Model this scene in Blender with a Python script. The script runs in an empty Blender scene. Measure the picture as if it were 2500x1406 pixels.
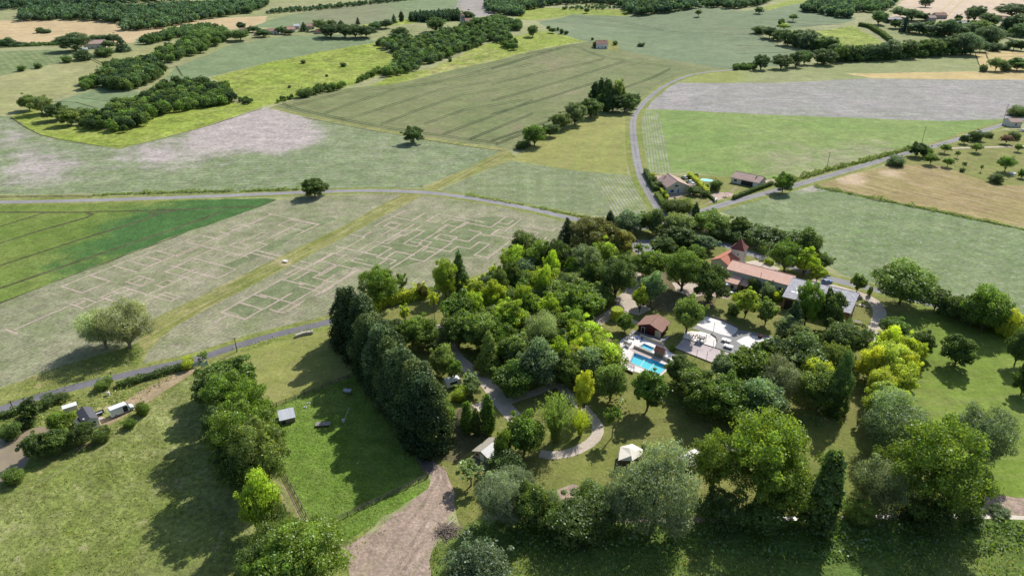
import bpy, math, random
import numpy as np
from mathutils import Vector, Matrix, noise as mnoise
from mathutils.geometry import delaunay_2d_cdt
C = bpy.context.scene.collection
rnd = random.Random(7)
R = math.radians

# ------------------------------------------------------------------ camera
CAM_H, PITCH, F = 110.0, R(26.5), 1666.7
cam_d = bpy.data.cameras.new("camera"); cam_d.lens = 24; cam_d.sensor_width = 36
cam_d.clip_start = 1; cam_d.clip_end = 9000
cam = bpy.data.objects.new("camera", cam_d); C.objects.link(cam)
cam.location = (0, 0, CAM_H); cam.rotation_euler = (math.pi/2 - PITCH, 0, 0)
bpy.context.scene.camera = cam
SP, CP = math.sin(PITCH), math.cos(PITCH)

def flat(x, y, h=0.0):
    u = (x-1250)/F; v = (703-y)/F
    t = (CAM_H-h)/(SP - v*CP)
    return (u*t, (CP+v*SP)*t)
def proj(X, Y, Z):
    Z -= CAM_H
    d = Y*CP - Z*SP; v = Y*SP + Z*CP
    return (1250+F*X/d, 703-F*v/d)

# ------------------------------------------------------------------ terrain
_rid = [flat(*p) for p in ((-150, 190), (150, 160), (450, 128), (800, 104), (1100, 92), (1210, 100))]
def segd(x, y, pts):
    b = 1e9
    for (x0, y0), (x1, y1) in zip(pts, pts[1:]):
        dx, dy = x1-x0, y1-y0
        t = max(0, min(1, ((x-x0)*dx+(y-y0)*dy)/(dx*dx+dy*dy)))
        b = min(b, (x-x0-t*dx)**2+(y-y0-t*dy)**2)
    return b
_b = [(flat(1730, 60), 13, 210), (flat(2350, 60), 10, 260), (flat(1480, 75), -5, 150), (flat(2250, 420), 2.0, 90), (flat(300, 30), 8, 300)]
def hz(x, y):
    z = 15*math.exp(-segd(x, y, _rid)/(150.0**2)) if y > 330 else 0.0
    if y > 250:
        for (bx, by), a, w in _b:
            e = ((x-bx)**2+(y-by)**2)/(w*w)
            if e < 9: z += a*math.exp(-e)
    z += 0.035*max(0, y-900) if y > 900 else 0
    f = max(0, min(1, (y-330)/150))
    return z*f*f*(3-2*f)
def at(px, py, h=0.0):
    u = (px-1250)/F; v = (703-py)/F
    dz = -(SP - v*CP); dy = CP+v*SP
    lo = 20.0; hi = (CAM_H+12)/max(1e-4, -dz) if dz < 0 else 4000.0
    hi = min(hi, 5000.0)
    for _ in range(30):
        t = (lo+hi)/2
        if CAM_H+dz*t - hz(u*t, dy*t) - h > 0: lo = t
        else: hi = t
    return Vector((u*hi, dy*hi, CAM_H+dz*hi-h))
def onground(x, y): return Vector((x, y, hz(x, y)))
def height_for(base, topy):
    lo, hi = 0.2, 45
    for _ in range(24):
        m = (lo+hi)/2
        if proj(base.x, base.y, base.z+m)[1] > topy: lo = m
        else: hi = m
    return lo
def ZT(x0, y0, s): return lambda p: (x0+p[0]/s, y0+p[1]/s)

# ------------------------------------------------------------------ tags
def tag(o, label=None, cat=None, group=None, kind=None):
    if label: o['label'] = label
    if cat: o['category'] = cat
    if group: o['group'] = group
    if kind: o['kind'] = kind
    return o
def empty(name, loc, rz=0):
    o = bpy.data.objects.new(name, None); C.objects.link(o)
    o.location = loc; o.rotation_euler = (0, 0, rz); o.empty_display_size = .5
    return o

# ------------------------------------------------------------------ mesh builder
class MB:
    def __init__(s): s.v = []; s.f = []
    def quad(s, *p):
        n = len(s.v); s.v += [tuple(q) for q in p]; s.f.append(tuple(range(n, n+len(p)))); return s
    def box(s, x0, x1, y0, y1, z0, z1):
        n = len(s.v)
        s.v += [(x, y, z) for z in (z0, z1) for x, y in ((x0, y0), (x1, y0), (x1, y1), (x0, y1))]
        s.f += [tuple(n+i for i in q) for q in ((3, 2, 1, 0), (4, 5, 6, 7), (0, 1, 5, 4), (1, 2, 6, 5), (2, 3, 7, 6), (3, 0, 4, 7))]
        return s
    def prism(s, poly, z0, z1):
        n = len(s.v); k = len(poly)
        s.v += [(p[0], p[1], z0) for p in poly]+[(p[0], p[1], z1) for p in poly]
        s.f.append(tuple(n+i for i in reversed(range(k)))); s.f.append(tuple(n+k+i for i in range(k)))
        for i in range(k):
            j = (i+1) % k; s.f.append((n+i, n+j, n+k+j, n+k+i))
        return s
    def extr(s, poly, d):          # 3-D polygon swept by vector d
        n = len(s.v); k = len(poly)
        s.v += [tuple(p) for p in poly]+[(p[0]+d[0], p[1]+d[1], p[2]+d[2]) for p in poly]
        s.f.append(tuple(n+i for i in reversed(range(k)))); s.f.append(tuple(n+k+i for i in range(k)))
        for i in range(k):
            j = (i+1) % k; s.f.append((n+i, n+j, n+k+j, n+k+i))
        return s
    def tube(s, pts, rad, k=6, cap=True):
        base = len(s.v); pts = [Vector(p) for p in pts]
        for i, p in enumerate(pts):
            d = (pts[min(i+1, len(pts)-1)]-pts[max(i-1, 0)]).normalized()
            a = d.orthogonal().normalized(); b = d.cross(a)
            r = rad[i] if isinstance(rad, (list, tuple)) else rad
            for j in range(k):
                t = 2*math.pi*j/k; s.v.append(tuple(p+a*(r*math.cos(t))+b*(r*math.sin(t))))
        for i in range(len(pts)-1):
            for j in range(k):
                q = (j+1) % k; o = base+i*k
                s.f.append((o+j, o+q, o+k+q, o+k+j))
        if cap:
            s.f.append(tuple(base+j for j in reversed(range(k))))
            s.f.append(tuple(base+(len(pts)-1)*k+j for j in range(k)))
        return s
    def mesh(s, name):
        m = bpy.data.meshes.new(name); m.from_pydata(s.v, [], s.f); m.update(); return m
    def build(s, name, mat, parent=None, loc=(0, 0, 0), rz=0, smooth=False):
        m = s.mesh(name); m.materials.append(mat)
        if smooth: m.polygons.foreach_set('use_smooth', [True]*len(m.polygons))
        o = bpy.data.objects.new(name, m); C.objects.link(o)
        o.location = loc; o.rotation_euler = (0, 0, rz)
        if parent: o.parent = parent
        return o
def inst(o, parent=None, loc=None, rz=None):
    c = o.copy(); C.objects.link(c)
    if parent is not None: c.parent = parent
    if loc is not None: c.location = loc
    if rz is not None: c.rotation_euler = (0, 0, rz)
    return c

# ------------------------------------------------------------------ materials
GK = .86
class NT:
    def __init__(s, name):
        s.m = bpy.data.materials.new(name); s.m.use_nodes = True
        s.t = s.m.node_tree; s.t.nodes.clear()
    def n(s, typ, **kw):
        o = s.t.nodes.new(typ)
        for k, v in kw.items():
            if k.startswith('i_'):
                key = k[2:]
                key = int(key) if key.isdigit() else key
                if isinstance(v, bpy.types.NodeSocket): s.t.links.new(v, o.inputs[key])
                else: o.inputs[key].default_value = v
            else: setattr(o, k, v)
        return o
    def math(s, op, a, b=0.5, clamp=False):
        return s.n('ShaderNodeMath', operation=op, use_clamp=clamp, i_0=a, i_1=b).outputs[0]
    def mix(s, f, a, b, bt='MIX'):
        o = s.t.nodes.new('ShaderNodeMix'); o.data_type = 'RGBA'; o.blend_type = bt
        for i, v in ((0, f), (6, a), (7, b)):
            if isinstance(v, bpy.types.NodeSocket): s.t.links.new(v, o.inputs[i])
            else: o.inputs[i].default_value = v if i == 0 else (tuple(v)+(1,) if len(v) == 3 else v)
        return o.outputs[2]
    def noise(s, vec, scale, detail=3, rough=.6, dist=0):
        o = s.n('ShaderNodeTexNoise', i_Scale=scale, i_Detail=detail, i_Roughness=rough, i_Distortion=dist)
        s.t.links.new(vec, o.inputs['Vector']); return o.outputs['Fac']
    def ramp(s, f, a, b):
        o = s.n('ShaderNodeMapRange', interpolation_type='SMOOTHSTEP', i_0=f, i_1=a, i_2=b); return o.outputs[0]
    def out(s, sh):
        o = s.n('ShaderNodeOutputMaterial'); s.t.links.new(sh, o.inputs[0]); return s.m

def pang(p, q):
    a, b = at(*p), at(*q); return math.degrees(math.atan2(b.y-a.y, b.x-a.x))
def along(t, pos, ang):
    c, s_ = math.cos(R(ang)), math.sin(R(ang))
    o = []
    for v in ((c, s_, 0), (-s_, c, 0)):
        d = t.n('ShaderNodeVectorMath', operation='DOT_PRODUCT', i_0=pos, i_1=v); o.append(d.outputs['Value'])
    return o
def ground(name, A, B, S=None, n1=.012, n2=.12, fine=.9, famt=.35, row=None, streak=None, fleck=None, bump=.5, rough=.95, soilbias=.5, rowdist=.6, patch=.55):
    """A/B large patches, S bare soil shown by rows / mixv attribute / flecks.
       row=(angle_deg, spacing, amount) streak=(angle, spacing, amount)"""
    t = NT(name); pos = t.n('ShaderNodeNewGeometry').outputs['Position']
    p1 = t.ramp(t.noise(pos, n1, 4, .6, .4), .36, .64)
    p2 = t.ramp(t.noise(pos, n2, 4, .65), .3, .7)
    col = t.mix(t.math('ADD', t.math('MULTIPLY', p1, .6), t.math('MULTIPLY', p2, .4)), A, B)
    fi = t.noise(pos, fine, 5, .7)
    S_ = S or tuple(c*1.25 for c in A); w = None
    if streak:
        al, pe = along(t, pos, streak[0])
        cv = t.n('ShaderNodeCombineXYZ', i_0=t.math('MULTIPLY', al, .07/streak[1]), i_1=t.math('MULTIPLY', pe, 1/streak[1]), i_2=0.0).outputs[0]
        sn = t.ramp(t.noise(cv, 1.0, 4, .6), .42, .72)
        col = t.mix(t.math('MULTIPLY', sn, streak[2]), col, S_)
    if row:
        al, pe = along(t, pos, row[0])
        ph = t.math('MULTIPLY', t.math('ADD', pe, t.math('MULTIPLY', t.noise(pos, .5, 2), rowdist)), 2*math.pi/row[1])
        w = t.math('MULTIPLY', t.math('ADD', t.math('SINE', ph), 1.0), .5)
        w = t.math('MULTIPLY', w, t.ramp(t.noise(pos, .09, 4, .7), .25, .75))
        col = t.mix(t.math('MULTIPLY', w, row[2]), col, S_)
    if fleck:
        fl = t.ramp(t.noise(pos, fleck[0], 3, .8), fleck[1], fleck[1]+.12)
        col = t.mix(t.math('MULTIPLY', fl, fleck[2]), col, S_)
    at_ = t.n('ShaderNodeAttribute', attribute_name='mixv').outputs['Fac']
    am = t.ramp(t.math('ADD', at_, t.math('MULTIPLY', t.math('SUBTRACT', t.noise(pos, .06, 5, .75), .5), 1.3)), soilbias-.25, soilbias+.25)
    am = t.math('MULTIPLY', am, t.ramp(at_, .01, .25))
    col = t.mix(am, col, S_)
    k = t.math('ADD', t.math('MULTIPLY', t.math('SUBTRACT', fi, .5), famt*6), 1.0)
    fi2 = t.noise(pos, fine*.23, 3, .6)
    k = t.math('MULTIPLY', k, t.math('ADD', t.math('MULTIPLY', t.math('SUBTRACT', fi2, .5), famt*3), 1.0))
    k = t.math('MULTIPLY', k, t.math('ADD', t.math('MULTIPLY', t.math('SUBTRACT', t.noise(pos, .045, 3, .6), .5), patch), 1.0))
    k = t.math('MULTIPLY', k, t.math('ADD', t.math('MULTIPLY', t.math('SUBTRACT', t.noise(pos, .19, 3, .6), .5), patch), 1.0))
    k = t.math('MULTIPLY', t.math('MAXIMUM', k, .22), GK)
    if w is not None: k = t.math('MULTIPLY', k, t.math('SUBTRACT', 1.06, t.math('MULTIPLY', w, .16)))
    kk = t.n('ShaderNodeCombineXYZ', i_0=k, i_1=k, i_2=k).outputs[0]
    col = t.mix(1.0, col, kk, 'MULTIPLY')
    b = t.n('ShaderNodeBsdfPrincipled', i_Roughness=rough); b.inputs['Specular IOR Level'].default_value = .15
    t.t.links.new(col, b.inputs['Base Color'])
    if bump:
        bm = t.n('ShaderNodeBump', i_Strength=bump, i_Distance=.5, i_Height=fi); t.t.links.new(bm.outputs[0], b.inputs['Normal'])
    return t.out(b.outputs[0])

def solid(name, col, rough=.7, var=.15, scale=1.5, spec=.3, metal=0, bump=0, streakz=False):
    t = NT(name); pos = t.n('ShaderNodeTexCoord').outputs['Object']
    v = pos
    if streakz:
        mp = t.n('ShaderNodeMapping', i_Scale=(4, 4, .3)); t.t.links.new(pos, mp.inputs[0]); v = mp.outputs[0]
    fi = t.noise(v, scale, 4, .65)
    k = t.math('ADD', t.math('MULTIPLY', t.math('SUBTRACT', fi, .5), var*3), 1.0)
    kk = t.n('ShaderNodeCombineXYZ', i_0=k, i_1=k, i_2=k).outputs[0]
    c = t.mix(1.0, tuple(col), kk, 'MULTIPLY')
    b = t.n('ShaderNodeBsdfPrincipled', i_Roughness=rough, i_Metallic=metal); b.inputs['Specular IOR Level'].default_value = spec
    t.t.links.new(c, b.inputs['Base Color'])
    if bump:
        bm = t.n('ShaderNodeBump', i_Strength=bump, i_Distance=.1, i_Height=fi); t.t.links.new(bm.outputs[0], b.inputs['Normal'])
    return t.out(b.outputs[0])

def tiles(name, A, B, pitch=.35, blotch=.5):
    t = NT(name); pos = t.n('ShaderNodeTexCoord').outputs['Object']
    vo = t.n('ShaderNodeTexVoronoi', feature='F1', i_Scale=2.6); t.t.links.new(pos, vo.inputs['Vector'])
    f = t.math('ADD', t.math('MULTIPLY', t.n('ShaderNodeSeparateColor', i_0=vo.outputs['Color']).outputs[0], .55), t.math('MULTIPLY', t.ramp(t.noise(pos, blotch, 4, .7), .3, .7), .45))
    c = t.mix(f, A, B)
    sx = t.n('ShaderNodeSeparateXYZ', i_0=pos)
    w = t.math('MULTIPLY', t.math('ADD', t.math('SINE', t.math('MULTIPLY', sx.outputs[0], 2*math.pi/pitch)), 1), .5)
    c = t.mix(t.math('MULTIPLY', w, .3), c, tuple(x*.5 for x in A))
    b = t.n('ShaderNodeBsdfPrincipled', i_Roughness=.85); b.inputs['Specular IOR Level'].default_value = .2
    t.t.links.new(c, b.inputs['Base Color'])
    return t.out(b.outputs[0])

def planks(name, A, B, pitch=.2, axis=0):
    t = NT(name); pos = t.n('ShaderNodeTexCoord').outputs['Object']
    sx = t.n('ShaderNodeSeparateXYZ', i_0=pos).outputs[axis]
    cell = t.math('FLOOR', t.math('DIVIDE', sx, pitch))
    wn = t.n('ShaderNodeTexWhiteNoise', noise_dimensions='1D'); t.t.links.new(cell, wn.inputs['W'])
    fr = t.math('FRACT', t.math('DIVIDE', sx, pitch))
    gap = t.math('LESS_THAN', fr, .1)
    c = t.mix(wn.outputs['Value'], A, B)
    c = t.mix(t.math('MULTIPLY', t.noise(pos, 3, 3), .5), c, tuple(x*.6 for x in A))
    c = t.mix(gap, c, tuple(x*.3 for x in A))
    b = t.n('ShaderNodeBsdfPrincipled', i_Roughness=.8); t.t.links.new(c, b.inputs['Base Color'])
    return t.out(b.outputs[0])

def leafmat(name, trans=.35, gloss=.05):
    t = NT(name)
    oi = t.n('ShaderNodeObjectInfo')
    lc = t.n('ShaderNodeAttribute', attribute_name='lc').outputs['Color']
    c = t.mix(1.0, oi.outputs['Color'], lc, 'MULTIPLY'); c = t.mix(1.0, c, (1.75, 1.7, 1.5), 'MULTIPLY')
    d = t.n('ShaderNodeBsdfDiffuse', i_0=c)
    tc = t.mix(1.0, c, (1.25, 1.2, .6), 'MULTIPLY')
    tr = t.n('ShaderNodeBsdfTranslucent', i_0=tc)
    m = t.n('ShaderNodeMixShader', i_0=trans, i_1=d.outputs[0], i_2=tr.outputs[0])
    g = t.n('ShaderNodeBsdfGlossy', i_0=(.8, .85, .8, 1), i_1=.45)
    m2 = t.n('ShaderNodeMixShader', i_0=gloss, i_1=m.outputs[0], i_2=g.outputs[0])
    return t.out(m2.outputs[0])

LEAF = leafmat('leaves', .48, .035); NEEDLE = leafmat('needles', .2, .02)
BARK = solid('bark', (.11, .085, .06), .95, .3, 3)
BARKL = solid('pale_bark', (.24, .21, .16), .95, .3, 3)
M = dict(
 white=solid('white_paint', (.78, .78, .75), .5, .06), vanw=solid('van_white', (.8, .81, .82), .25, .02, 1, .5),
 glass=solid('dark_glass', (.02, .025, .03), .08, .05, 1, .6), black=solid('black_rubber', (.02, .02, .02), .8),
 steel=solid('galvanised_steel', (.55, .57, .6), .4, .08, 2, .5), wood=planks('weathered_planks', (.3, .25, .19), (.2, .16, .12), .22),
 woodw=planks('warm_planks', (.36, .2, .1), (.24, .13, .07), .22), greywood=planks('grey_planks', (.36, .33, .31), (.27, .25, .24), .18),
 post=solid('fence_wood', (.17, .145, .12), .9, .25, 3), plaster=solid('cream_plaster', (.6, .54, .43), .9, .12, .8),
 plasterw=solid('pale_plaster', (.62, .6, .55), .9, .14, .7), stone=solid('stone_wall', (.42, .38, .33), .95, .35, 2.5),
 redwall=solid('oxblood_boards', (.1, .02, .02), .8, .15, 3), canvas=solid('cream_canvas', (.8, .74, .62), .9, .05, 1),
 canvasg=solid('drab_canvas', (.42, .38, .3), .9, .08, 1), canvasw=solid('pale_grey_canvas', (.78, .76, .73), .85, .08), tan=solid('tan_canvas', (.45, .36, .24), .9, .1),
 tileo=tiles('orange_tiles', (.78, .46, .34), (.9, .6, .47)), tiler=tiles('red_tiles', (.52, .18, .11), (.6, .26, .17)),
 tileb=tiles('brown_tiles', (.3, .16, .12), (.4, .25, .2)), tilep=tiles('faded_tiles', (.44, .3, .25), (.56, .41, .35)), tiled=tiles('burgundy_tiles', (.19, .07, .06), (.25, .1, .085)),
 tilev=tiles('village_tiles', (.46, .25, .2), (.55, .34, .28), .6),
 fibro=solid('grey_fibre_cement', (.45, .435, .45), .9, .5, 1.1, bump=.3), slate=planks('dark_sheet_roof', (.115, .115, .13), (.1, .1, .115), .45, 1),
 tin=planks('corrugated_tin', (.6, .62, .66), (.5, .53, .58), .3), brown=solid('brown_canvas', (.12, .08, .055), .9, .2), pink=solid('pink_cloth', (.6, .3, .42), .8),
 blue=solid('blue_cloth', (.03, .06, .35), .7), blues=solid('blue_shutter', (.08, .2, .5), .6), carblue=solid('car_blue', (.1, .2, .4), .3), dark=solid('dark_paint', (.03, .03, .035), .6),
 concrete=solid('concrete', (.48, .45, .41), .9, .12, 1.5), cream=solid('cream_panel', (.62, .55, .4), .8, .08), greenp=solid('pale_green_metal', (.35, .45, .36), .6), red=solid('red_paint', (.3, .04, .04), .6),
 dry=solid('dry_branches', (.3, .24, .19), .95, .3, 2), log=solid('pale_logs', (.6, .55, .46), .9, .25, 2), poolt=solid('pool_liner', (.2, .86, .9), .6, .03), poolw=solid('pool_side', (.01, .5, .86), .6, .03), stepw=solid('pool_step', (.8, .95, .92), .6, .03),
)
def watermat(name, col, rough=.05, mixf=.3):
    t = NT(name)
    a = t.n('ShaderNodeBsdfTransparent', i_0=col); g = t.n('ShaderNodeBsdfGlossy', i_1=rough)
    lw = t.n('ShaderNodeFresnel', i_0=1.33)
    m = t.n('ShaderNodeMixShader', i_0=lw.outputs[0], i_1=a.outputs[0], i_2=g.outputs[0]); return t.out(m.outputs[0])
POOLWATER = watermat('pool_water', (.82, .97, .99, 1))
def pondmat():
    t = NT('pond_water'); pos = t.n('ShaderNodeNewGeometry').outputs['Position']
    c = t.mix(t.ramp(t.noise(pos, .15, 3), .3, .7), (.27, .22, .15), (.33, .265, .17))
    b = t.n('ShaderNodeBsdfPrincipled', i_Roughness=.3); t.t.links.new(c, b.inputs['Base Color']); b.inputs['Specular IOR Level'].default_value = .3
    bm = t.n('ShaderNodeBump', i_Strength=.08, i_Distance=.1, i_Height=t.noise(pos, 3, 2)); t.t.links.new(bm.outputs[0], b.inputs['Normal'])
    return t.out(b.outputs[0])
# ================================================================== GROUND: one sheet cut into fields, roads, lawns
G = dict(
 base=ground('dry_grassland', (.31, .34, .14), (.39, .38, .2), (.5, .42, .28), fine=.25, famt=.2),
 gold=ground('ripe_wheat', (.62, .47, .26), (.56, .43, .23), (.7, .54, .33), n1=.008, fine=.2, famt=.1, streak=(-12, 6, .4), bump=.1),
 palewheat=ground('pale_wheat', (.66, .52, .38), (.6, .47, .33), (.72, .58, .44), n1=.006, fine=.2, famt=.1, streak=(60, 8, .3), bump=.1),
 strawc=ground('straw_field', (.6, .46, .2), (.55, .42, .19), (.66, .52, .28), fine=.25, famt=.12, streak=(0, 5, .3), bump=.1),
 barley=ground('barley', (.34, .35, .14), (.41, .4, .19), (.4, .36, .2), n1=.01, fine=.25, famt=.14, streak=(12, 6, .5), bump=.15),
 blue=ground('young_wheat', (.205, .285, .135), (.245, .31, .155), (.26, .27, .15), n1=.008, fine=.25, famt=.14, streak=(15, 7, .5), bump=.15),
 wheat=ground('green_wheat', (.18, .225, .085), (.245, .265, .115), (.3, .26, .15), n1=.011, n2=.04, fine=.3, famt=.16, streak=(pang((800, 290), (1300, 160)), 5, .5), bump=.25),
 wheatf=ground('far_green_wheat', (.19, .26, .135), (.235, .285, .15), (.23, .25, .15), n1=.008, n2=.03, fine=.25, famt=.13, streak=(pang((1500, 110), (1850, 112)), 7, .5), bump=.2),
 meadow=ground('flowering_meadow', (.25, .33, .045), (.34, .385, .085), (.44, .4, .16), n1=.02, n2=.1, fine=.3, famt=.42, fleck=(.12, .56, .5), bump=.6, patch=.8),
 vine=ground('vineyard', (.17, .24, .09), (.22, .28, .11), (.4, .38, .22), fine=.4, famt=.2, row=(pang((20, 135), (60, 175)), 6, .75)),
 mauve=ground('stubble_field', (.4, .35, .32), (.36, .35, .28), (.48, .4, .37), fine=.3, famt=.14, streak=(70, 6, .4), bump=.1),
 olive=ground('mown_meadow', (.27, .31, .12), (.33, .34, .16), (.3, .33, .09), n1=.012, fine=.35, famt=.16, streak=(3, 5, .3), soilbias=.5),
 pinkf=ground('sown_field', (.365, .34, .32), (.3, .31, .25), (.43, .38, .37), n1=.012, n2=.05, fine=.45, famt=.24, streak=(0, 4, .75), fleck=(.14, .6, .4)),
 green=ground('green_crop', (.2, .315, .075), (.26, .33, .1), (.33, .33, .18), n1=.014, n2=.06, fine=.55, famt=.24, streak=(-18, 5, .25)),
 rowsf=ground('row_crop', (.2, .28, .08), (.23, .29, .1), (.47, .43, .37), fine=.5, famt=.22, row=(pang((1592, 290), (1612, 420)), 1.75, .9), rowdist=.1),
 rowsc=ground('row_crop_near', (.2, .26, .085), (.23, .27, .1), (.47, .42, .37), fine=.5, famt=.2, row=(pang((1500, 432), (1560, 520)), 1.7, .95), rowdist=.12),
 tri=ground('ripening_grass', (.28, .31, .08), (.34, .34, .11), (.37, .32, .12), fine=.5, famt=.16, streak=(pang((1460, 400), (1500, 290)), 4, .5), bump=.3),
 potato=ground('sunflower_field', (.175, .25, .095), (.23, .285, .125), (.47, .41, .375), n1=.014, n2=.07, fine=.5, famt=.32, row=(pang((100, 440), (800, 425)), 4.5, .55), rowdist=.8, fleck=(.42, .545, .55)),
 potatoc=ground('young_sunflowers', (.18, .25, .095), (.23, .28, .12), (.46, .4, .36), n1=.02, n2=.08, fine=.8, famt=.28, row=(pang((1150, 470), (1500, 430)), 2.0, .4), fleck=(.42, .54, .6)),
 potatod=ground('sparse_crop', (.165, .24, .09), (.225, .285, .12), (.44, .4, .34), n1=.02, n2=.08, fine=.8, famt=.3, row=(pang((1800, 520), (1960, 470)), 2.4, .3), fleck=(.36, .55, .6)),
 corn=ground('tall_maize', (.15, .235, .04), (.24, .285, .075), (.075, .17, .045), n1=.02, n2=.09, fine=.8, famt=.28, bump=.8),
 corndk=ground('tall_maize_dark', (.075, .165, .045), (.095, .19, .04), (.14, .23, .05), n1=.03, fine=.8, famt=.28, bump=.8),
 maize=ground('maze_crop', (.22, .26, .115), (.305, .3, .175), (.5, .41, .36), n1=.016, n2=.09, fine=.9, famt=.3, row=(pang((420, 800), (700, 650)), 1.7, .6), rowdist=.15, fleck=(.5, .6, .3)),
 mazegreen=ground('maze_crop_lush', (.185, .235, .1), (.205, .245, .115), (.36, .31, .25), n1=.03, n2=.12, fine=.9, famt=.3, row=(pang((420, 800), (700, 650)), 1.7, .45), rowdist=.15),
 path=ground('maze_path_soil', (.56, .43, .36), (.5, .4, .32), (.34, .34, .2), fine=1.0, famt=.2, fleck=(.4, .56, .6), patch=.3),
 strip=ground('grass_track', (.2, .24, .05), (.29, .29, .09), (.52, .44, .24), n1=.03, n2=.12, fine=.8, famt=.25, streak=(pang((500, 740), (700, 640)), 1.6, .7), fleck=(.35, .58, .4)),
 verge=ground('grass_verge', (.2, .26, .05), (.3, .3, .1), (.42, .36, .16), n1=.03, n2=.2, fine=.8, famt=.3, fleck=(.3, .6, .4)),
 bank=ground('field_bank', (.17, .18, .06), (.25, .23, .1), (.24, .16, .12), fine=.6, famt=.5, bump=1),
 rough=ground('rough_grass', (.17, .24, .045), (.3, .29, .1), (.52, .41, .22), n1=.03, n2=.13, fine=.8, famt=.35, fleck=(.16, .55, .6), bump=.8),
 lawn=ground('long_grass', (.195, .25, .048), (.31, .33, .12), (.43, .39, .2), n1=.022, n2=.11, fine=.8, famt=.4, fleck=(.22, .56, .55), bump=1, patch=.7),
 lane=ground('trodden_grass', (.28, .29, .11), (.24, .28, .08), fine=1.1, famt=.3),
 mown=ground('mown_paddock', (.26, .3, .065), (.34, .33, .12), (.36, .31, .13), n1=.03, fine=.9, famt=.2, streak=(pang((600, 960), (800, 880)), 1.2, .4)),
 padd=ground('paddock_grass', (.165, .275, .036), (.23, .31, .07), (.22, .23, .08), n1=.04, n2=.2, fine=1.4, famt=.36, fleck=(.3, .6, .35), bump=1),
 camp=ground('camp_lawn', (.19, .225, .048), (.27, .26, .085), (.4, .31, .19), n1=.03, n2=.15, fine=1.2, famt=.2, fleck=(.15, .62, .5), bump=.5),
 rlawn=ground('wide_lawn', (.18, .27, .035), (.25, .31, .07), (.32, .31, .12), n1=.02, n2=.1, fine=.9, famt=.2, streak=(5, 2.5, .3), bump=.5),
 dirt=ground('purple_dirt', (.44, .32, .255), (.52, .4, .32), (.25, .26, .09), n1=.04, n2=.25, fine=1.3, famt=.3, streak=(65, 1.4, .4), bump=.6, fleck=(.12, .6, .6), patch=.7),
 track=ground('dark_track', (.2, .17, .145), (.25, .205, .18), fine=1.4, famt=.25),
 sandy=ground('sandy_drive', (.47, .35, .22), (.4, .31, .18), (.26, .28, .1), n1=.05, fine=1.2, famt=.25, fleck=(.4, .56, .5)),
 gravel=ground('pale_gravel', (.66, .56, .46), (.58, .49, .4), (.74, .64, .54), n1=.05, fine=2, famt=.14, bump=.2),
 white=ground('white_sand', (1.0, .95, .9), (.94, .88, .82), n1=.1, fine=2, famt=.05, bump=.1),
 road=ground('worn_asphalt', (.3, .29, .29), (.36, .345, .34), (.42, .4, .38), n1=.03, n2=.3, fine=2.5, famt=.1, bump=.1),
 roadwear=ground('worn_road_centre', (.24, .235, .235), (.33, .31, .28), (.26, .27, .16), fine=1.2, famt=.2, fleck=(.12, .6, .5)),
 dirtweed=ground('weedy_dirt', (.3, .27, .14), (.22, .25, .08), (.44, .33, .26), n1=.2, n2=.5, fine=1.3, famt=.35, fleck=(.4, .5, .8)),
 rut=ground('rutted_dirt', (.4, .29, .235), (.36, .285, .21), (.24, .25, .1), fine=1.2, famt=.3, fleck=(.2, .56, .6)),
 roaddk=ground('dark_asphalt', (.19, .185, .2), (.22, .21, .225), n1=.03, n2=.3, fine=2.5, famt=.1, bump=.1),
 tarmac=ground('play_tarmac', (.33, .325, .32), (.38, .37, .355), n1=.08, fine=2, famt=.1, bump=.1),
 court=ground('pink_court', (.68, .58, .55), (.6, .51, .49), n1=.08, fine=1.5, famt=.12, bump=.1),
 deck=ground('pool_paving', (.96, .88, .82), (1.0, .95, .9), n1=.15, fine=2, famt=.06, bump=.05),
 deckw=ground('pool_boards', (.66, .54, .48), (.6, .5, .45), n1=.15, fine=2, famt=.08, streak=(-36, .4, .4), bump=.05),
 tram=ground('crop_wheel_tracks', (.075, .1, .04), (.1, .12, .05), fine=.6, famt=.3),
 trackshade=ground('track_and_edge_shade', (.09, .1, .035), (.12, .1, .06), fine=.8, famt=.4),  # crop tracks, and the painted shadow line of the tall maize
 hay=ground('raked_hay', (.33, .245, .11), (.34, .3, .1), (.6, .46, .3), n1=.02, n2=.1, fine=.6, famt=.2, streak=(pang((2150, 440), (2480, 520)), 2.2, .5)),
 garden=ground('garden_grass', (.22, .25, .06), (.28, .27, .09), (.45, .36, .24), n1=.05, fine=.8, famt=.2, fleck=(.2, .6, .5)),
 pinkgravel=ground('pink_gravel', (.56, .43, .34), (.5, .4, .32), n1=.08, fine=1.2, famt=.14),
 nettle=ground('rank_grass', (.12, .2, .04), (.21, .27, .07), (.22, .24, .08), n1=.04, n2=.2, fine=1.3, famt=.4, fleck=(.25, .58, .4), bump=1),
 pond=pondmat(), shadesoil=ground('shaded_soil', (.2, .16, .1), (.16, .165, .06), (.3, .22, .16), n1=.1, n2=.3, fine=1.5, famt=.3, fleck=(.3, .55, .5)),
)
POLY = []     # (name, mat, world polygon, jitter, blobs)
def area(name, mat, pts, j=.8, blobs=(), T=None, label=None):
    if T: pts = [T(p) for p in pts]
    pts = [(2500+(x-2500)*3 if x > 2500 else (x*2.5 if x < 0 else x), y) for x, y in pts]     # carry on well outside the frame
    w = [at(*p).xy for p in pts]
    POLY.append((name, mat, [w], j, blobs, label))
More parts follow.
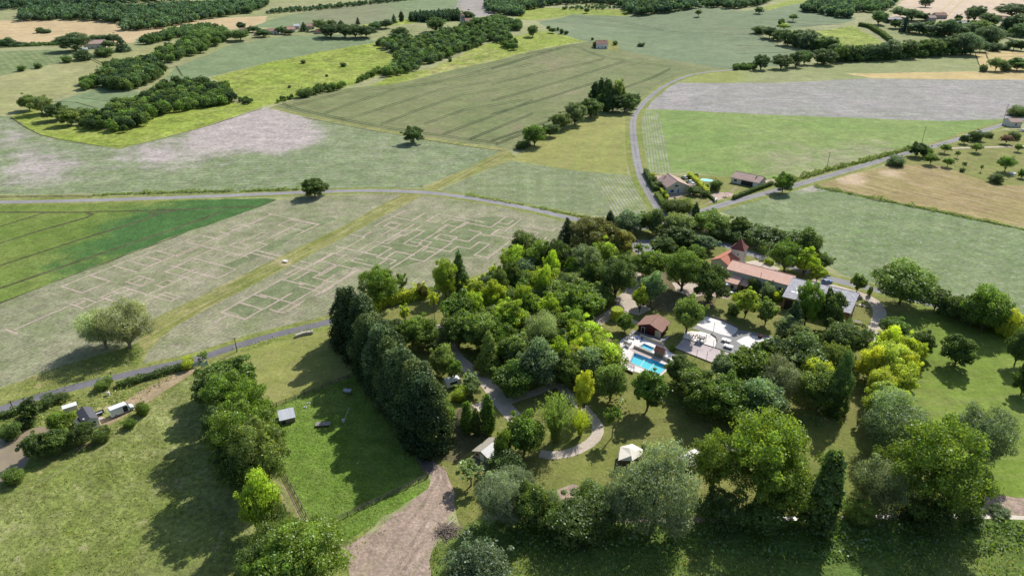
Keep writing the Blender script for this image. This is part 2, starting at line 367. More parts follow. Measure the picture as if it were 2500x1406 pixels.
def band(name, mat, pts, width, j=.15, T=None, label=None, closed=False):
    """a strip along a polyline given in picture points"""
    if T: pts = [T(p) for p in pts]
    w = [at(*p).xy for p in pts]
    s = []
    for i, p in enumerate(w):                      # smooth the line
        if 0 < i < len(w)-1:
            s += [p.lerp(w[i-1], .22), p.lerp(w[i+1], .22)]
        else: s.append(p)
    L, Rr = [], []
    for i, p in enumerate(s):
        d = (s[min(i+1, len(s)-1)]-s[max(i-1, 0)]).normalized(); n = Vector((-d.y, d.x))
        L.append(p+n*width/2); Rr.append(p-n*width/2)
    POLY.append((name, mat, [L+Rr[::-1]], j, (), label))
def lines(name, mat, polys, width, T, label=None, j=.12, snap=None):
    out = []
    for pl in polys:
        w = [at(*T(p)).xy for p in pl]
        if snap is not None:                     # the maze is laid out on a square grid: keep each stretch on one of its two axes
            ax = Vector((math.cos(R(snap)), math.sin(R(snap)))); ay = Vector((-ax.y, ax.x)); q = [w[0]]
            for p in w[1:]:
                d = p-q[-1]; u, v = d.dot(ax), d.dot(ay)
                q.append(q[-1]+(ax*u if abs(u) > abs(v) else ay*v))
            w = [p for i, p in enumerate(q) if i == 0 or (p-q[i-1]).length > .5]
        for a, b in zip(w, w[1:]):
            d = (b-a).normalized(); n = Vector((-d.y, d.x))*(width/2); a2 = a-d*width*.45; b2 = b+d*width*.45
            out.append([a2+n, b2+n, b2-n, a2-n])
    POLY.append((name, mat, out, j, (), label))

POLY.append(('ground', 'base', [[Vector(p) for p in ((-2600, -150), (2600, -150), (2600, 4200), (-2600, 4200))]], 0, (), 'open dry grassland reaching the horizon'))
# ---- far left
area('straw_field', 'base', [(-300, 40), (640, -40), (900, -40), (640, 45), (0, 60)])
area('wheat_field', 'gold', [(-300, 70), (60, 50), (310, 52), (385, 56), (560, 44), (655, 40), (642, 62), (470, 84), (420, 93), (300, 108), (0, 112), (-300, 114)], blobs=[(150, 62, 140, -.4), (120, 95, 120, .7)], label='ripe golden wheat field in front of the long dark forest')
area('green_field', 'blue', [(330, 96), (420, 80), (395, 100), (330, 106)])
area('crop_field', 'blue', [(612, 66), (645, 55), (700, 38), (830, 18), (1010, -10), (1122, -40), (1115, 20), (1000, 52), (900, 66), (760, 62), (690, 70)], blobs=[(850, 30, 160, .8)])
area('grass_margin', 'meadow', [(880, 62), (1000, 46), (1112, 20), (1118, 26), (1010, 58), (930, 68)])
area('stubble_field', 'mauve', [(1128, -40), (1230, -40), (1180, 8), (1215, 36), (1150, 44), (1122, 22)])
band('lane', 'road', [(1130, -40), (1126, 0), (1113, 22), (1108, 34)], 5)
area('vineyard', 'vine', [(-300, 120), (0, 126), (190, 122), (186, 136), (150, 152), (0, 186), (-300, 230)], label='rows of vines on the far left hillside')
area('barley_field', 'barley', [(-300, 235), (0, 187), (150, 155), (205, 140), (300, 126), (440, 98), (420, 112), (330, 150), (255, 176), (235, 213), (100, 246), (30, 286), (-300, 330)], blobs=[(60, 240, 60, .5)])
lines('wheel_tracks', 'tram', [[(215, 142), (270, 172)], [(222, 141), (262, 162)]], 1.2, lambda p: p)
area('wheat_field', 'blue', [(400, 196), (430, 165), (560, 110), (700, 88), (830, 85), (905, 96), (915, 106), (800, 124), (645, 154), (520, 186), (450, 197)], label='blue-green wheat field on the ridge below the village')
area('crop_pocket', 'blue', [(130, 250), (250, 214), (330, 222), (360, 238), (270, 282), (190, 284)])
lines('wheel_tracks', 'tram', [[(135, 248), (185, 250), (240, 266)], [(200, 240), (262, 247)], [(430, 162), (445, 186)], [(900, 98), (880, 88)]], 1.5, lambda p: p)
area('meadow', 'meadow', [(515, 190), (650, 154), (800, 124), (918, 105), (960, 138), (955, 176), (900, 192), (860, 208), (760, 228), (680, 252), (620, 262), (560, 228), (535, 202)], label='bright yellow-green sloping meadow below the ridge field')
area('meadow', 'meadow', [(22, 286), (60, 275), (75, 260), (150, 300), (270, 320), (330, 298), (420, 266), (560, 250), (645, 260), (480, 316), (292, 364), (210, 352), (105, 331), (58, 309)], blobs=[(100, 290, 60, .5), (520, 275, 60, .4)], label='yellow meadow strip curling under the dark thicket')
area('meadow', 'meadow', [(900, 212), (955, 185), (1050, 168), (1150, 122), (1230, 95), (1330, 76), (1400, 92), (1444, 100), (1320, 120), (1100, 172), (960, 206), (880, 214)], blobs=[(1100, 160, 180, .5)])
area('meadow', 'meadow', [(1262, 40), (1290, 18), (1540, 24), (1530, 42), (1400, 36), (1300, 50), (1262, 48)])
area('hill_field', 'wheatf', [(1310, 54), (1400, 36), (1525, 40), (1590, 37), (1720, 16), (1800, 28), (1880, 24), (1960, 4), (2010, 0), (2090, 48), (2060, 58), (1980, 66), (1920, 74), (1845, 80), (1900, 110), (1960, 130), (1900, 168), (1790, 174), (1600, 145), (1442, 104), (1345, 78)], blobs=[(1420, 52, 60, .4)], label='far rolling green wheat field beyond the white farmhouse')
area('meadow', 'meadow', [(1855, 22), (1960, -14), (2000, -14), (1985, 2), (1880, 26)])
area('wheat_field', 'wheat', [(655, 264), (700, 250), (850, 216), (960, 206), (1100, 173), (1330, 119), (1442, 102), (1600, 140), (1790, 172), (1700, 180), (1640, 200), (1580, 236), (1548, 272), (1440, 282), (1300, 356), (1250, 364), (1100, 346), (900, 311), (740, 281)], blobs=[(1350, 150, 90, .45), (1280, 315, 60, .6), (1080, 325, 80, .45), (1380, 230, 80, .4)], label='large olive-green wheat field with wheel tracks in the middle distance')
Z2 = ZT(600, 0, 3.569); Z3 = ZT(1200, 0, 3.569); Z4 = ZT(1800, 0, 3.569)
tr = [[(350, 935), (900, 800), (1550, 740), (2500, 490)], [(680, 990), (900, 910), (1300, 780), (2500, 560)], [(700, 1010), (870, 1040), (1100, 970), (1700, 780), (2500, 650)], [(320, 905), (400, 940), (860, 1045), (1180, 1105), (1400, 1140)],
      [(1180, 1085), (1500, 960), (1900, 820), (2500, 740)], [(1560, 1080), (1900, 960), (2500, 860)], [(1720, 1170), (2100, 1030), (2500, 880)], [(1400, 1140), (1800, 1195), (2200, 1250)], [(2180, 1260), (2500, 1130)], [(1950, 1215), (2500, 990)]]
def pair(ls, off): return [[(x, y+d) for x, y in l] for l in ls for d in (-off, off)]
lines('wheel_tracks', 'tram', pair(tr, 7), 1.3, Z2)
tr3 = [[(0, 740), (400, 640), (800, 560), (980, 515)], [(0, 880), (500, 740), (1150, 540)], [(0, 1000), (500, 850), (1000, 690)], [(0, 600), (400, 480), (700, 395), (980, 500), (1300, 555), (1600, 585)], [(300, 470), (600, 430)], [(1150, 770), (1400, 680), (1560, 600)], [(0, 1230), (300, 1130), (500, 1060)], [(400, 180), (900, 210), (1400, 270), (1700, 295), (2300, 300)], [(2300, 300), (2500, 390)], [(650, 140), (1100, 190), (1500, 265)]]
lines('wheel_tracks', 'tram', pair(tr3, 6), 1.7, Z3)
tr4 = [[(0, 330), (300, 340)], [(0, 400), (420, 410)], [(0, 470), (500, 455)], [(350, 235), (900, 215)], [(200, 170), (900, 200)], [(0, 250), (140, 255)]]
lines('wheel_tracks', 'tram', tr4, 2.2, Z4)
# ---- far right
area('meadow', 'meadow', [(1975, 80), (2085, 63), (2130, 88), (2158, 106), (2060, 120), (2040, 122), (1985, 100)], label='small yellow-green field enclosed by far hedgerows')
area('meadow', 'olive', [(2140, 62), (2230, 64), (2310, 92), (2312, 106), (2190, 104), (2160, 96)])
area('wheat_field', 'palewheat', [(2170, 46), (2240, -40), (2700, -60), (2700, 60), (2400, 52), (2300, 50), (2200, 42)], label='pale pink ripe wheat on the far right hill')
lines('wheel_tracks', 'strawc', [[(2285, 46), (2330, 0)], [(2310, 46), (2360, -6)], [(2430, 30), (2460, -8)]], 2, lambda p: p)
area('mown_field', 'olive', [(1655, 206), (1700, 180), (1800, 171), (2000, 154), (2200, 140), (2385, 138), (2398, 173), (2080, 181), (2135, 194), (1900, 205)], blobs=[(1740, 192, 90, 1.0)])
area('wheat_field', 'strawc', [(2062, 180), (2400, 175), (2700, 168), (2700, 197), (2400, 195), (2130, 192)], label='thin golden wheat strip above the grey sown field')
area('wheat_field', 'strawc', [(2376, 126), (2700, 118), (2700, 172), (2398, 173)])
lines('wheel_tracks', 'tram', [[(2405, 126), (2420, 165)], [(2410, 130), (2500, 132)], [(2412, 141), (2500, 138)], [(2380, 128), (2395, 172)]], 1.4, lambda p: p)
area('garden', 'garden', [(1444, 112), (1452, 98), (1490, 98), (1512, 112), (1514, 124), (1490, 124), (1460, 118)], j=.5)
area('sown_field', 'pinkf', [(1570, 266), (1600, 240), (1645, 203), (1900, 203), (2100, 193), (2400, 195), (2700, 196), (2700, 285), (2440, 292), (2300, 297), (2000, 286), (1600, 268)], blobs=[(2330, 230, 150, .25), (1650, 240, 40, .7)], label='grey-mauve freshly sown field beside the winding lane')
area('crop_field', 'green', [(1560, 272), (1600, 267), (2000, 285), (2300, 296), (2445, 291), (2700, 220), (2600, 270), (2400, 315), (2260, 352), (2100, 387), (1930, 432), (1850, 442), (1700, 424), (1570, 420)], blobs=[(2000, 410, 150, .55), (2150, 375, 90, .5), (1850, 370, 120, .3)], label='bright green crop field above the two roadside houses')
area('row_crop', 'rowsf', [(1556, 276), (1606, 270), (1625, 340), (1640, 421), (1572, 422)])
# ---- triangle, centre-right
area('field_triangle', 'tri', [(1245, 392), (1330, 332), (1440, 282), (1538, 273), (1534, 428), (1400, 417)], label='triangular olive-yellow field left of the winding lane')
area('crop_field', 'potatoc', [(1078, 464), (1240, 391), (1400, 416), (1536, 428), (1590, 516), (1560, 534), (1480, 530), (1300, 502), (1150, 477)], blobs=[(1500, 460, 60, .3)], label='grey-green crop field in the bend of the two lanes')
area('row_crop', 'rowsc', [(1449, 436), (1536, 428), (1586, 518), (1500, 530), (1470, 470)])
# ---- big left field
area('crop_field', 'potato', [(-400, 276), (25, 284), (60, 310), (110, 334), (292, 364), (480, 316), (648, 262), (672, 264), (740, 281), (900, 311), (1100, 346), (1232, 364), (1140, 412), (1030, 458), (700, 470), (230, 473), (-400, 478)], blobs=[(620, 300, 120, 1.0), (700, 335, 90, .8), (520, 345, 100, .65), (350, 370, 90, .45), (10, 330, 90, .5), (150, 400, 120, .45), (50, 430, 120, .4), (420, 400, 90, .35)], label='big grey-green crop field with a bare mauve patch at its upper edge')
band('grass_margin', 'strip', [(660, 262), (740, 282), (900, 313), (1100, 349), (1235, 367)], 5)
band('field_edge', 'trackshade', [(25, 286), (60, 311), (110, 335), (292, 365), (480, 317), (640, 265)], 1.2)
band('field_edge', 'trackshade', [(740, 287), (900, 318), (1100, 352), (1225, 369)], 1.2)
area('grass_track', 'strip', [(1236, 364), (1262, 386), (1150, 430), (1066, 464), (1025, 460), (1140, 412)])
# ---- roads: verge first
RD1 = [(-1000, 508), (-300, 498), (0, 494), (200, 490), (500, 480), (800, 467), (930, 465), (1050, 470), (1150, 483), (1300, 510), (1400, 535), (1500, 553), (1590, 556), (1640, 545)]
RD2 = [(1640, 552), (1622, 530), (1592, 485), (1567, 440), (1554, 390), (1546, 330), (1545, 290), (1560, 264), (1590, 233), (1625, 207), (1680, 184), (1730, 176), (1800, 170)]
RD3 = [(1625, 548), (1660, 536), (1720, 514), (1800, 489), (1900, 464), (2020, 430), (2200, 378), (2300, 352), (2400, 320), (2500, 288), (2650, 240), (3100, 95)]
RD4 = [(1630, 545), (1690, 570), (1760, 595), (1860, 628), (1960, 660), (2030, 682), (2120, 702), (2250, 735), (2400, 775), (2700, 850), (3200, 980)]
RD5 = [(-800, 1230), (-300, 1085), (0, 1000), (80, 972), (200, 940), (350, 905), (480, 878), (560, 850), (660, 820), (800, 787), (900, 757), (1050, 717), (1200, 676), (1330, 640), (1420, 605), (1490, 560)]
# maze and left crops
area('maize_field', 'corn', [(-400, 500), (0, 496), (300, 490), (640, 484), (676, 487), (640, 505), (400, 585), (0, 738), (-400, 880)], blobs=[(500, 535, 170, .9), (330, 590, 150, .75), (630, 500, 90, .8), (150, 660, 120, .5)], label='tall bright green maize wedge at the left beside the lane')
Z0 = ZT(0, 440, 3.049)
lines('wheel_tracks', 'trackshade', [[(0, 238), (500, 240), (900, 232), (1300, 220), (1900, 195)], [(0, 470), (300, 375), (640, 280), (690, 255), (640, 240)], [(0, 345), (240, 270), (330, 245)], [(0, 635), (600, 440), (1100, 285), (1160, 255), (1110, 238)], [(0, 805), (650, 580), (1100, 430), (1560, 270), (1640, 235)], [(1150, 255), (1300, 225)]], 1.5, Z0, j=.3)
band('field_edge', 'trackshade', [(-60, 762), (0, 740), (400, 588), (600, 520), (672, 489)], 1.3, j=.3)  # shadow cast by the tall maize edge, painted as a dark strip
area('maze_field', 'maize', [(-400, 886), (0, 742), (400, 589), (676, 489), (760, 480), (985, 473), (820, 563), (684, 629), (494, 724), (370, 787), (340, 832), (0, 946), (-400, 1080)], blobs=[(700, 495, 80, .35)], label='left half of the crop maze, sown field with cut paths')
area('maze_field', 'maize', [(1030, 478), (1100, 478), (1300, 513), (1490, 558), (1400, 602), (1270, 652), (1160, 683), (1000, 727), (800, 778), (650, 815), (480, 867), (342, 896), (363, 850), (422, 796), (536, 734), (706, 646), (820, 586), (900, 540)], blobs=[(1430, 580, 60, .5), (410, 850, 30, .6)], label='right half of the crop maze, sown field with cut paths')
# lush patches between the maze paths
Z8 = ZT(780, 520, 3.125)
for pg in ([(1240, 410), (1500, 330), (2370, 360), (2300, 420)],): pass
area('maze_crop', 'mazegreen', [(560, 200), (720, 150), (1100, 60), (1300, 30), (1560, 60), (1300, 160), (1280, 330), (800, 360), (500, 440), (300, 400), (100, 470), (20, 440), (300, 330)], T=Z8, j=1.5)
area('maze_crop', 'mazegreen', [(1690, 970), (1850, 880), (2000, 780), (2150, 720), (2420, 660), (2480, 720), (2300, 850), (2150, 930), (1830, 1030)], T=Z0, j=1.5)
band('crop_strip', 'mazegreen', [(1650, 660), (1900, 560), (2200, 400), (2480, 280)], 5, T=Z0)
lines('maze_path', 'path', [
 [(460, 790), (590, 848), (830, 755), (720, 690), (880, 645), (1000, 690)], [(460, 790), (720, 690)], [(840, 640), (960, 600), (1060, 660), (1210, 600), (1110, 560)], [(960, 600), (1190, 530), (1290, 580), (1500, 500)], [(1190, 530), (1390, 460), (1500, 410)],
 [(1390, 460), (1700, 575), (1760, 610)], [(1500, 410), (1600, 450), (1700, 400), (1650, 380)], [(1060, 665), (1290, 580), (1560, 480), (1850, 350), (2070, 270)], [(1730, 350), (1790, 330), (1850, 350)], [(1790, 380), (1730, 350)], [(1880, 320), (1930, 290)],
 [(2000, 250), (2060, 255), (2340, 345), (2210, 415)], [(2070, 335), (2160, 290), (2230, 320), (2340, 345)], [(2070, 335), (2230, 390)], [(2060, 400), (2260, 320)], [(1930, 465), (2060, 400), (2190, 375)], [(1840, 440), (1940, 385), (1990, 400), (1920, 440)], [(1840, 440), (1780, 465), (1840, 480)],
 [(1710, 485), (1790, 465)], [(1710, 485), (1800, 520), (1930, 465), (1970, 490), (1900, 520), (1760, 545)], [(1900, 520), (2110, 570)], [(1860, 540), (2030, 600)], [(1560, 620), (1730, 550)], [(1420, 575), (1700, 690), (1640, 735), (1340, 605)], [(1340, 605), (1420, 575)], [(1560, 620), (1690, 575)],
 [(1230, 680), (1400, 755), (1570, 690)], [(1230, 680), (1380, 620)], [(1300, 640), (1600, 520), (1650, 500)], [(1340, 715), (1450, 660)], [(1170, 775), (1250, 745), (1290, 765), (1210, 795), (1170, 775)], [(960, 745), (1050, 715), (1120, 755), (1040, 785), (960, 745)], [(1000, 760), (1080, 735)],
 [(750, 870), (850, 830), (930, 800), (1010, 830), (1120, 885), (1190, 940), (1340, 865), (1250, 825), (1080, 880)], [(750, 870), (830, 910), (1000, 850)], [(850, 830), (880, 850), (960, 820)], [(1080, 860), (1390, 745), (1560, 690)], [(1120, 885), (1200, 850), (1260, 895)], [(540, 910), (630, 880), (700, 915), (610, 950), (540, 910)], [(570, 925), (650, 905)],
 [(850, 900), (1010, 850)], [(110, 1110), (540, 945)], [(40, 1110), (125, 1145)], [(1000, 940), (1120, 885)], [(700, 915), (850, 865)]], .68, Z0, 'narrow pinkish paths cut through the left maze crop', snap=pang((425, 797), (708, 648)))
lines('maze_path', 'path', [
 [(1600, 1055), (1710, 1000), (1660, 975), (1820, 890), (1940, 850), (1890, 850), (2060, 760), (2110, 740), (2230, 790)], [(1710, 1000), (1830, 1030), (1960, 960), (1820, 895)], [(1940, 850), (2060, 920), (2130, 985)], [(1960, 960), (2060, 920), (2190, 850)], [(2010, 960), (2110, 990), (2300, 910), (2130, 930)], [(2110, 740), (2280, 650), (2500, 560)], [(2060, 980), (2250, 880), (2500, 760)], [(2230, 790), (2360, 860), (2500, 790)], [(2130, 700), (2230, 650), (2170, 635)], [(2230, 600), (2330, 630), (2500, 550)], [(2230, 650), (2390, 690), (2500, 630)], [(2230, 760), (2400, 800)], [(2390, 690), (2320, 720), (2480, 760)], [(1890, 850), (1970, 880)], [(2300, 680), (2170, 740)], [(2400, 760), (2500, 710)],
 ], .75, Z0, 'pinkish paths cut through the lower end of the right maze', snap=pang((425, 797), (708, 648)))
lines('maze_path', 'path', [
 [(0, 480), (110, 390), (290, 435), (30, 560)], [(110, 390), (0, 360), (120, 310), (180, 330), (220, 320), (190, 350)], [(290, 435), (160, 500), (0, 640)], [(120, 310), (270, 170), (230, 155), (330, 180), (420, 150)], [(130, 255), (220, 290), (340, 310), (430, 340), (480, 320), (560, 270), (480, 250)], [(240, 365), (330, 380), (440, 400), (500, 350), (430, 340)], [(240, 365), (270, 345), (340, 350)], [(350, 300), (480, 230), (600, 165), (740, 90)], [(300, 285), (420, 215), (540, 220), (600, 165)], [(420, 100), (560, 30), (700, 60), (790, 0)], [(560, 30), (690, -10)],
 [(490, 100), (580, 110), (640, 90), (530, 80), (490, 100)], [(470, 170), (560, 120), (650, 150)], [(600, 165), (640, 180), (750, 90)], [(640, 235), (750, 170), (860, 150), (740, 125)], [(640, 235), (720, 270), (760, 230), (690, 220)], [(480, 465), (690, 340), (840, 220), (760, 190)], [(540, 390), (620, 370), (540, 320), (620, 300), (690, 340)], [(540, 320), (430, 340)], [(690, 345), (810, 360), (900, 310), (1020, 230), (960, 235), (890, 300)], [(780, 250), (850, 260), (960, 320), (1080, 260), (1150, 270), (1210, 220), (1300, 235), (1180, 320), (1280, 345)], [(820, 290), (890, 300)], [(830, 260), (800, 290)],
 [(1280, 345), (1450, 260), (1650, 210), (1750, 250), (1900, 240)], [(880, 190), (970, 170), (1030, 200), (960, 210), (880, 190)], [(760, 230), (870, 180), (970, 90), (1060, 120), (1140, 70), (1000, 40), (940, 80)], [(1000, 145), (1060, 120), (1200, 90), (1320, 100), (1430, 30), (1380, 0)], [(1140, 130), (1220, 160), (1140, 220), (1060, 160)], [(1220, 160), (1310, 165), (1400, 130), (1440, 120), (1540, 50)], [(1310, 165), (1480, 190), (1560, 130), (1670, 150), (1600, 190)], [(1370, 75), (1440, 85), (1500, 60)], [(1450, 120), (1380, 90)], [(820, 60), (930, 10), (1070, 30), (1280, 50), (1180, 60)], [(820, 60), (870, 80), (960, 60)], [(910, 125), (970, 90)], [(1640, 110), (1760, 150), (1830, 120), (1900, 140)], [(880, 430), (980, 380)], [(1750, 250), (1850, 210)], [(1680, 230), (1790, 200)]], .75, Z8, 'pinkish paths cut through the upper part of the right maze', snap=pang((425, 797), (708, 648)))
area('grass_track', 'strip', [(985, 473), (1030, 478), (822, 588), (708, 648), (538, 736), (425, 797), (365, 852), (344, 897), (280, 905), (120, 925), (150, 905), (334, 836), (366, 783), (492, 722), (682, 627), (820, 561)], j=.35, blobs=[(690, 640, 26, 1.0), (420, 770, 60, .4)], label='yellow-green grass track running diagonally between the two maze halves')
area('rough_grass', 'rough', [(-400, 1084), (0, 948), (130, 900), (338, 836), (352, 858), (344, 897), (480, 868), (350, 908), (200, 943), (80, 975), (0, 1003), (-400, 1110)], label='rough straw-flecked grass between maze and lower lane')
# ---- lower left
area('meadow', 'lawn', [(-400, 1115), (0, 1003), (200, 943), (480, 880), (560, 852), (800, 790), (860, 860), (890, 920), (1060, 1150), (860, 1330), (840, 1480), (-400, 1480)], blobs=[(330, 1010, 80, .5), (420, 1000, 60, .4), (130, 1290, 120, .35)], label='long grass meadow sweeping across the lower left')
area('rough_grass', 'rough', [(-400, 1120), (0, 1006), (200, 946), (490, 884), (430, 950), (330, 1010), (240, 1090), (120, 1150), (0, 1200), (-400, 1330)])
area('mown_paddock', 'mown', [(548, 872), (620, 842), (815, 800), (850, 850), (874, 912), (760, 955), (652, 1000), (590, 950)], label='dry mown paddock between the lane and the fenced field')
area('paddock', 'padd', [(652, 1002), (760, 957), (872, 915), (960, 1030), (1045, 1164), (900, 1225), (768, 1297), (700, 1170), (672, 1100)], label='lush green fenced paddock beside the conifer row')
area('rough_grass', 'padd', [(768, 1299), (900, 1228), (1045, 1168), (1060, 1180), (960, 1250), (830, 1330), (780, 1320)])
area('trodden_strip', 'lane', [(672, 1150), (690, 1150), (768, 1299), (740, 1310)])
lines('wheel_tracks', 'sandy', [[(668, 1175), (690, 1215), (718, 1285)], [(690, 1180), (712, 1215), (742, 1290)]], .55, lambda p: p)
lines('trodden_path', 'lane', [[(420, 958), (395, 990), (355, 1020), (255, 1088), (130, 1160), (0, 1235)]], .8, lambda p: p)
area('sandy_drive', 'sandy', [(188, 1012), (225, 1000), (262, 1022), (300, 982), (380, 935), (445, 898), (478, 878), (498, 882), (478, 905), (400, 955), (330, 1000), (262, 1040), (245, 1050), (225, 1035)], j=.4, label='sandy drive leading from the gate to the cabin')
area('sandy_patch', 'sandy', [(178, 1096), (235, 1073), (236, 1080), (192, 1100)], j=.3)
area('pond', 'pond', [(-400, 1150), (-60, 1095), (0, 1072), (50, 1052), (105, 1040), (128, 1050), (70, 1085), (70, 1120), (60, 1140), (20, 1172), (-60, 1210), (-400, 1300)], j=.3, label='muddy brown pond at the left edge')
# ---- camp
area('camp_lawn', 'camp', [(812, 782), (1000, 733), (1200, 680), (1400, 606), (1480, 560), (1640, 552), (1760, 592), (1860, 628), (2030, 684), (2250, 740), (2700, 852), (2800, 1290), (2060, 1262), (1700, 1270), (1400, 1260), (1200, 1250), (1130, 1290), (1090, 1180), (1060, 1130), (900, 900)], blobs=[(1390, 1200, 30, .9), (1110, 1150, 60, .5), (1500, 950, 90, .3), (1100, 1060, 60, .9), (1950, 850, 60, .3)], label='dry lawn of the campsite under the trees')
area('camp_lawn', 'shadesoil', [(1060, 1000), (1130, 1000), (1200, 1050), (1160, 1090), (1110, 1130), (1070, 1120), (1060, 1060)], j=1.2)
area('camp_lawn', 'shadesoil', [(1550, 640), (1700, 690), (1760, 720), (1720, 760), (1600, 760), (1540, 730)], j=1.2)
area('lawn', 'rlawn', [(2160, 780), (2240, 748), (2420, 800), (2800, 880), (2800, 1230), (2500, 1215), (2410, 1208), (2300, 1120), (2230, 1000), (2200, 880)], blobs=[(2380, 1000, 80, .3)], label='broad bright lawn at the right with lone trees')
area('lawn', 'camp', [(2040, 1010), (2090, 1000), (2110, 1100), (2080, 1230), (2040, 1190)], j=1)
area('track', 'track', [(812, 790), (836, 800), (876, 880), (960, 1000), (1040, 1105), (1064, 1130), (1070, 1160), (1044, 1158), (960, 1026), (876, 912), (846, 850)], label='dark track between paddock fence and conifers')
area('dirt_yard', 'dirt', [(828, 1335), (960, 1252), (1050, 1180), (1058, 1128), (1090, 1150), (1112, 1200), (1112, 1240), (1085, 1290), (1062, 1340), (1048, 1480), (866, 1480), (852, 1400)], j=1.8, blobs=[(930, 1320, 40, .45), (1000, 1380, 30, .3)], label='bare purplish dirt track opening at the bottom')
lines('wheel_tracks', 'rut', [[(905, 1420), (960, 1330), (1030, 1235), (1068, 1170), (1066, 1135)], [(950, 1420), (1000, 1335), (1062, 1240), (1088, 1180), (1080, 1140)], [(980, 1400), (1020, 1340), (1050, 1300)]], .8, lambda p: p, j=.5)
area('rank_grass', 'nettle', [(1130, 1290), (1200, 1250), (1400, 1262), (1700, 1272), (2060, 1266), (2400, 1262), (2800, 1292), (2800, 1480), (1050, 1480), (1056, 1340)], j=1.0, blobs=[(1480, 1380, 120, .35), (2300, 1360, 140, .5)], label='rank grass along the bottom of the picture')
area('stream_bank', 'dirt', [(2380, 1204), (2500, 1214), (2800, 1240), (2800, 1290), (2520, 1258), (2400, 1256)])
area('bare_patch', 'dirt', [(1360, 1195), (1400, 1180), (1425, 1190), (1390, 1220), (1350, 1230)], j=.6)
# gravel
gr = 'gravel'
band('gravel_road', gr, [(1040, 800), (1072, 800), (1088, 832), (1110, 870), (1150, 905), (1188, 930), (1225, 985), (1272, 1036)], 4.4, label='pale gravel camp road curving past the conifers')
area('gravel_yard', gr, [(1044, 800), (1090, 788), (1100, 800), (1092, 830), (1072, 835), (1050, 815)], j=.4)
band('gravel_road', gr, [(1130, 1010), (1170, 992), (1215, 975)], 3.4)
band('gravel_road', gr, [(1225, 985), (1330, 950), (1360, 935), (1390, 965), (1440, 1010), (1464, 1045), (1450, 1076), (1400, 1104), (1345, 1112), (1318, 1106)], 2.9, label='gravel path looping under the trees to the tents')
band('gravel_road', gr, [(1425, 805), (1460, 785), (1498, 762), (1520, 745), (1540, 712), (1552, 685), (1552, 650), (1575, 615), (1600, 590), (1622, 560)], 4.2, label='gravel path from the entrance to the pool')
area('gravel_yard', gr, [(1498, 730), (1520, 715), (1560, 735), (1590, 755), (1560, 770), (1520, 760)], j=.5)
band('garden_path', gr, [(1518, 764), (1540, 780), (1560, 790)], 1.6)
area('gravel_yard', gr, [(1640, 690), (1700, 690), (1720, 720), (1690, 725), (1650, 712)], j=.6)
area('parking', 'road', [(1530, 598), (1570, 585), (1640, 590), (1620, 612), (1560, 625)], j=.4)
area('terrace', 'pinkgravel', [(1680, 712), (1740, 690), (1790, 692), (1800, 712), (1780, 730), (1720, 720)], j=.3)
area('terrace', gr, [(1820, 640), (1862, 632), (1905, 656), (1890, 668), (1830, 655)], j=.2)
band('gravel_drive', gr, [(1988, 680), (2035, 700), (2075, 712), (2110, 722), (2140, 740), (2150, 765), (2140, 800), (2118, 830)], 4.2, label='pale gravel drive curving round the barn')
area('gravel_drive', gr, [(2010, 682), (2040, 690), (2060, 715), (2020, 705)], j=.2)
# playground and pool
P = ZT(1460, 740, 5.4348)
area('playground_tarmac', 'tarmac', [(1230, 330), (1320, 295), (2000, 370), (2420, 470), (2420, 640), (2040, 735), (1800, 700), (1540, 600), (1600, 480), (1480, 400)], T=P, j=.1, label='grey tarmac between the white sand play areas')
area('sand_pitch', 'white', [(1310, 285), (1330, 240), (1440, 170), (1640, 230), (1860, 335), (1830, 390), (1760, 442), (1640, 415), (1400, 330)], T=P, j=.08, label='white sand pitch nearest the farmhouse lawn')
area('sand_pit', 'white', [(1130, 440), (1150, 385), (1240, 368), (1400, 385), (1500, 415), (1565, 460), (1578, 520), (1556, 590), (1400, 545), (1130, 468)], T=P, j=.05, label='rounded white sand pit with the play frame')
area('sand_pitch', 'white', [(1835, 500), (1930, 450), (2030, 424), (2140, 440), (2330, 480), (2390, 560), (2200, 625), (2040, 640)], T=P, j=.08, label='white sand area at the right of the table tennis tables')
area('play_court', 'court', [(1015, 600), (1135, 470), (1400, 547), (1560, 594), (1800, 675), (1790, 720), (1610, 830)], T=P, j=.03, label='pinkish rectangular ball court')
area('pool_terrace', 'deck', [(290, 505), (340, 460), (440, 400), (500, 390), (870, 545), (945, 640), (1105, 730), (960, 770), (955, 860), (830, 960), (690, 965), (290, 845), (300, 620)], T=P, j=.03, label='white paved terrace round the two pools')
Q = ZT(1500, 800, 10.815)
area('pool_boards', 'deckw', [(380, 560), (520, 500), (1080, 760), (1520, 900), (1450, 960), (1050, 830), (540, 660)], T=Q, j=.02)
area('pool_boards', 'deckw', [(270, 900), (420, 910), (560, 970), (520, 1080), (300, 1030)], T=Q, j=.02)
POOL1 = [at(*Q(p)).xy for p in ((530, 660), (1420, 1015), (1170, 1230), (425, 915))]
POOL2 = [at(*Q(p)).xy for p in ((785, 425), (1060, 545), (960, 612), (690, 492))]
POLY.append(('HOLE', None, [POOL1], 0, (), None)); POLY.append(('HOLE', None, [POOL2], 0, (), None))
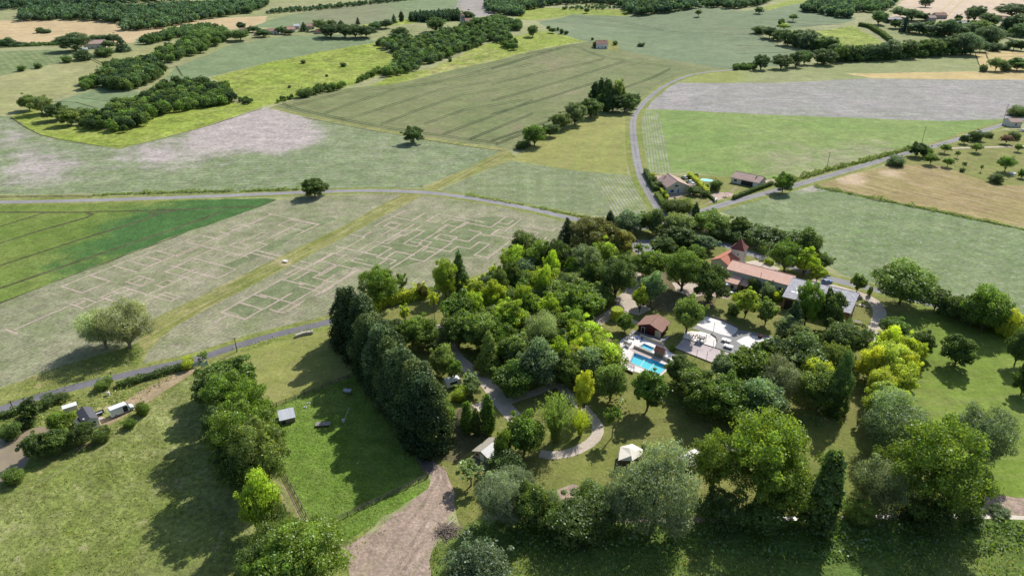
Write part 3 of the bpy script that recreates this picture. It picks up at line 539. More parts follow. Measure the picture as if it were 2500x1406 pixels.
# gardens of the two houses
Hh = ZT(1560, 400, 6.25)
area('garden', 'garden', [(120, 130), (500, 190), (800, 170), (1420, 200), (2080, 240), (2060, 300), (1440, 560), (1060, 680), (980, 700), (400, 780), (260, 520), (150, 250)], T=Hh, j=.3, label='gardens around the two roadside houses')
area('gravel_drive', 'pinkgravel', [(1060, 480), (1200, 430), (1440, 450), (1430, 560), (1010, 680), (1000, 620), (1100, 570)], T=Hh, j=.3)
area('gravel_drive', 'pinkgravel', [(240, 180), (350, 170), (340, 260), (250, 270)], T=Hh, j=.2)
area('gravel_drive', 'pinkgravel', [(1820, 250), (2080, 240), (2020, 290), (1840, 320)], T=Hh, j=.2)
area('gravel_drive', 'pinkgravel', [(380, 420), (820, 430), (800, 480), (700, 470), (600, 520), (430, 560)], T=Hh, j=.3)
# right: hay field, garden, sparse crop
area('hay_field', 'hay', [(1998, 452), (2040, 432), (2170, 404), (2300, 404), (2420, 445), (2700, 440), (2700, 600), (2500, 556), (2300, 515), (2150, 485)], blobs=[(2080, 440, 50, .8), (2180, 425, 40, .6)], label='raked brown hay field at the right edge')
area('orchard_grass', 'garden', [(2160, 402), (2250, 375), (2320, 352), (2420, 322), (2700, 250), (2700, 450), (2430, 452), (2300, 405)], label='orchard lawn with scattered fruit trees at the right')
band('garden_path', gr, [(2270, 362), (2330, 362), (2400, 360), (2480, 358), (2600, 352)], 2.5)
area('crop_field', 'potatod', [(1755, 517), (1900, 474), (1985, 452), (2150, 487), (2300, 517), (2500, 560), (2700, 610), (2700, 840), (2480, 770), (2250, 722), (2060, 672), (2010, 640), (1900, 570), (1820, 540)], blobs=[(1960, 465, 40, .6), (1850, 520, 60, .35), (1930, 600, 40, .5), (2000, 455, 30, .5)], label='sparse grey-green crop field behind the barn')
band('field_edge', 'bank', [(1985, 452), (2150, 487), (2300, 517), (2500, 560), (2700, 610)], 2.4, j=.4)
# verges and roads on top
for r, w in ((RD1, 10), (RD2, 11), (RD3, 11), (RD5, 9)): band('verge', 'verge', r, w, j=.5)
band('verge', 'verge', RD4, 9, j=.5)
band('bank', 'bank', [(-300, 484), (0, 481), (150, 479), (228, 479)], 4, j=.3, label='earth bank above the lane at far left')
area('lane_apron', 'road', [(1590, 540), (1625, 528), (1660, 536), (1700, 525), (1690, 560), (1640, 575), (1600, 565)], j=.2)
band('road', 'road', RD1, 4.6, j=.2, label='pale asphalt lane running across the middle of the fields')
band('road', 'road', RD2, 4.2, j=.1, label='lane winding away between the fields to the far trees')
band('road', 'road', RD3, 4.6, j=.1, label='road climbing to the right past the two houses')
band('road', 'road', RD4, 4.6, j=.1, label='road passing behind the farmhouse and barn')
for r_ in (RD1, RD2, RD3):
    band('road_wear', 'roadwear', r_, .9, j=.35)
band('road', 'roaddk', RD5, 3.6, j=.1, label='narrow dark lane along the lower edge of the maze')
band('stream', 'pond', [(1180, 1262), (1500, 1272), (1960, 1265), (2063, 1263), (2400, 1259), (2520, 1264), (2800, 1285), (3400, 1330)], 1.2, j=.2, label='narrow stream glinting behind the bottom trees')

def build_ground():
    verts, faces, owner = [], [], []
    for pi, (name, mat, polys, j, blobs, label) in enumerate(POLY):
        for pg in polys:
            idx = []
            k = len(pg)
            if sum(pg[i].x*pg[(i+1) % k].y-pg[(i+1) % k].x*pg[i].y for i in range(k)) < 0: pg = pg[::-1]
            for i in range(k):
                a, b = pg[i], pg[(i+1) % k]
                L = (b-a).length; dist = (a.length+b.length)/2
                st = 60 if pi == 0 else max(.8 if j > .2 else 3.0, dist*.012)
                nseg = max(1, min(400, int(L/st)))
                d = (b-a)/max(L, 1e-6); n = Vector((-d.y, d.x))
                for q in range(nseg):
                    p = a+(b-a)*(q/nseg)
                    if j > 0 and q > 0:
                        s = min(j*max(1, dist/300), .08*L)
                        p = p+n*(mnoise.noise(Vector((p.x*.35, p.y*.35, pi)))*s*.8+mnoise.noise(Vector((p.x*.06, p.y*.06, pi+.5)))*s*1.2)
                    idx.append(len(verts)); verts.append(p)
            faces.append(idx); owner.append(pi)
    y = 60.0
    while y < 2600:
        st = 7 if y < 420 else (14 if y < 900 else 32)
        x = -y*.95-60
        while x < y*.95+60:
            verts.append(Vector((x+rnd.uniform(-.2, .2)*st, y+rnd.uniform(-.2, .2)*st))); x += st
        y += st
    vo, eo, fo, ov, oe, of = delaunay_2d_cdt(verts, [], faces, 0, 1e-5)
    fa = [abs(sum((vo[f[i-1]].x*vo[f[i]].y-vo[f[i]].x*vo[f[i-1]].y) for i in range(len(f))))/2 for f in fo]
    got = [0.0]*len(faces)
    for a, orig in zip(fa, of):
        for i in orig: got[i] += a
    want = [abs(sum(verts[q[i-1]].x*verts[q[i]].y-verts[q[i]].x*verts[q[i-1]].y for i in range(len(q))))/2 for q in faces]
    bad = {i for i in range(len(faces)) if got[i] > 1.5*want[i]+5}
    for i in sorted(bad): print('LEAK', POLY[owner[i]][0], POLY[owner[i]][5], round(got[i]), round(want[i]))
    of = [[i for i in orig if i not in bad] for orig in of]
    per = {}
    for f, orig in zip(fo, of):
        if not orig: continue
        o = max(owner[i] for i in orig)
        per.setdefault(o, []).append(f)
    H = [hz(v.x, v.y) for v in vo]
    for o, fl in per.items():
        name, mat, polys, j, blobs, label = POLY[o]
        if name == 'HOLE': continue
        ids = sorted({i for f in fl for i in f}); mp = {g: l for l, g in enumerate(ids)}
        m = bpy.data.meshes.new(name)
        m.from_pydata([(vo[i].x, vo[i].y, H[i]) for i in ids], [], [[mp[i] for i in f] for f in fl])
        m.polygons.foreach_set('use_smooth', [True]*len(m.polygons))
        if blobs:
            at_ = m.attributes.new('mixv', 'FLOAT', 'POINT'); vals = []
            for i in ids:
                px, py = proj(vo[i].x, vo[i].y, H[i]); s = 0
                for bx, by, br, bv in blobs: s += bv*math.exp(-((px-bx)**2/(br*br)+(py-by)**2/(br*br*.2)))
                vals.append(s)
            at_.data.foreach_set('value', vals)
        m.materials.append(G[mat]); m.update()
        # faces must look up
        if m.polygons[0].normal.z < 0: m.flip_normals()
        ob = bpy.data.objects.new(name, m); C.objects.link(ob)
        tag(ob, label, None, None, 'structure')
build_ground()
# ================================================================== TREES
def leafquads(P, N, size, rng, aspect=.6, spread=.9, droop=0.0):
    n = len(P)
    d = N + rng.normal(0, spread, (n, 3)); d /= np.linalg.norm(d, axis=1, keepdims=True)+1e-9
    u = rng.normal(0, 1, (n, 3)); u[:, 2] -= droop
    u -= (u*d).sum(1, keepdims=True)*d; u /= np.linalg.norm(u, axis=1, keepdims=True)+1e-9
    w = np.cross(d, u)
    s = (size*rng.uniform(.65, 1.35, n))[:, None]
    v = np.stack([P+u*s, P+w*s*aspect+u*s*.1, P-u*s*.85, P-w*s*aspect-u*s*.05], 1)
    return v.reshape(-1, 3)
def qmesh(name, V, col):
    n = len(V)//4
    m = bpy.data.meshes.new(name)
    m.vertices.add(len(V)); m.vertices.foreach_set('co', np.asarray(V, np.float32).ravel())
    m.loops.add(len(V)); m.loops.foreach_set('vertex_index', np.arange(len(V), dtype=np.int32))
    m.polygons.add(n); m.polygons.foreach_set('loop_start', np.arange(0, len(V), 4, dtype=np.int32))
    m.polygons.foreach_set('loop_total', np.full(n, 4, np.int32))
    a = m.color_attributes.new('lc', 'FLOAT_COLOR', 'POINT')
    c = np.ones((len(V), 4), np.float32); c[:, :3] = col; a.data.foreach_set('color', c.ravel())
    m.update(calc_edges=True); return m
def lobes_cloud(L, rng, n, size, aspect=.6, spread=.9, droop=0, inner=.55, shade=None, zsq=1.0):
    """L: array of lobes (x,y,z,r).  Leaves sit in the outer shell of every lobe; leaves buried in other lobes are dropped."""
    L = np.asarray(L, float)
    w = L[:, 3]**2; w /= w.sum()
    k = rng.choice(len(L), n*2, p=w)
    d = rng.normal(0, 1, (n*2, 3)); d /= np.linalg.norm(d, axis=1, keepdims=True)
    rr = L[k, 3]*(inner+(1-inner)*rng.random(n*2)**.6)*(1+np.abs(rng.normal(0, .17, n*2))*rng.choice([1, -.6], n*2))
    P = L[k, :3]+d*rr[:, None]*np.array([1, 1, zsq])
    D = np.linalg.norm(P[:, None, :]-L[None, :, :3], axis=2)/L[None, :, 3]
    D[np.arange(n*2), k] = 9
    keep = D.min(1) > .62
    q = 2.1; a = rng.uniform(0, 6, 6)
    nz_ = np.sin(P[:, 0]*q+a[0])*np.sin(P[:, 1]*q*1.1+a[1])*np.sin(P[:, 2]*q*.9+a[2])+.6*np.sin(P[:, 0]*q*2.3+a[3])*np.sin(P[:, 1]*q*2.1+a[4])*np.sin(P[:, 2]*q*2.2+a[5])
    keep &= nz_ < .42
    P, d, k = P[keep][:n], d[keep][:n], k[keep][:n]
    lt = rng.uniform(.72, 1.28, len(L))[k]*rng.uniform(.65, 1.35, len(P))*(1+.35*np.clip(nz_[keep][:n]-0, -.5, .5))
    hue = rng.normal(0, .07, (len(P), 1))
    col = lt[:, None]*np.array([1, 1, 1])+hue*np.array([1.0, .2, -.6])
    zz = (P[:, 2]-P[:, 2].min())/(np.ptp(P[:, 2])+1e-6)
    col *= (.72+.38*zz)[:, None]  # shade painted into leaf colour: darker low in the crown
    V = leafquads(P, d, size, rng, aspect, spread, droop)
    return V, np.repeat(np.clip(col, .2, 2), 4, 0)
def fib(n, rng):
    i = np.arange(n)+.5; ph = np.arccos(1-2*i/n); th = math.pi*(1+5**.5)*i+rng.uniform(0, 6)
    return np.stack([np.cos(th)*np.sin(ph), np.sin(th)*np.sin(ph), np.cos(ph)], 1)
def trunkmesh(tops, h0, r, rng, name='trunk', multi=1):
    mb = MB()
    for q in range(multi):
        ox, oy = (rng.uniform(-.6, .6), rng.uniform(-.6, .6)) if multi > 1 else (0, 0)
        zt = h0+1.5
        mb.tube([(ox*.3, oy*.3, -.3), (ox*.5+rng.normal(0, .05), oy*.5, h0*.5), (ox+rng.normal(0, .15), oy+rng.normal(0, .15), zt), (ox*1.5+rng.normal(0, .3), oy*1.5+rng.normal(0, .3), zt+3.0)], [r*1.25, r, r*.75, r*.2], 7)
        for t in tops[q::multi]:
            s = Vector((ox, oy, h0*rng.uniform(.75, 1.2)))
            mid = s.lerp(Vector(t), .5)+Vector((0, 0, -.2))
            mb.tube([s, mid, Vector(t)], [r*.5, r*.3, r*.08], 5, False)
    return mb.mesh(name)
PROTO = {}
def add_proto(key, V, col, trunk, width, height):
    m = qmesh('crown', V, col); m.materials.append(NEEDLE if key[0] in 'cd' else LEAF)
    trunk.materials.append(BARKL if key[0] in 'tw' else BARK)
    PROTO[key] = (m, trunk, width, height)
def make_broad(key, seed, rx=4.0, z0=2.0, h=10.0, nl=34, lr=(1.0, 1.7), n=14000, size=.21, sq=.85, top=1.0, **kw):
    rng = np.random.default_rng(seed)
    D = fib(nl, rng)
    D = D[D[:, 2] > -.75]
    D += rng.normal(0, .12, D.shape)
    f = rng.uniform(.46, .86, len(D))
    zc = (z0+h)/2; rz = (h-z0)/2
    taper = 1-top*.0
    L = np.stack([D[:, 0]*f*rx, D[:, 1]*f*rx, zc+D[:, 2]*f*rz*.95, rng.uniform(*lr, len(D))*rx/4], 1)
    ins = rng.uniform(-.4, .4, (5, 3))*np.array([rx, rx, rz])+np.array([0, 0, zc])
    L = np.vstack([L, np.hstack([ins, np.full((5, 1), lr[1]*rx/4)])])
    Ds = fib(16, rng)+rng.normal(0, .25, (16, 3)); Ds = Ds[Ds[:, 2] > -.5]; fs = rng.uniform(.74, .92, len(Ds))   # stray sprays break the outline
    L = np.vstack([L, np.stack([Ds[:, 0]*fs*rx, Ds[:, 1]*fs*rx, zc+Ds[:, 2]*fs*rz, rng.uniform(.35, .75, len(Ds))*rx/4], 1)])
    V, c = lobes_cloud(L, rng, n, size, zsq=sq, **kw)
    tops = [tuple(L[i, :3]) for i in range(0, len(L)-5, 4)]
    add_proto(key, V, c, trunkmesh(tops, max(z0*.9, .6), .22*rx/4*1.1, rng), rx*2*.98, h)
for i in range(4): make_broad('b%d' % i, 11+i, rx=(4.0, 4.3, 3.8, 4.4)[i], z0=(.6, 1.1, .2, 1.2)[i], nl=(44, 34, 52, 38)[i], lr=((.8, 1.6), (1.0, 1.9), (.75, 1.4), (.8, 1.9))[i])
make_broad('b4', 31, rx=4.2, z0=1.8, nl=26, lr=(.8, 1.4), n=8000, size=.2, inner=.35)              # open crown
make_broad('b5', 32, rx=3.2, z0=.8, nl=44, lr=(.75, 1.5), n=13000, size=.2)                        # oval
for i in range(3): make_broad('w%d' % i, 41+i, rx=4.4, z0=.9, nl=(30, 36, 26)[i], lr=(1.1, 1.9), n=20000, size=.2, aspect=.28, spread=.7, droop=1.6, inner=.45)
for i in range(3): make_broad('s%d' % i, 51+i, rx=4.6, z0=-1.5, nl=(20, 26, 16)[i], lr=(1.1, 2.2), n=15000, size=.2)
make_broad('t0', 61, rx=3.0, z0=3.6, nl=16, lr=(.7, 1.2), n=1700, size=.3, inner=.2)
make_broad('t1', 62, rx=3.0, z0=2.4, nl=14, lr=(.8, 1.3), n=2300, size=.3, inner=.2)
make_broad('k0', 63, rx=4.6, z0=2.6, nl=34, lr=(.7, 1.5), n=16000, size=.15, inner=.3)
make_broad('k1', 64, rx=4.2, z0=1.0, nl=60, lr=(.6, 1.25), n=22000, size=.14, inner=.45)               # big spreading open crown with visible limbs
def make_axis(key, seed, prof, h=10.0, nz=16, per=5, lr=.55, n=6500, size=.24, z0=.3, off=.55, **kw):
    rng = np.random.default_rng(seed); L = []
    for i in range(nz):
        t = (i+.5)/nz; r = prof(t)
        k = max(1, int(per*min(1, r+.25)))
        for q in range(k):
            a = 2*math.pi*(q/k)+i*2.4+rng.uniform(-.4, .4)
            L.append((math.cos(a)*r*off, math.sin(a)*r*off, z0+(h-z0)*t*.97+rng.uniform(-.2, .2), max(.22, r*lr*rng.uniform(.75, 1.25))))
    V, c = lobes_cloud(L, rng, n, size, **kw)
    add_proto(key, V, c, trunkmesh([], .8, .16, rng), 2*max(prof(t/20) for t in range(21))*1.02, h)
for i in range(2):
    make_axis('p%d' % i, 71+i, lambda t: 1.35*min(1, t*4+.45)*(1-.75*t**3)*(1+.12*math.sin(t*17)), n=12000, size=.17)
    make_axis('d%d' % i, 75+i, lambda t: 2.2*min(1, t*2+.8)*(1-.72*t**2.1)*(1+.16*math.sin(t*15+i*2)), per=8, lr=.42, n=19000, size=.15, aspect=.4)
    make_axis('c%d' % i, 78+i, lambda t: 2.6*(1-t)**.8*(1+.18*math.sin(t*40))+.12, per=8, lr=.42, nz=18, n=13000, size=.2, aspect=.35, droop=.6)
def make_bamboo(key, seed):
    rng = np.random.default_rng(seed); P = []; Dn = []
    for i in range(150):
        a = rng.uniform(0, 6.28); lean = rng.uniform(.5, 4.5); hh = rng.uniform(6, 10)
        t = np.linspace(.12, 1, 55)+rng.normal(0, .01, 55)
        r = .7+lean*t**2.2
        p = np.stack([np.cos(a)*r, np.sin(a)*r, hh*(t-.28*t**3*lean/4)], 1)+rng.normal(0, .16, (55, 3)); P.append(p)
    P = np.vstack(P); N = P*np.array([1, 1, .2]); N /= np.linalg.norm(N, axis=1, keepdims=True)
    col = rng.uniform(.7, 1.35, (len(P), 1))*np.array([1, 1, 1])*(.7+.5*P[:, 2:3]/9)  # leaf colour shaded darker toward the foot of the clump
    V = leafquads(P, N, .3, rng, .22, .6, 2.0)
    mb = MB()
    for i in range(14):
        a = i*.9; mb.tube([(math.cos(a)*.5, math.sin(a)*.5, -.2), (math.cos(a)*.9, math.sin(a)*.9, 4), (math.cos(a)*1.8, math.sin(a)*1.8, 7)], [.06, .05, .02], 4, False)
    add_proto(key, V, np.repeat(col, 4, 0), mb.mesh('culms'), 8.2, 9.4)
make_bamboo('m0', 91)

TONE = dict(dk=(0.072, 0.116, 0.035), cf=(0.043, 0.070, 0.029), md=(0.123, 0.196, 0.038), br=(0.225, 0.312, 0.041), ye=(0.580, 0.536, 0.051), ol=(0.167, 0.210, 0.061), bl=(0.123, 0.181, 0.096),
            sv=(0.268, 0.312, 0.196), ru=(0.196, 0.181, 0.051), pu=(0.123, 0.065, 0.058), lb=(0.189, 0.254, 0.116), yb=(0.348, 0.406, 0.043))
TONE['dc'] = (.09, .125, .05); TONE['br'] = (.26, .345, .045); TONE['yb'] = (.37, .43, .06); TONE['mg'] = (.15, .225, .038); TONE['ye'] = (.32, .39, .08); TONE['ru'] = (.15, .165, .05); TONE['dk'] = (.09, .14, .042); TONE['bl'] = (.14, .2, .11); TONE['sw'] = (.27, .32, .225); TONE['sv'] = (.165, .21, .135); TONE['ol'] = (.155, .215, .062)
TW = dict(sw='silver', mg='fresh green', dc='dark green', dk='dark green', cf='blackish green', md='mid-green', br='bright green', ye='golden-yellow', ol='olive-green', bl='blue-green', sv='silvery grey', ru='russet-tinged', pu='purple-leaved', lb='pale green', yb='lime-yellow')
KW = dict(b='broadleaf tree', p='columnar poplar', c='conifer', d='dense tall conifer', w='willow', s='bush', t='thin young tree', m='bamboo clump', k='spreading tree')
NM = dict(b='broadleaf_tree', p='poplar_tree', c='conifer_tree', d='conifer_tree', w='willow_tree', s='bush', t='young_tree', m='bamboo_clump', k='broadleaf_tree')
CT = dict(b='tree', p='tree', c='conifer', d='conifer', w='willow', s='bush', t='tree', m='bamboo', k='tree')
def hazed(t, p):  # aerial haze mixed into leaf colour, bluer with distance
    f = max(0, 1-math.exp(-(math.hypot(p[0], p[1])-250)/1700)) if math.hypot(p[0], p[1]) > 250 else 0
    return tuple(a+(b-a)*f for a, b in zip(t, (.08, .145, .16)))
AUTO = {}
NTREE = [0]
def tree(cx, top, base, w, kind, tone, label=None, group=None, T=None, sc=1.0, hmul=1.0):
    if T:
        (cx, top), (_, base) = T((cx, top)), T((cx, base)); w = w/sc
    dep = PITCH-math.atan((703-base)/F); base -= .3*w*max(0, math.sin(dep)-.1)
    cy = (top+base)/2
    bx = 1250+(cx-1250)*(4047-base)/(4047-cy)
    p = at(bx, base)
    h = height_for(p, top)*hmul
    d = p.y*CP-(p.z-CAM_H)*SP
    wm = w*d/F
    if len(kind) == 1:
        n = sum(1 for k in PROTO if k[0] == kind); kind = kind+str(rnd.randrange(4 if kind == 'b' else n))
    m, tm, pw, ph = PROTO[kind]
    if kind[0] == 'b' and kind not in ('b4',) and h > 14.5: kind = 'k1'
    m, tm, pw, ph = PROTO[kind]
    root = empty(NM[kind[0]], p, rnd.uniform(0, 6.28))
    sw = wm/pw; sh = h/ph
    c = bpy.data.objects.new('crown', m); C.objects.link(c); c.parent = root; c.scale = (sw*rnd.uniform(.95, 1.06), sw*rnd.uniform(.95, 1.06), sh)
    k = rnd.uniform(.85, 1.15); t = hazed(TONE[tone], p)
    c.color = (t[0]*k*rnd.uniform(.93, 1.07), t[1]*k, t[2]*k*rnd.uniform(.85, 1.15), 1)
    g = bpy.data.objects.new('culms' if kind[0] == 'm' else 'trunk', tm); C.objects.link(g); g.parent = root
    g.scale = (sh if sw > sh else sw, sh if sw > sh else sw, sh) if kind[0] in 'b' else (sw, sw, sh)
    tag(root, label, CT[kind[0]], group)
    NTREE[0] += 1
    if not label: AUTO.setdefault(group, []).append((cx, tone, kind[0], root))
    return root
ORD = ['', 'second ', 'third ', 'fourth ', 'fifth ', 'sixth ', 'seventh ', 'eighth ', 'ninth ', 'tenth ', 'eleventh ', 'twelfth ', 'thirteenth ', 'fourteenth ', 'fifteenth ', 'sixteenth ', 'seventeenth ', 'eighteenth ', 'nineteenth ', 'twentieth ', 'twenty-first ', 'twenty-second ', 'twenty-third ', 'twenty-fourth ', 'twenty-fifth ', 'twenty-sixth ', 'twenty-seventh ', 'twenty-eighth ', 'twenty-ninth ']
WH = {'trees in the wooded camp left of the pool': 'in the wood left of the pool', 'trees around the farmhouse and playground': 'around the farmhouse and playground', 'trees at the right of the barn': 'right of the barn',
 'large trees along the bottom right': 'at the bottom right', 'trees and shrubs around the tents': 'around the tents', 'tree belt left of the fenced paddock': 'in the belt left of the paddock', 'bushes and trees around the cabin and pond': 'around cabin and pond',
 'hedgerow beside the winding lane': 'in the hedgerow by the winding lane', 'scattered trees in the far green wheat': 'in the far green wheat', 'hedgerow trees along the far right stream': 'along the far right stream', 'tree line around the small yellow field': 'around the small yellow field',
 'trees of the far right hamlet': 'in the far right hamlet', 'orchard trees at the right': 'in the right-hand orchard', 'trees around the crossroads': 'around the crossroads', 'garden shrubs of the two roadside houses': 'in the roadside house gardens',
 'trees on the left hill and by the far left house': 'on the far left hill', 'trees around the ridge village': 'around the ridge village'}
def W8(g): return WH[g]
def autolabel():
    for g, ls in AUTO.items():
        by = {}
        for e in sorted(ls, key=lambda e: e[0]): by.setdefault((e[1], e[2]), []).append(e)
        for (tone, k), es in by.items():
            what = TW[tone]+' '+KW[k]
            for i, e in enumerate(es):
                if len(es) == 1: s = 'the only %s %s' % (what, W8(g))
                elif i == 0: s = 'leftmost %s %s' % (what, W8(g))
                elif i == len(es)-1: s = 'rightmost %s %s' % (what, W8(g))
                else: s = '%s%s from the left %s' % (ORD[i], what, W8(g))
                e[3]['label'] = s
GROW = {g: (1.28, 1.06) for g in ('hedgerow beside the winding lane', 'hedgerow trees along the far right stream', 'tree line around the small yellow field', 'trees of the far right hamlet', 'trees around the crossroads', 'trees on the left hill and by the far left house', 'trees around the ridge village')}
GROW.update({'trees in the wooded camp left of the pool': (1.12, 1.2), 'trees around the farmhouse and playground': (1.1, 1.06)})
def trees(group, T, sc, rows):
    gw, gh = GROW.get(group, (1, 1))
    for r in rows: tree(r[0], r[1]-(r[2]-r[1])*(gh-1), r[2], r[3]*(gw if len(r) < 7 else 1), *r[4:6], label=(r[6] if len(r) > 6 else None), group=group, T=T, sc=sc)

# --- tall dense conifer row beside the paddock (nothing tells the inner ones apart)
NC = 12
for i in range(NC):
    t = i/(NC-1); dt = rnd.uniform(-16, 16)
    tree(838+(1040-838)*t+rnd.uniform(-6, 6), 694+(915-694)*t+dt, 842+(1116-842)*t, (98+24*t)*rnd.uniform(.9, 1.12), 'd', rnd.choice(['cf', 'dc', 'dc']), 'dark green conifer in the tall dense row along the paddock', 'conifers in the tall row along the paddock')
for i in range(8):
    t = i/7
    tree(886+(1060-886)*t, 712+(925-712)*t+rnd.uniform(-14, 18), 835+(1108-835)*t, (92+22*t)*rnd.uniform(.9, 1.1), 'd', rnd.choice(['cf', 'dc', 'dc']), 'dark green conifer in the tall dense row along the paddock', 'conifers in the tall row along the paddock')
Z8 = ZT(780, 520, 3.125)
trees('trees in the wooded camp left of the pool', Z8, 3.125, [
 (450, 460, 760, 280, 'b1', 'md', 'mid-green broadleaf tree rising behind the top of the conifer row'), (625, 480, 650, 95, 't1', 'ol', 'thin open olive tree standing alone against the maze'),
 (785, 555, 660, 90, 's', 'ru', 'small yellowish bush on the hedge by the maze'), (958, 395, 665, 185, 'b5', 'br', 'tall bright green tree beside the lane next to a reddish conifer'),
 (1062, 320, 610, 190, 'c', 'dk', 'tall dark conifer with reddish tips beside the lane'), (870, 620, 830, 85, 't0', 'yb', 'slender lime tree with bare trunk on the grass clearing'),
 (650, 715, 890, 90, 't1', 'br', 'small bright tree at the tail of the gravel road'), (1190, 550, 740, 170, 'b5', 'br'), (1330, 415, 570, 95, 't1', 'br', 'slim bright sapling at the lane edge near the maze'),
 (1480, 310, 500, 180, 'b', 'br'), (1570, 205, 420, 200, 'b', 'dk'), (1660, 270, 490, 190, 'b', 'md'), (1560, 370, 550, 200, 'b', 'bl'), (1805, 250, 510, 190, 'b', 'dk'),
 (1890, 70, 290, 180, 'c', 'cf'), (2090, 80, 350, 330, 'b2', 'ru'), (2290, 160, 370, 200, 'b2', 'ru'), (2170, 240, 430, 200, 'b', 'br'), (2030, 290, 550, 220, 'b', 'bl'), (2330, 330, 470, 170, 'b', 'md'),
 (2265, 390, 680, 280, 'b2', 'dk'), (1710, 460, 650, 220, 'b', 'br'), (1530, 480, 640, 190, 'b', 'md'), (1350, 550, 710, 190, 'b', 'ol'), (1450, 600, 750, 180, 'b', 'md'), (1610, 570, 690, 130, 'b', 'yb', 'small golden-topped tree buried in the middle of the camp wood'),
 (1575, 610, 770, 190, 'b', 'bl'), (1760, 560, 730, 200, 'b', 'ol'), (1945, 480, 650, 270, 'b', 'ol'), (1930, 570, 770, 220, 'b', 'md'), (2105, 560, 740, 200, 'b', 'ol'), (2000, 620, 860, 270, 'b', 'md'), (1820, 640, 860, 220, 'b', 'md'),
 (1075, 665, 910, 300, 'b', 'md', 'broad mid-green tree right of the gravel road fork'), (1335, 660, 810, 160, 'b', 'br'), (1460, 705, 990, 220, 'b5', 'br'), (1670, 690, 880, 210, 'b', 'br'), (1290, 740, 870, 180, 'b', 'ol'),
 (1690, 810, 1110, 260, 'w', 'lb', 'pale willow-like tree in the middle of the camp wood'), (1890, 800, 1010, 220, 'b', 'ol'), (1060, 810, 1050, 240, 'b', 'md'), (1225, 810, 1080, 270, 'b', 'ol'), (1290, 930, 1230, 240, 'c1', 'ol', 'olive conifer beside the gravel road bend'),
 (1530, 960, 1210, 240, 'b', 'ol'), (2030, 860, 1110, 280, 'b', 'br'), (2170, 1010, 1270, 280, 'b', 'br'), (2050, 1075, 1310, 300, 'b', 'bl'), (1670, 1070, 1360, 250, 'b', 'bl'), (1480, 1210, 1410, 270, 'b', 'md'),
 (2020, 1245, 1560, 150, 'b5', 'yb', 'slim lime-yellow tree standing out below the pool trees'), (2225, 1215, 1470, 200, 'b', 'ol'), (755, 830, 1060, 240, 'b', 'md'), (910, 960, 1080, 160, 'b', 'dk', 'small dark tree in the shade beside the gravel road'),
 (1030, 1140, 1320, 130, 't1', 'md', 'small upright tree on the verge beside the conifer row'), (1150, 1235, 1370, 130, 't1', 'lb', 'small pale tree with feathery branches beside the camp road'), (940, 1070, 1260, 170, 'b', 'ol'),
 (2450, 580, 770, 115, 'b5', 'br', 'small bright tree beside the path near the round topiary'), (2335, 790, 920, 130, 'b0', 'md', 'small round tree on the lawn by the red-walled building'), (1600, 1030, 1160, 140, 'b', 'br'),
 (560, 850, 1000, 190, 'b', 'dk'), (1760, 800, 960, 170, 'b', 'md'), (1390, 880, 1090, 180, 'b', 'md'), (1800, 930, 1150, 190, 'b', 'dk'), (1900, 1110, 1350, 200, 'b', 'ol'), (1260, 600, 720, 150, 'b', 'md'), (1200, 740, 860, 160, 'b', 'ol'), (1440, 990, 1180, 170, 'b', 'md')])
Z7 = ZT(1380, 560, 3.125)
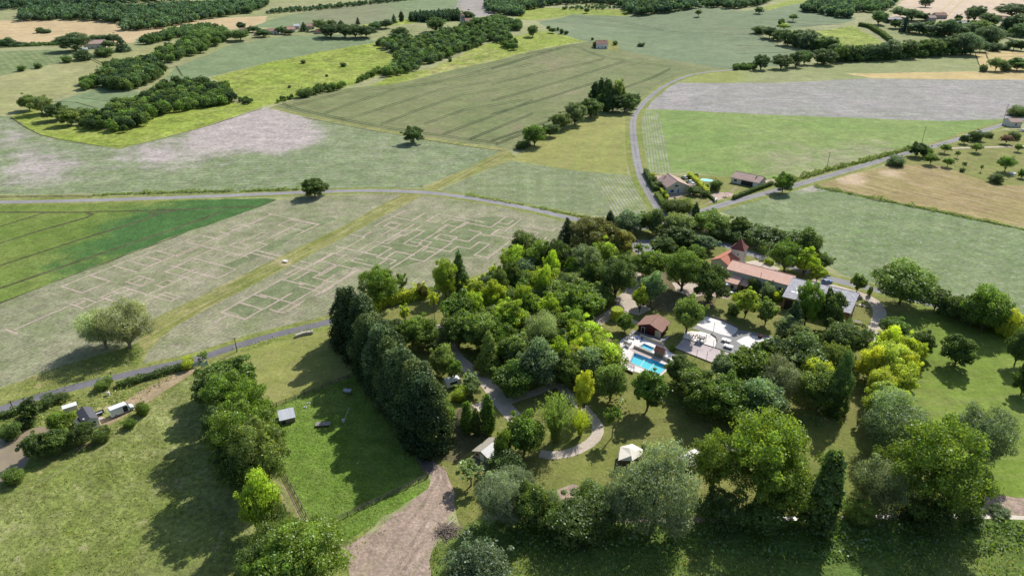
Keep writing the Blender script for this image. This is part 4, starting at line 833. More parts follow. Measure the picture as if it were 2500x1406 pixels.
trees('trees around the farmhouse and playground', Z7, 3.125, [
 (650, 165, 400, 230, 'b', 'md'), (905, 160, 500, 310, 'b1', 'md', 'large mid-green tree left of the farmhouse annex'), (1110, 280, 580, 260, 'b2', 'dk', 'dark spreading tree beside the farmhouse terrace'), (660, 350, 600, 160, 'b', 'bl'),
 (745, 65, 230, 180, 'b', 'dk'), (1065, 55, 185, 160, 'b', 'bl'), (1000, 140, 250, 120, 'b', 'md'), (880, -10, 160, 220, 'b', 'dk'), (560, 110, 210, 95, 't1', 'md', 'sparse small tree beside the entrance gravel'),
 (940, 520, 815, 220, 'b', 'ol', 'olive-green tree right of the red-walled building'), (1390, 455, 695, 205, 'b5', 'br', 'bright yellow-green tree alone on the farmhouse lawn'), (1543, 535, 745, 150, 'b5', 'ol', 'slim olive tree on the farmhouse lawn'),
 (1440, 382, 480, 110, 's1', 'ol', 'round olive bush against the long farmhouse wall'), (1547, 412, 530, 110, 's0', 'bl', 'blue-green bush against the long farmhouse wall'), (1625, 470, 545, 70, 's', 'yb', 'small yellow shrub by the farmhouse corner'), (1285, 575, 655, 90, 's', 'dk', 'small dark shrub on the farmhouse lawn'),
 (1862, 405, 760, 205, 'b0', 'md', 'tall tree hiding the front of the barn roof'), (2030, 480, 780, 195, 'b2', 'dk', 'dark tree against the right end of the barn'), (1745, 545, 840, 240, 'c0', 'cf', 'blackish conifer in front of the barn'), (1715, 670, 870, 180, 'b', 'bl'),
 (1690, 90, 350, 230, 'b', 'md'), (1850, 40, 310, 180, 'b', 'dk'), (1835, 150, 380, 180, 'b5', 'br', 'tall yellow-green tree behind the long farmhouse roof'), (1930, 270, 410, 120, 'b5', 'br', 'shorter yellow-green tree where farmhouse meets barn'), (1960, 190, 320, 140, 'b', 'dk'),
 (2240, 345, 490, 115, 'b5', 'md', 'small tree between the road and the barn end'), (1800, 740, 950, 160, 'b', 'lb'), (1530, 850, 1020, 170, 'b5', 'md', 'mid-green tree at the right edge of the playground'), (1650, 900, 1020, 130, 'b', 'yb'), (1790, 855, 1140, 330, 'b', 'dk'),
 (1640, 1030, 1340, 260, 'w', 'sv'), (1920, 1030, 1250, 240, 'b', 'yb'), (2110, 950, 1430, 230, 'd0', 'dk', 'tall dark conical tree left of the golden robinias'), (1960, 1090, 1410, 260, 'b', 'ol'), (1400, 935, 1250, 310, 'b', 'md'), (1230, 960, 1210, 200, 'b', 'bl'),
 (880, 985, 1210, 200, 'b', 'dk'), (1010, 1080, 1340, 270, 'b', 'ol'), (1280, 1165, 1500, 420, 'b3', 'md', 'broad mid-green tree in the middle of the lower camp'), (1500, 1200, 1510, 300, 'b', 'bl'), (640, 1075, 1420, 250, 'b5', 'md', 'tall tree just below the swimming pool'),
 (2140, 730, 1010, 300, 'b', 'dk'), (1080, 1180, 1480, 260, 'b', 'md'), (2050, 880, 1150, 200, 'b', 'ol'), (380, 850, 900, 60, 's', 'ol', 'low grey-green bush at the pool terrace corner'), (820, 880, 930, 40, 's', 'md', 'tiny shrub beside the ball court corner')])
Z9 = ZT(1900, 560, 3.515)
trees('trees at the right of the barn', Z9, 3.515, [
 (1085, 320, 690, 430, 'b1', 'ol', 'wide olive-green tree beside the road right of the barn'), (1370, 490, 710, 190, 'b', 'bl'), (1550, 560, 800, 200, 'b', 'dk'), (1800, 530, 910, 330, 'b', 'md'), (1680, 600, 860, 220, 'b', 'dk'), (1990, 700, 940, 180, 's', 'yb'),
 (1558, 905, 1205, 250, 'b2', 'dk', 'dark rounded tree alone on the bright lawn'), (2080, 880, 1190, 190, 'b', 'dk'), (2130, 1170, 1440, 190, 'b', 'dk'), (1240, 870, 1100, 180, 'b2', 'dk', 'dark tree behind the golden robinias'), (1010, 765, 940, 220, 'b', 'md'), (1180, 950, 1190, 170, 'b', 'br'),
 (900, 940, 1310, 260, 'b3', 'ye'), (1060, 1005, 1260, 210, 'b', 'ye'), (1060, 1150, 1460, 260, 'b3', 'ye'), (965, 1320, 1520, 240, 'b', 'ye'), (800, 1010, 1330, 200, 'b', 'yb'), (960, 860, 1120, 200, 'b', 'yb'), (1100, 900, 1180, 190, 'b', 'yb'), (880, 1180, 1500, 220, 'b3', 'ye'), (1120, 1060, 1330, 170, 'b', 'yb'), (790, 480, 570, 40, 's', 'md', 'narrow shrub beside the barn driveway')])
Z10 = ZT(1680, 930, 2.954)
trees('large trees along the bottom right', Z10, 2.954, [
 (560, 290, 960, 600, 'k0', 'mg', 'huge fresh green spreading tree at the bottom centre right'), (200, 420, 880, 380, 'k0', 'mg'), (650, 560, 1060, 440, 'k0', 'md'), (1010, 470, 1130, 230, 'p0', 'dk', 'tall dark columnar poplar at the bottom right'), (1500, 140, 590, 430, 'w0', 'bl', 'blue-grey willow below the golden robinias'),
 (2110, 215, 650, 390, 'w1', 'bl', 'blue-grey willow alone on the bright lawn'), (1790, 340, 1060, 620, 'k0', 'md', 'large mid-green spreading tree at the lower right'), (1950, 560, 1060, 400, 'b4', 'md'), (1390, 605, 1000, 340, 'w2', 'sv', 'wispy silver willow beside the stream'),
 (1440, 20, 350, 300, 'b', 'ye'), (1400, 200, 400, 200, 'b', 'ye'), (830, 760, 1040, 240, 'b', 'ol'), (260, 820, 1080, 340, 's', 'dk'), (560, 850, 1100, 300, 's', 'dk'), (1750, 850, 1080, 360, 's', 'dk'), (2050, 880, 1040, 160, 's', 'dk'), (1230, 860, 1040, 200, 's', 'ol'), (2250, 920, 980, 130, 's', 'dk'), (960, 880, 1110, 190, 's', 'dk')])
Z11 = ZT(1000, 930, 2.954)
trees('trees and shrubs around the tents', Z11, 2.954, [
 (1790, 540, 1160, 520, 'w0', 'sv', 'large silver willow in front of the white tent'), (1560, 700, 1100, 330, 'w1', 'sv'), (830, 230, 570, 270, 'b0', 'md', 'round mid-green tree right of the grey ridge tent'), (1060, 75, 480, 280, 'm0', 'ol', 'pale feathery bamboo clump inside the gravel loop'), (1235, 200, 420, 150, 'm0', 'yb', 'small yellowish bamboo clump inside the gravel loop'),
 (672, 372, 630, 130, 'b', 'md'), (690, 530, 740, 270, 's', 'dk'), (650, 690, 1080, 300, 'w2', 'sv'), (780, 640, 900, 240, 'w0', 'sv'), (860, 750, 1090, 260, 'b', 'ol'), (1000, 780, 1010, 160, 's', 'bl'), (1230, 850, 1190, 430, 's', 'dk', 'dark shrub with white blossom at the bottom centre'), (1310, 740, 910, 210, 's', 'ol'), (1110, 900, 1130, 220, 's', 'md'),
 (440, 590, 790, 200, 't', 'lb', 'thin pale sapling clump beside the dirt yard'), (500, 1215, 1500, 400, 's', 'bl', 'rounded blue-green bush at the bottom edge'), (565, 85, 400, 110, 'p1', 'md', 'ivy-clad trunk beside the grey ridge tent path'), (415, 135, 385, 95, 'p0', 'md', 'narrow tree beside the dark brown tent'), (478, 190, 400, 70, 'p1', 'dk', 'slim ivy column left of the grey ridge tent'),
 (1470, 170, 430, 130, 't0', 'md', 'lopped tree with ivy trunk above the white tent'), (360, 40, 150, 110, 's', 'br', 'bright green shrub beside the camp road'), (445, -10, 120, 120, 'b', 'lb'), (250, 90, 480, 180, 'b4', 'ol', 'sparse pine-like tree at the foot of the conifer row'), (1690, 462, 492, 34, 's', 'dk', 'tiny round shrub beside the white tent')])
trees('tree belt left of the fenced paddock', None, 1, [
 (560, 882, 985, 120, 'b2', 'md', 'dark mid-green tree at the top of the belt by the gate'), (528, 905, 1020, 95, 'b5', 'dk'), (563, 905, 1075, 130, 'k1', 'md'), (602, 935, 1110, 130, 'k1', 'md'), (548, 985, 1120, 110, 'k1', 'dk'), (596, 985, 1190, 150, 'k1', 'md'), (628, 1020, 1225, 130, 'k1', 'ol', 'largest grey-green poplar of the belt beside the paddock'), (585, 1060, 1210, 120, 'k1', 'dk'),
 (636, 1170, 1310, 95, 'b1', 'br', 'bright green tree leaning over the wheel tracks'), (672, 1235, 1320, 70, 's', 'ol'), (655, 1290, 1380, 90, 's', 'ol'), (738, 1290, 1470, 200, 'k1', 'mg', 'large fresh green tree cut by the bottom edge'), (640, 1320, 1440, 90, 's', 'dk'), (505, 900, 980, 60, 's', 'dk'), (690, 1340, 1500, 130, 'b', 'md')])
Z12 = ZT(0, 860, 3.7)
trees('bushes and trees around the cabin and pond', Z12, 3.7, [
 (270, 405, 650, 180, 'b5', 'dk', 'dark upright tree between the pond and the lane'), (540, 545, 745, 200, 'b', 'md'), (310, 735, 985, 220, 'b', 'dk'), (480, 715, 945, 220, 'b', 'dk'), (590, 715, 860, 170, 'b', 'md'), (740, 635, 845, 200, 'b0', 'dk', 'small tree hiding the cabin annexe'), (910, 685, 820, 150, 's', 'dk'),
 (930, 230, 340, 140, 's', 'ol'), (1285, 450, 570, 120, 's', 'md'), (1170, 600, 690, 100, 's', 'md'), (420, 395, 500, 140, 's', 'dk'), (550, 378, 450, 140, 's', 'dk'), (120, 1060, 1190, 180, 's', 'md'), (80, 640, 800, 160, 's', 'dk'), (200, 595, 700, 170, 's', 'dk'), (655, 535, 610, 80, 's', 'br'), (1690, 48, 155, 125, 's0', 'yb', 'bright clipped bush beside the gate'), (1830, 0, 90, 110, 't1', 'ol', 'grey-green sapling beside the gate')])
# lone field trees and the left willow
trees('lone field trees', None, 1, [
 (1008, 308, 352, 46, 'b2', 'dk', 'dark round tree alone at the edge of the big left field'), (766, 436, 484, 58, 'b2', 'dk', 'small dark tree alone beside the middle lane'),
 (245, 752, 862, 105, 'w0', 'sw', 'smaller left half of the silver willow pair by the maze'), (303, 736, 862, 125, 'w1', 'sw', 'larger right half of the silver willow pair by the maze')])
Z3 = ZT(1200, 0, 3.569)
trees('hedgerow beside the winding lane', Z3, 3.569, [
 (908, 715, 935, 85, 'p0', 'dk'), (955, 685, 950, 65, 'p1', 'dk'), (1010, 690, 975, 90, 'p0', 'dk'), (1105, 690, 965, 150, 'b4', 'ol', 'airy pale tree at the top of the hedgerow by the lane'), (955, 825, 965, 90, 'b', 'md'), (1060, 820, 985, 130, 'b', 'dk'), (1165, 825, 985, 150, 'b', 'dk'), (1240, 815, 945, 85, 'b', 'dk'),
 (865, 865, 1035, 150, 'b', 'dk'), (730, 895, 1095, 160, 'b', 'bl'), (600, 985, 1140, 140, 'b', 'ol'), (510, 1085, 1200, 115, 'b', 'dk'), (375, 1105, 1280, 150, 'b', 'md'), (250, 1240, 1305, 62, 's', 'dk'), (300, 1225, 1285, 60, 's', 'dk')])
trees('scattered trees in the far green wheat', Z3, 3.569, [
 (1805, 82, 148, 62, 'b4', 'ol'), (1303, 372, 408, 62, 's', 'dk', 'dark bush alone right of the white farmhouse'), (2332, 58, 122, 75, 'b', 'ol'), (830, 68, 118, 48, 'b', 'md'), (360, 215, 325, 92, 'b', 'ol'), (495, 225, 255, 34, 's', 'dk'), (530, 240, 292, 60, 'b', 'md'), (578, 240, 272, 26, 's', 'dk'), (612, 248, 298, 36, 's', 'dk'), (652, 265, 302, 34, 's', 'dk'), (1078, 358, 395, 45, 's', 'md', 'small tree right of the white farmhouse'), (880, 325, 352, 26, 's', 'dk'), (905, 368, 415, 50, 's', 'dk', 'dark shrub in front of the white farmhouse')])
Z4 = ZT(1800, 0, 3.569)
trees('hedgerow trees along the far right stream', Z4, 3.569, [
 (213, 478, 612, 112, 'b', 'dk'), (390, 478, 605, 140, 'b', 'dk'), (520, 448, 588, 115, 'b', 'dk'), (592, 442, 566, 105, 'b', 'md'), (765, 428, 568, 165, 'b', 'dk'), (900, 395, 545, 100, 'b', 'md'), (970, 395, 535, 110, 'b', 'dk'), (1045, 395, 532, 100, 'b', 'dk'), (1150, 388, 530, 110, 'b', 'bl'), (1240, 388, 530, 125, 'b', 'dk'),
 (1330, 348, 520, 150, 'b', 'bl'), (1412, 375, 510, 100, 'b', 'md'), (1500, 352, 510, 135, 'b', 'dk'), (1610, 348, 490, 115, 'b', 'md'), (1712, 338, 490, 145, 'b', 'md'), (1820, 338, 480, 120, 'b', 'dk'), (1905, 300, 480, 140, 'b', 'bl'), (2012, 288, 480, 185, 'b', 'bl'), (2125, 368, 455, 95, 'b', 'dk'), (2240, 373, 446, 85, 's', 'dk'), (2325, 395, 436, 80, 's', 'dk'), (2420, 348, 438, 95, 'b', 'dk'), (2485, 358, 446, 70, 'b', 'dk'),
 (2265, 508, 625, 165, 'b4', 'ol', 'airy olive tree above the golden wheat strip'), (2340, 550, 625, 85, 's', 'dk', 'dark bush between two trees above the golden strip'), (2450, 508, 618, 170, 'b', 'md', 'mid-green tree at the right edge above the golden strip'), (2150, 563, 626, 72, 's', 'dk', 'small dark bush at the left end above the golden strip')])
trees('tree line around the small yellow field', Z4, 3.569, [
 (430, 262, 395, 95, 'b', 'dk'), (510, 262, 408, 125, 'b', 'bl'), (620, 262, 425, 155, 'b', 'bl'), (700, 330, 440, 110, 'b', 'dk'), (780, 318, 455, 165, 'b', 'md'), (855, 395, 475, 100, 'b', 'dk'), (288, 238, 335, 92, 'b', 'dk'), (355, 272, 355, 82, 's', 'dk'), (190, 228, 292, 84, 's', 'md'), (490, 122, 190, 65, 'b4', 'ol'), (385, 170, 225, 50, 's', 'md'), (410, 205, 268, 85, 'b4', 'yb')])
trees('trees of the far right hamlet', Z4, 3.569, [
 (1240, 98, 215, 115, 'b', 'md'), (1425, 72, 155, 115, 'b', 'bl'), (1530, 82, 180, 135, 'b', 'md'), (1470, 138, 278, 85, 'c', 'cf'), (1570, 198, 292, 125, 'b', 'dk'), (1638, 118, 182, 82, 'b', 'dk'), (1760, 208, 312, 155, 'b', 'dk'), (1855, 178, 325, 130, 'b', 'dk'), (1928, 130, 192, 50, 'b5', 'dk'), (2080, 52, 192, 135, 'b5', 'dk'), (1930, 218, 310, 125, 'b', 'md'), (2122, 178, 295, 130, 'b', 'br'), (2205, 228, 392, 175, 'b', 'bl'), (2410, 36, 150, 230, 'b', 'dk'), (2200, 118, 232, 135, 'b', 'dk'), (2335, 148, 265, 75, 'c', 'dk'), (2430, 128, 272, 150, 'b', 'dk'), (2480, 208, 315, 130, 'b', 'md'), (1385, 170, 250, 80, 'b', 'dk'), (1650, -20, 65, 110, 'b', 'dk', 'small tree clump in the pale pink wheat'), (2030, 200, 300, 110, 'b', 'lb')])
Z6 = ZT(1900, 240, 4.135)
trees('orchard trees at the right', Z6, 4.135, [
 (58, 752, 965, 185, 'b2', 'md', 'tree beside the road to the right of the two houses'), (1410, 445, 595, 155, 'b2', 'dk', 'dark tree on the roadside at the orchard corner'), (1510, 488, 605, 110, 's', 'md'), (1190, 588, 682, 180, 's', 'dk'), (1547, 555, 678, 145, 'b4', 'md'), (1720, 598, 700, 115, 'b4', 'md'), (1690, 458, 560, 115, 'b4', 'md'), (2010, 448, 556, 125, 'b4', 'md'), (1885, 368, 465, 90, 'b', 'dk'), (2010, 318, 435, 145, 's', 'dk'), (2310, 368, 468, 135, 'b4', 'pu', 'purple-leaved tree in the orchard lawn'),
 (2430, 458, 545, 85, 'b4', 'md'), (2312, 575, 750, 175, 'b4', 'md'), (2208, 768, 858, 135, 's', 'dk'), (2465, 715, 810, 70, 'b', 'md'), (1880, 638, 705, 55, 't', 'md'), (2390, 335, 415, 130, 's', 'dk'), (1815, 525, 605, 60, 't', 'ol'), (2055, 665, 745, 34, 't', 'ol'), (2420, 78, 178, 190, 's', 'md', 'roadside bush at the right edge by the sown field'), (1860, 705, 745, 50, 's', 'dk'), (2130, 340, 395, 90, 's', 'dk')])
Z5 = ZT(1400, 380, 4.135)
trees('trees around the crossroads', Z5, 4.135, [
 (370, 553, 785, 220, 'c1', 'cf', 'blackish conifer left of the crossroads beside the lane'), (555, 595, 805, 200, 'b', 'bl'), (685, 578, 768, 145, 'b', 'md'), (808, 565, 798, 170, 'b', 'dk'), (1062, 585, 838, 205, 'b', 'lb'), (1232, 468, 745, 180, 'c1', 'cf', 'tall blackish conifer right of the crossroads'), (1385, 568, 805, 265, 'b', 'md'), (1560, 688, 838, 140, 'b', 'md'), (1690, 628, 838, 150, 'b', 'dk'), (1000, 440, 588, 200, 's', 'dk', 'big dark hedge bush in the garden at the crossroads'), (1130, 440, 570, 150, 's', 'ol', 'olive bush in the garden at the crossroads'),
 (895, 695, 838, 170, 'b', 'ol'), (1130, 758, 928, 180, 'b', 'dk'), (1275, 818, 965, 190, 'b', 'bl'), (1900, 718, 910, 270, 'b', 'dk'), (2045, 738, 910, 190, 'b', 'dk'), (1800, 738, 885, 160, 'b', 'ol'), (1480, 730, 860, 150, 's', 'dk'), (1620, 770, 880, 160, 's', 'dk'), (2260, 780, 960, 260, 'b', 'dk')])
trees('garden shrubs of the two roadside houses', Z5, 4.135, [
 (1442, 236, 355, 112, 's2', 'dk', 'clipped dark domed bush beside the small house pool'), (870, 268, 345, 125, 's', 'dk'), (800, 198, 295, 85, 's', 'dk'), (1220, 318, 405, 135, 'b', 'dk'), (800, 170, 215, 60, 's', 'yb'), (1170, 190, 230, 60, 's', 'md'), (1240, 180, 218, 40, 's', 'dk'), (1200, 305, 360, 70, 's', 'dk'), (1320, 350, 420, 80, 's', 'dk'), (920, 350, 420, 40, 's', 'ol'), (1350, 285, 330, 40, 's', 'md')])
Z1 = ZT(0, 0, 3.569)
trees('trees on the left hill and by the far left house', Z1, 3.569, [
 (240, 825, 968, 115, 'b', 'md'), (345, 838, 1000, 140, 'b', 'ol'), (480, 905, 1055, 140, 'b', 'dk'), (600, 950, 1100, 140, 'b', 'ol'), (640, 290, 450, 210, 'b', 'dk'), (725, 440, 525, 105, 's', 'dk'), (580, 490, 548, 58, 's', 'md'), (330, 550, 598, 48, 's', 'md'), (187, 570, 622, 46, 's', 'md'), (60, 338, 415, 90, 'b', 'dk'), (155, 370, 412, 70, 's', 'dk'), (1055, 320, 450, 110, 'c', 'dk'), (945, 362, 425, 80, 'b', 'dk'), (880, 305, 380, 130, 'b', 'dk'), (980, 298, 378, 100, 'b', 'dk'), (800, 318, 388, 90, 'b', 'dk'), (900, 412, 490, 120, 's', 'md'), (1470, 368, 425, 58, 's', 'dk'), (345, 245, 288, 55, 's', 'dk'), (405, 258, 290, 60, 's', 'dk'), (2100, 195, 262, 60, 'b', 'dk'), (2090, 260, 358, 120, 'b', 'md')])
Z2 = ZT(600, 0, 3.569)
trees('trees around the ridge village', Z2, 3.569, [
 (735, 210, 330, 150, 'b', 'dk'), (860, 215, 330, 120, 'b', 'dk'), (950, 215, 330, 120, 'b', 'dk'), (1045, 225, 330, 120, 'b', 'dk'), (505, 195, 275, 75, 'c', 'dk'), (645, 170, 270, 90, 'b', 'ol'), (745, 175, 230, 70, 'b', 'ol'), (830, 180, 240, 90, 'c', 'dk'), (975, 150, 215, 40, 'c', 'dk'), (150, 260, 325, 95, 'b', 'dk'), (310, 232, 300, 70, 'b', 'md'), (375, 262, 305, 65, 'b', 'dk'), (60, 230, 285, 90, 'b', 'dk'), (1125, 200, 275, 80, 'b', 'dk'), (1220, 180, 250, 90, 'b', 'dk'), (1290, 125, 205, 50, 'c', 'dk'), (1355, 100, 190, 45, 'p', 'ru', 'tall russet columnar tree behind the ridge village'), (1660, 155, 280, 140, 'b', 'md'), (1930, 95, 185, 100, 'b', 'dk'), (2020, 150, 240, 90, 'b', 'md'), (1350, 245, 300, 110, 's', 'md'), (505, 768, 852, 95, 's', 'dk')])
wp = [(1110, 745), (1250, 692), (1420, 645), (1490, 720), (1440, 800), (1480, 900), (1390, 965), (1330, 905), (1280, 960), (1165, 880), (1112, 830)]
def inpoly(p, x, y):
    c = False; j = len(p)-1
    for i in range(len(p)):
        if (p[i][1] > y) != (p[j][1] > y) and x < (p[j][0]-p[i][0])*(y-p[i][1])/(p[j][1]-p[i][1])+p[i][0]: c = not c
        j = i
    return c
fr = random.Random(21); k = 0
while k < 34:
    x, y = fr.uniform(1110, 1490), fr.uniform(645, 965)
    if not inpoly(wp, x, y): continue
    px = F*.9/(CAM_H/math.sin(PITCH-math.atan((703-y)/F)))
    tree(x, y-px*fr.uniform(8, 14.5), y, px*fr.uniform(6, 9), 'b', fr.choice(['md', 'dk', 'br', 'ol', 'br', 'mg', 'bl', 'yb', 'br']), None, 'trees in the wooded camp left of the pool'); k += 1
autolabel()
print('TREES', NTREE[0])
# ================================================================== WOODS, HEDGES, UNDERGROWTH
def inside(poly, x, y):
    c = False; n = len(poly); j = n-1
    for i in range(n):
        xi, yi = poly[i]; xj, yj = poly[j]
        if (yi > y) != (yj > y) and x < (xj-xi)*(y-yi)/(yj-yi)+xi: c = not c
        j = i
    return c
def lowcrown(seed, conical=False, n=190, size=.95):
    rng = np.random.default_rng(seed); D = fib(16, rng); D = D[D[:, 2] > -.6]
    if conical:
        L = [(math.cos(i*2.4)*(1-i/14)*1.2, math.sin(i*2.4)*(1-i/14)*1.2, .6+i*.68, .35+1.3*(1-i/14)) for i in range(13)]
    else:
        f = rng.uniform(.5, .8, len(D)); L = np.stack([D[:, 0]*f*4, D[:, 1]*f*4, 5.2+D[:, 2]*f*4.2, rng.uniform(1.4, 2.4, len(D))], 1)
    return lobes_cloud(L, rng, n, size, inner=.5, spread=.7, aspect=.75)
WOODLEAF = leafmat('woodland_leaves', .38, .0)
LOW = [lowcrown(200+i, n=230, size=1.0) for i in range(5)]; LOWC = [lowcrown(220+i, True, 200, .8) for i in range(2)]
FINE = [lowcrown(240+i, n=800, size=.55) for i in range(5)]
def wood(name, label, pts, T, spacing, hr, tones, conical=False, fine=False, wr=(.85, 1.3), group=None):
    w = [at(*T(p)).xy for p in pts]; pl = [(p.x, p.y) for p in w]
    xs = [p[0] for p in pl]; ys = [p[1] for p in pl]
    rng = np.random.default_rng(int(abs(xs[0]*10)) % 99991)
    Vs, Cs = [], []
    y = min(ys)
    while y < max(ys):
        x = min(xs)
        while x < max(xs):
            px, py = x+rng.uniform(-.45, .45)*spacing, y+rng.uniform(-.45, .45)*spacing
            if inside(pl, px, py):
                V, c = (LOWC if conical else (FINE if fine else LOW))[rng.integers(2 if conical else 5)]
                h = rng.uniform(*hr); s = h/10; ws = s*rng.uniform(*wr)
                a = rng.uniform(0, 6.28); ca, sa = math.cos(a), math.sin(a)
                X = np.stack([(V[:, 0]*ca-V[:, 1]*sa)*ws+px, (V[:, 0]*sa+V[:, 1]*ca)*ws+py, V[:, 2]*s+hz(px, py)-.05*h], 1)
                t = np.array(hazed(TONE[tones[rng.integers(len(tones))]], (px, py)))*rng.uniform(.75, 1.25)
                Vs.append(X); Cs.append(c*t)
            x += spacing
        y += spacing
    if not Vs: print('EMPTY WOOD', label); return
    m = qmesh(name, np.vstack(Vs), np.vstack(Cs)); m.materials.append(WOODLEAF)
    o = bpy.data.objects.new(name, m); C.objects.link(o); o.color = (1, 1, 1, 1)
    tag(o, label, 'wood', group, 'stuff')
    print(label, len(Vs))
I1 = lambda p: p
wood('forest', 'long dark forest beyond the golden wheat at far left', [(195, 190), (190, 130), (300, 90), (480, 85), (800, 85), (1300, 85), (1900, 45), (2000, 20), (2330, 10), (2330, 60), (2230, 112), (1800, 172), (1400, 255), (1090, 280), (1090, 215), (800, 188), (480, 182)], Z1, 9, (9, 14), ['dk', 'dk', 'bl', 'dk', 'md'])
wood('forest', 'dark forest along the top left corner of the view', [(-100, 95), (-100, -70), (1950, -70), (1500, 20), (1200, 40), (1000, 52), (700, 60), (500, 75)], Z1, 13, (10, 16), ['dk', 'dk', 'bl'])
wood('wood', 'dark pine thicket on the left hill with long shadows', [(900, 780), (880, 700), (900, 660), (1020, 600), (1200, 560), (1300, 560), (1420, 620), (1400, 680), (1260, 770), (1100, 800)], Z1, 6.5, (8, 13), ['dk', 'cf', 'dk', 'ol'], fine=True)
wood('wood', 'small thicket at the left tip of the hill pines', [(705, 795), (735, 730), (830, 700), (880, 740), (860, 770), (760, 790)], Z1, 5, (6, 9), ['md', 'dk'], fine=True)
wood('wood', 'broad dark thicket above the yellow meadow strip', [(930, 1000), (960, 950), (1180, 900), (1300, 840), (1420, 760), (1600, 740), (1800, 740), (2000, 800), (2050, 890), (1960, 915), (1600, 985), (1390, 1020), (1280, 1090), (1110, 1165), (920, 1155), (700, 1115), (720, 1030), (880, 1040)], Z1, 5.6, (5, 10), ['dk', 'dk', 'cf', 'md', 'ol'], fine=True)
wood('wood', 'tree belt climbing the left hill to the village', [(1290, 540), (1320, 500), (1500, 450), (1620, 370), (1850, 280), (2000, 310), (2010, 360), (1870, 425), (1720, 485), (1540, 545), (1420, 560)], Z1, 7, (7, 12), ['md', 'dk', 'md', 'ol'], fine=True)
wood('wood', 'thin wood along the back of the left hill', [(1225, 410), (1240, 385), (1370, 335), (1500, 290), (1750, 250), (1860, 250), (1640, 330)], Z1, 7, (7, 10), ['dk', 'dk', 'md'])
wood('wood', 'bushy wood covering the slope below the church', [(1140, 400), (1160, 370), (1260, 345), (1500, 350), (1650, 300), (1850, 260), (2060, 200), (2200, 165), (2400, 230), (2420, 265), (2260, 280), (2365, 395), (2335, 455), (2240, 405), (2110, 355), (2030, 412), (1940, 440), (1850, 472), (1700, 540), (1560, 570), (1500, 615), (1360, 655), (1185, 685), (1180, 650), (1280, 570), (1290, 470)], Z2, 6, (4, 9.5), ['dk', 'bl', 'md', 'ol', 'dk'], fine=True)
wood('wood', 'dark planted pines beside the village church', [(1425, 195), (1425, 165), (1570, 160), (1860, 130), (1880, 185), (1600, 205)], Z2, 7, (11, 14), ['cf'], conical=True)
wood('wood', 'dark wood at the top right of the ridge', [(2085, 110), (2100, 20), (2350, -60), (2500, -60), (2420, 100), (2420, 150), (2250, 140)], Z2, 9, (9, 14), ['dk', 'bl'])
wood('forest', 'long bluish pine forest along the top of the hill field', [(130, 105), (120, -60), (2560, -80), (2340, 55), (2100, 88), (1850, 66), (1700, 90), (1550, 118), (1250, 145), (1190, 125), (1150, 70), (1000, 40), (880, 34), (560, 50), (300, 95)], Z3, 10, (9, 15), ['dk', 'bl', 'cf', 'dk'])
wood('wood', 'scrubby bushes between meadow and pine forest', [(560, 85), (640, 75), (900, 50), (1100, 70), (1170, 80), (1080, 85), (900, 92), (700, 92)], Z3, 9, (3, 6), ['md', 'bl', 'dk'])
wood('wood', 'dark spinney on the crest of the far right hill field', [(545, 110), (640, 40), (990, -10), (1000, 150), (955, 172), (800, 148), (690, 118)], Z4, 9, (10, 14), ['dk', 'cf', 'bl'])
wood('wood', 'wood at the far top right behind the hamlet', [(1000, 115), (1000, 0), (1400, -70), (1460, -70), (1340, 80), (1260, 105), (1130, 118)], Z4, 10, (9, 14), ['dk', 'bl', 'md'])
wood('wood', 'bushes filling the gardens of the far right hamlet', [(1560, 290), (1640, 210), (1900, 200), (2080, 210), (2280, 250), (2450, 260), (2500, 330), (2300, 340), (2250, 390), (2050, 420), (1880, 330), (1700, 330)], Z4, 8, (3.5, 8), ['dk', 'md', 'bl', 'ol'])
wood('hedgerow', 'far dark hedgerow with trees on the pale field edge', [(130, 125), (300, 95), (650, 70), (1000, 35), (1450, -15), (1500, 0), (1000, 55), (650, 92), (300, 120)], Z2, 7, (4, 8), ['dk', 'dk', 'bl'])
wood('hedgerow', 'low hedgerow at the foot of the golden wheat', [(-50, 415), (-50, 392), (300, 392), (560, 385), (560, 402), (300, 410)], Z1, 4, (2.5, 4), ['dk', 'md'])
wood('hedgerow', 'row of bushes between meadow and wheat on the slope', [(560, 830), (620, 790), (780, 770), (880, 748), (880, 765), (760, 800), (620, 832)], Z2, 4, (3.5, 7), ['dk', 'md'], fine=True)
wood('hedgerow', 'low bushes at the meadow corner', [(240, 905), (300, 870), (430, 845), (430, 860), (330, 895), (260, 908)], Z2, 3.2, (2, 4), ['dk', 'md'], fine=True)
wood('hedgerow', 'bushes leading up to the slope wood', [(925, 735), (1000, 695), (1100, 640), (1180, 610), (1190, 640), (1090, 690), (980, 728)], Z2, 4, (3, 6), ['dk', 'md', 'ol'], fine=True)
wood('hedgerow', 'low scrub between the far meadow and the wheat', [(2080, 880), (2150, 870), (2200, 890), (2180, 915), (2100, 905)], Z1, 3.2, (2.5, 4), ['dk'], fine=True)
wood('hedgerow', 'low hedge along the end of the winding lane', [(2105, 612), (2115, 585), (2300, 580), (2310, 608), (2200, 616)], Z3, 3.2, (3.5, 5), ['dk', 'dk', 'md'], fine=True)
wood('hedgerow', 'scrub filling the gaps along the far right stream', [(690, 560), (850, 520), (1200, 512), (1700, 480), (2040, 470), (2040, 482), (1700, 500), (1250, 535), (860, 548)], Z4, 4.5, (5, 9), ['dk', 'dk', 'md'])
wood('hedgerow', 'scrub in the tree line left of the small yellow field', [(400, 390), (560, 400), (700, 425), (860, 460), (880, 480), (700, 450), (500, 420)], Z4, 4.5, (4, 8), ['dk', 'bl'])
wood('bushes', 'scattered bushes on the flowering slope below the ridge', [(0, 0)], I1, 1, (1, 2), ['dk']) if False else None
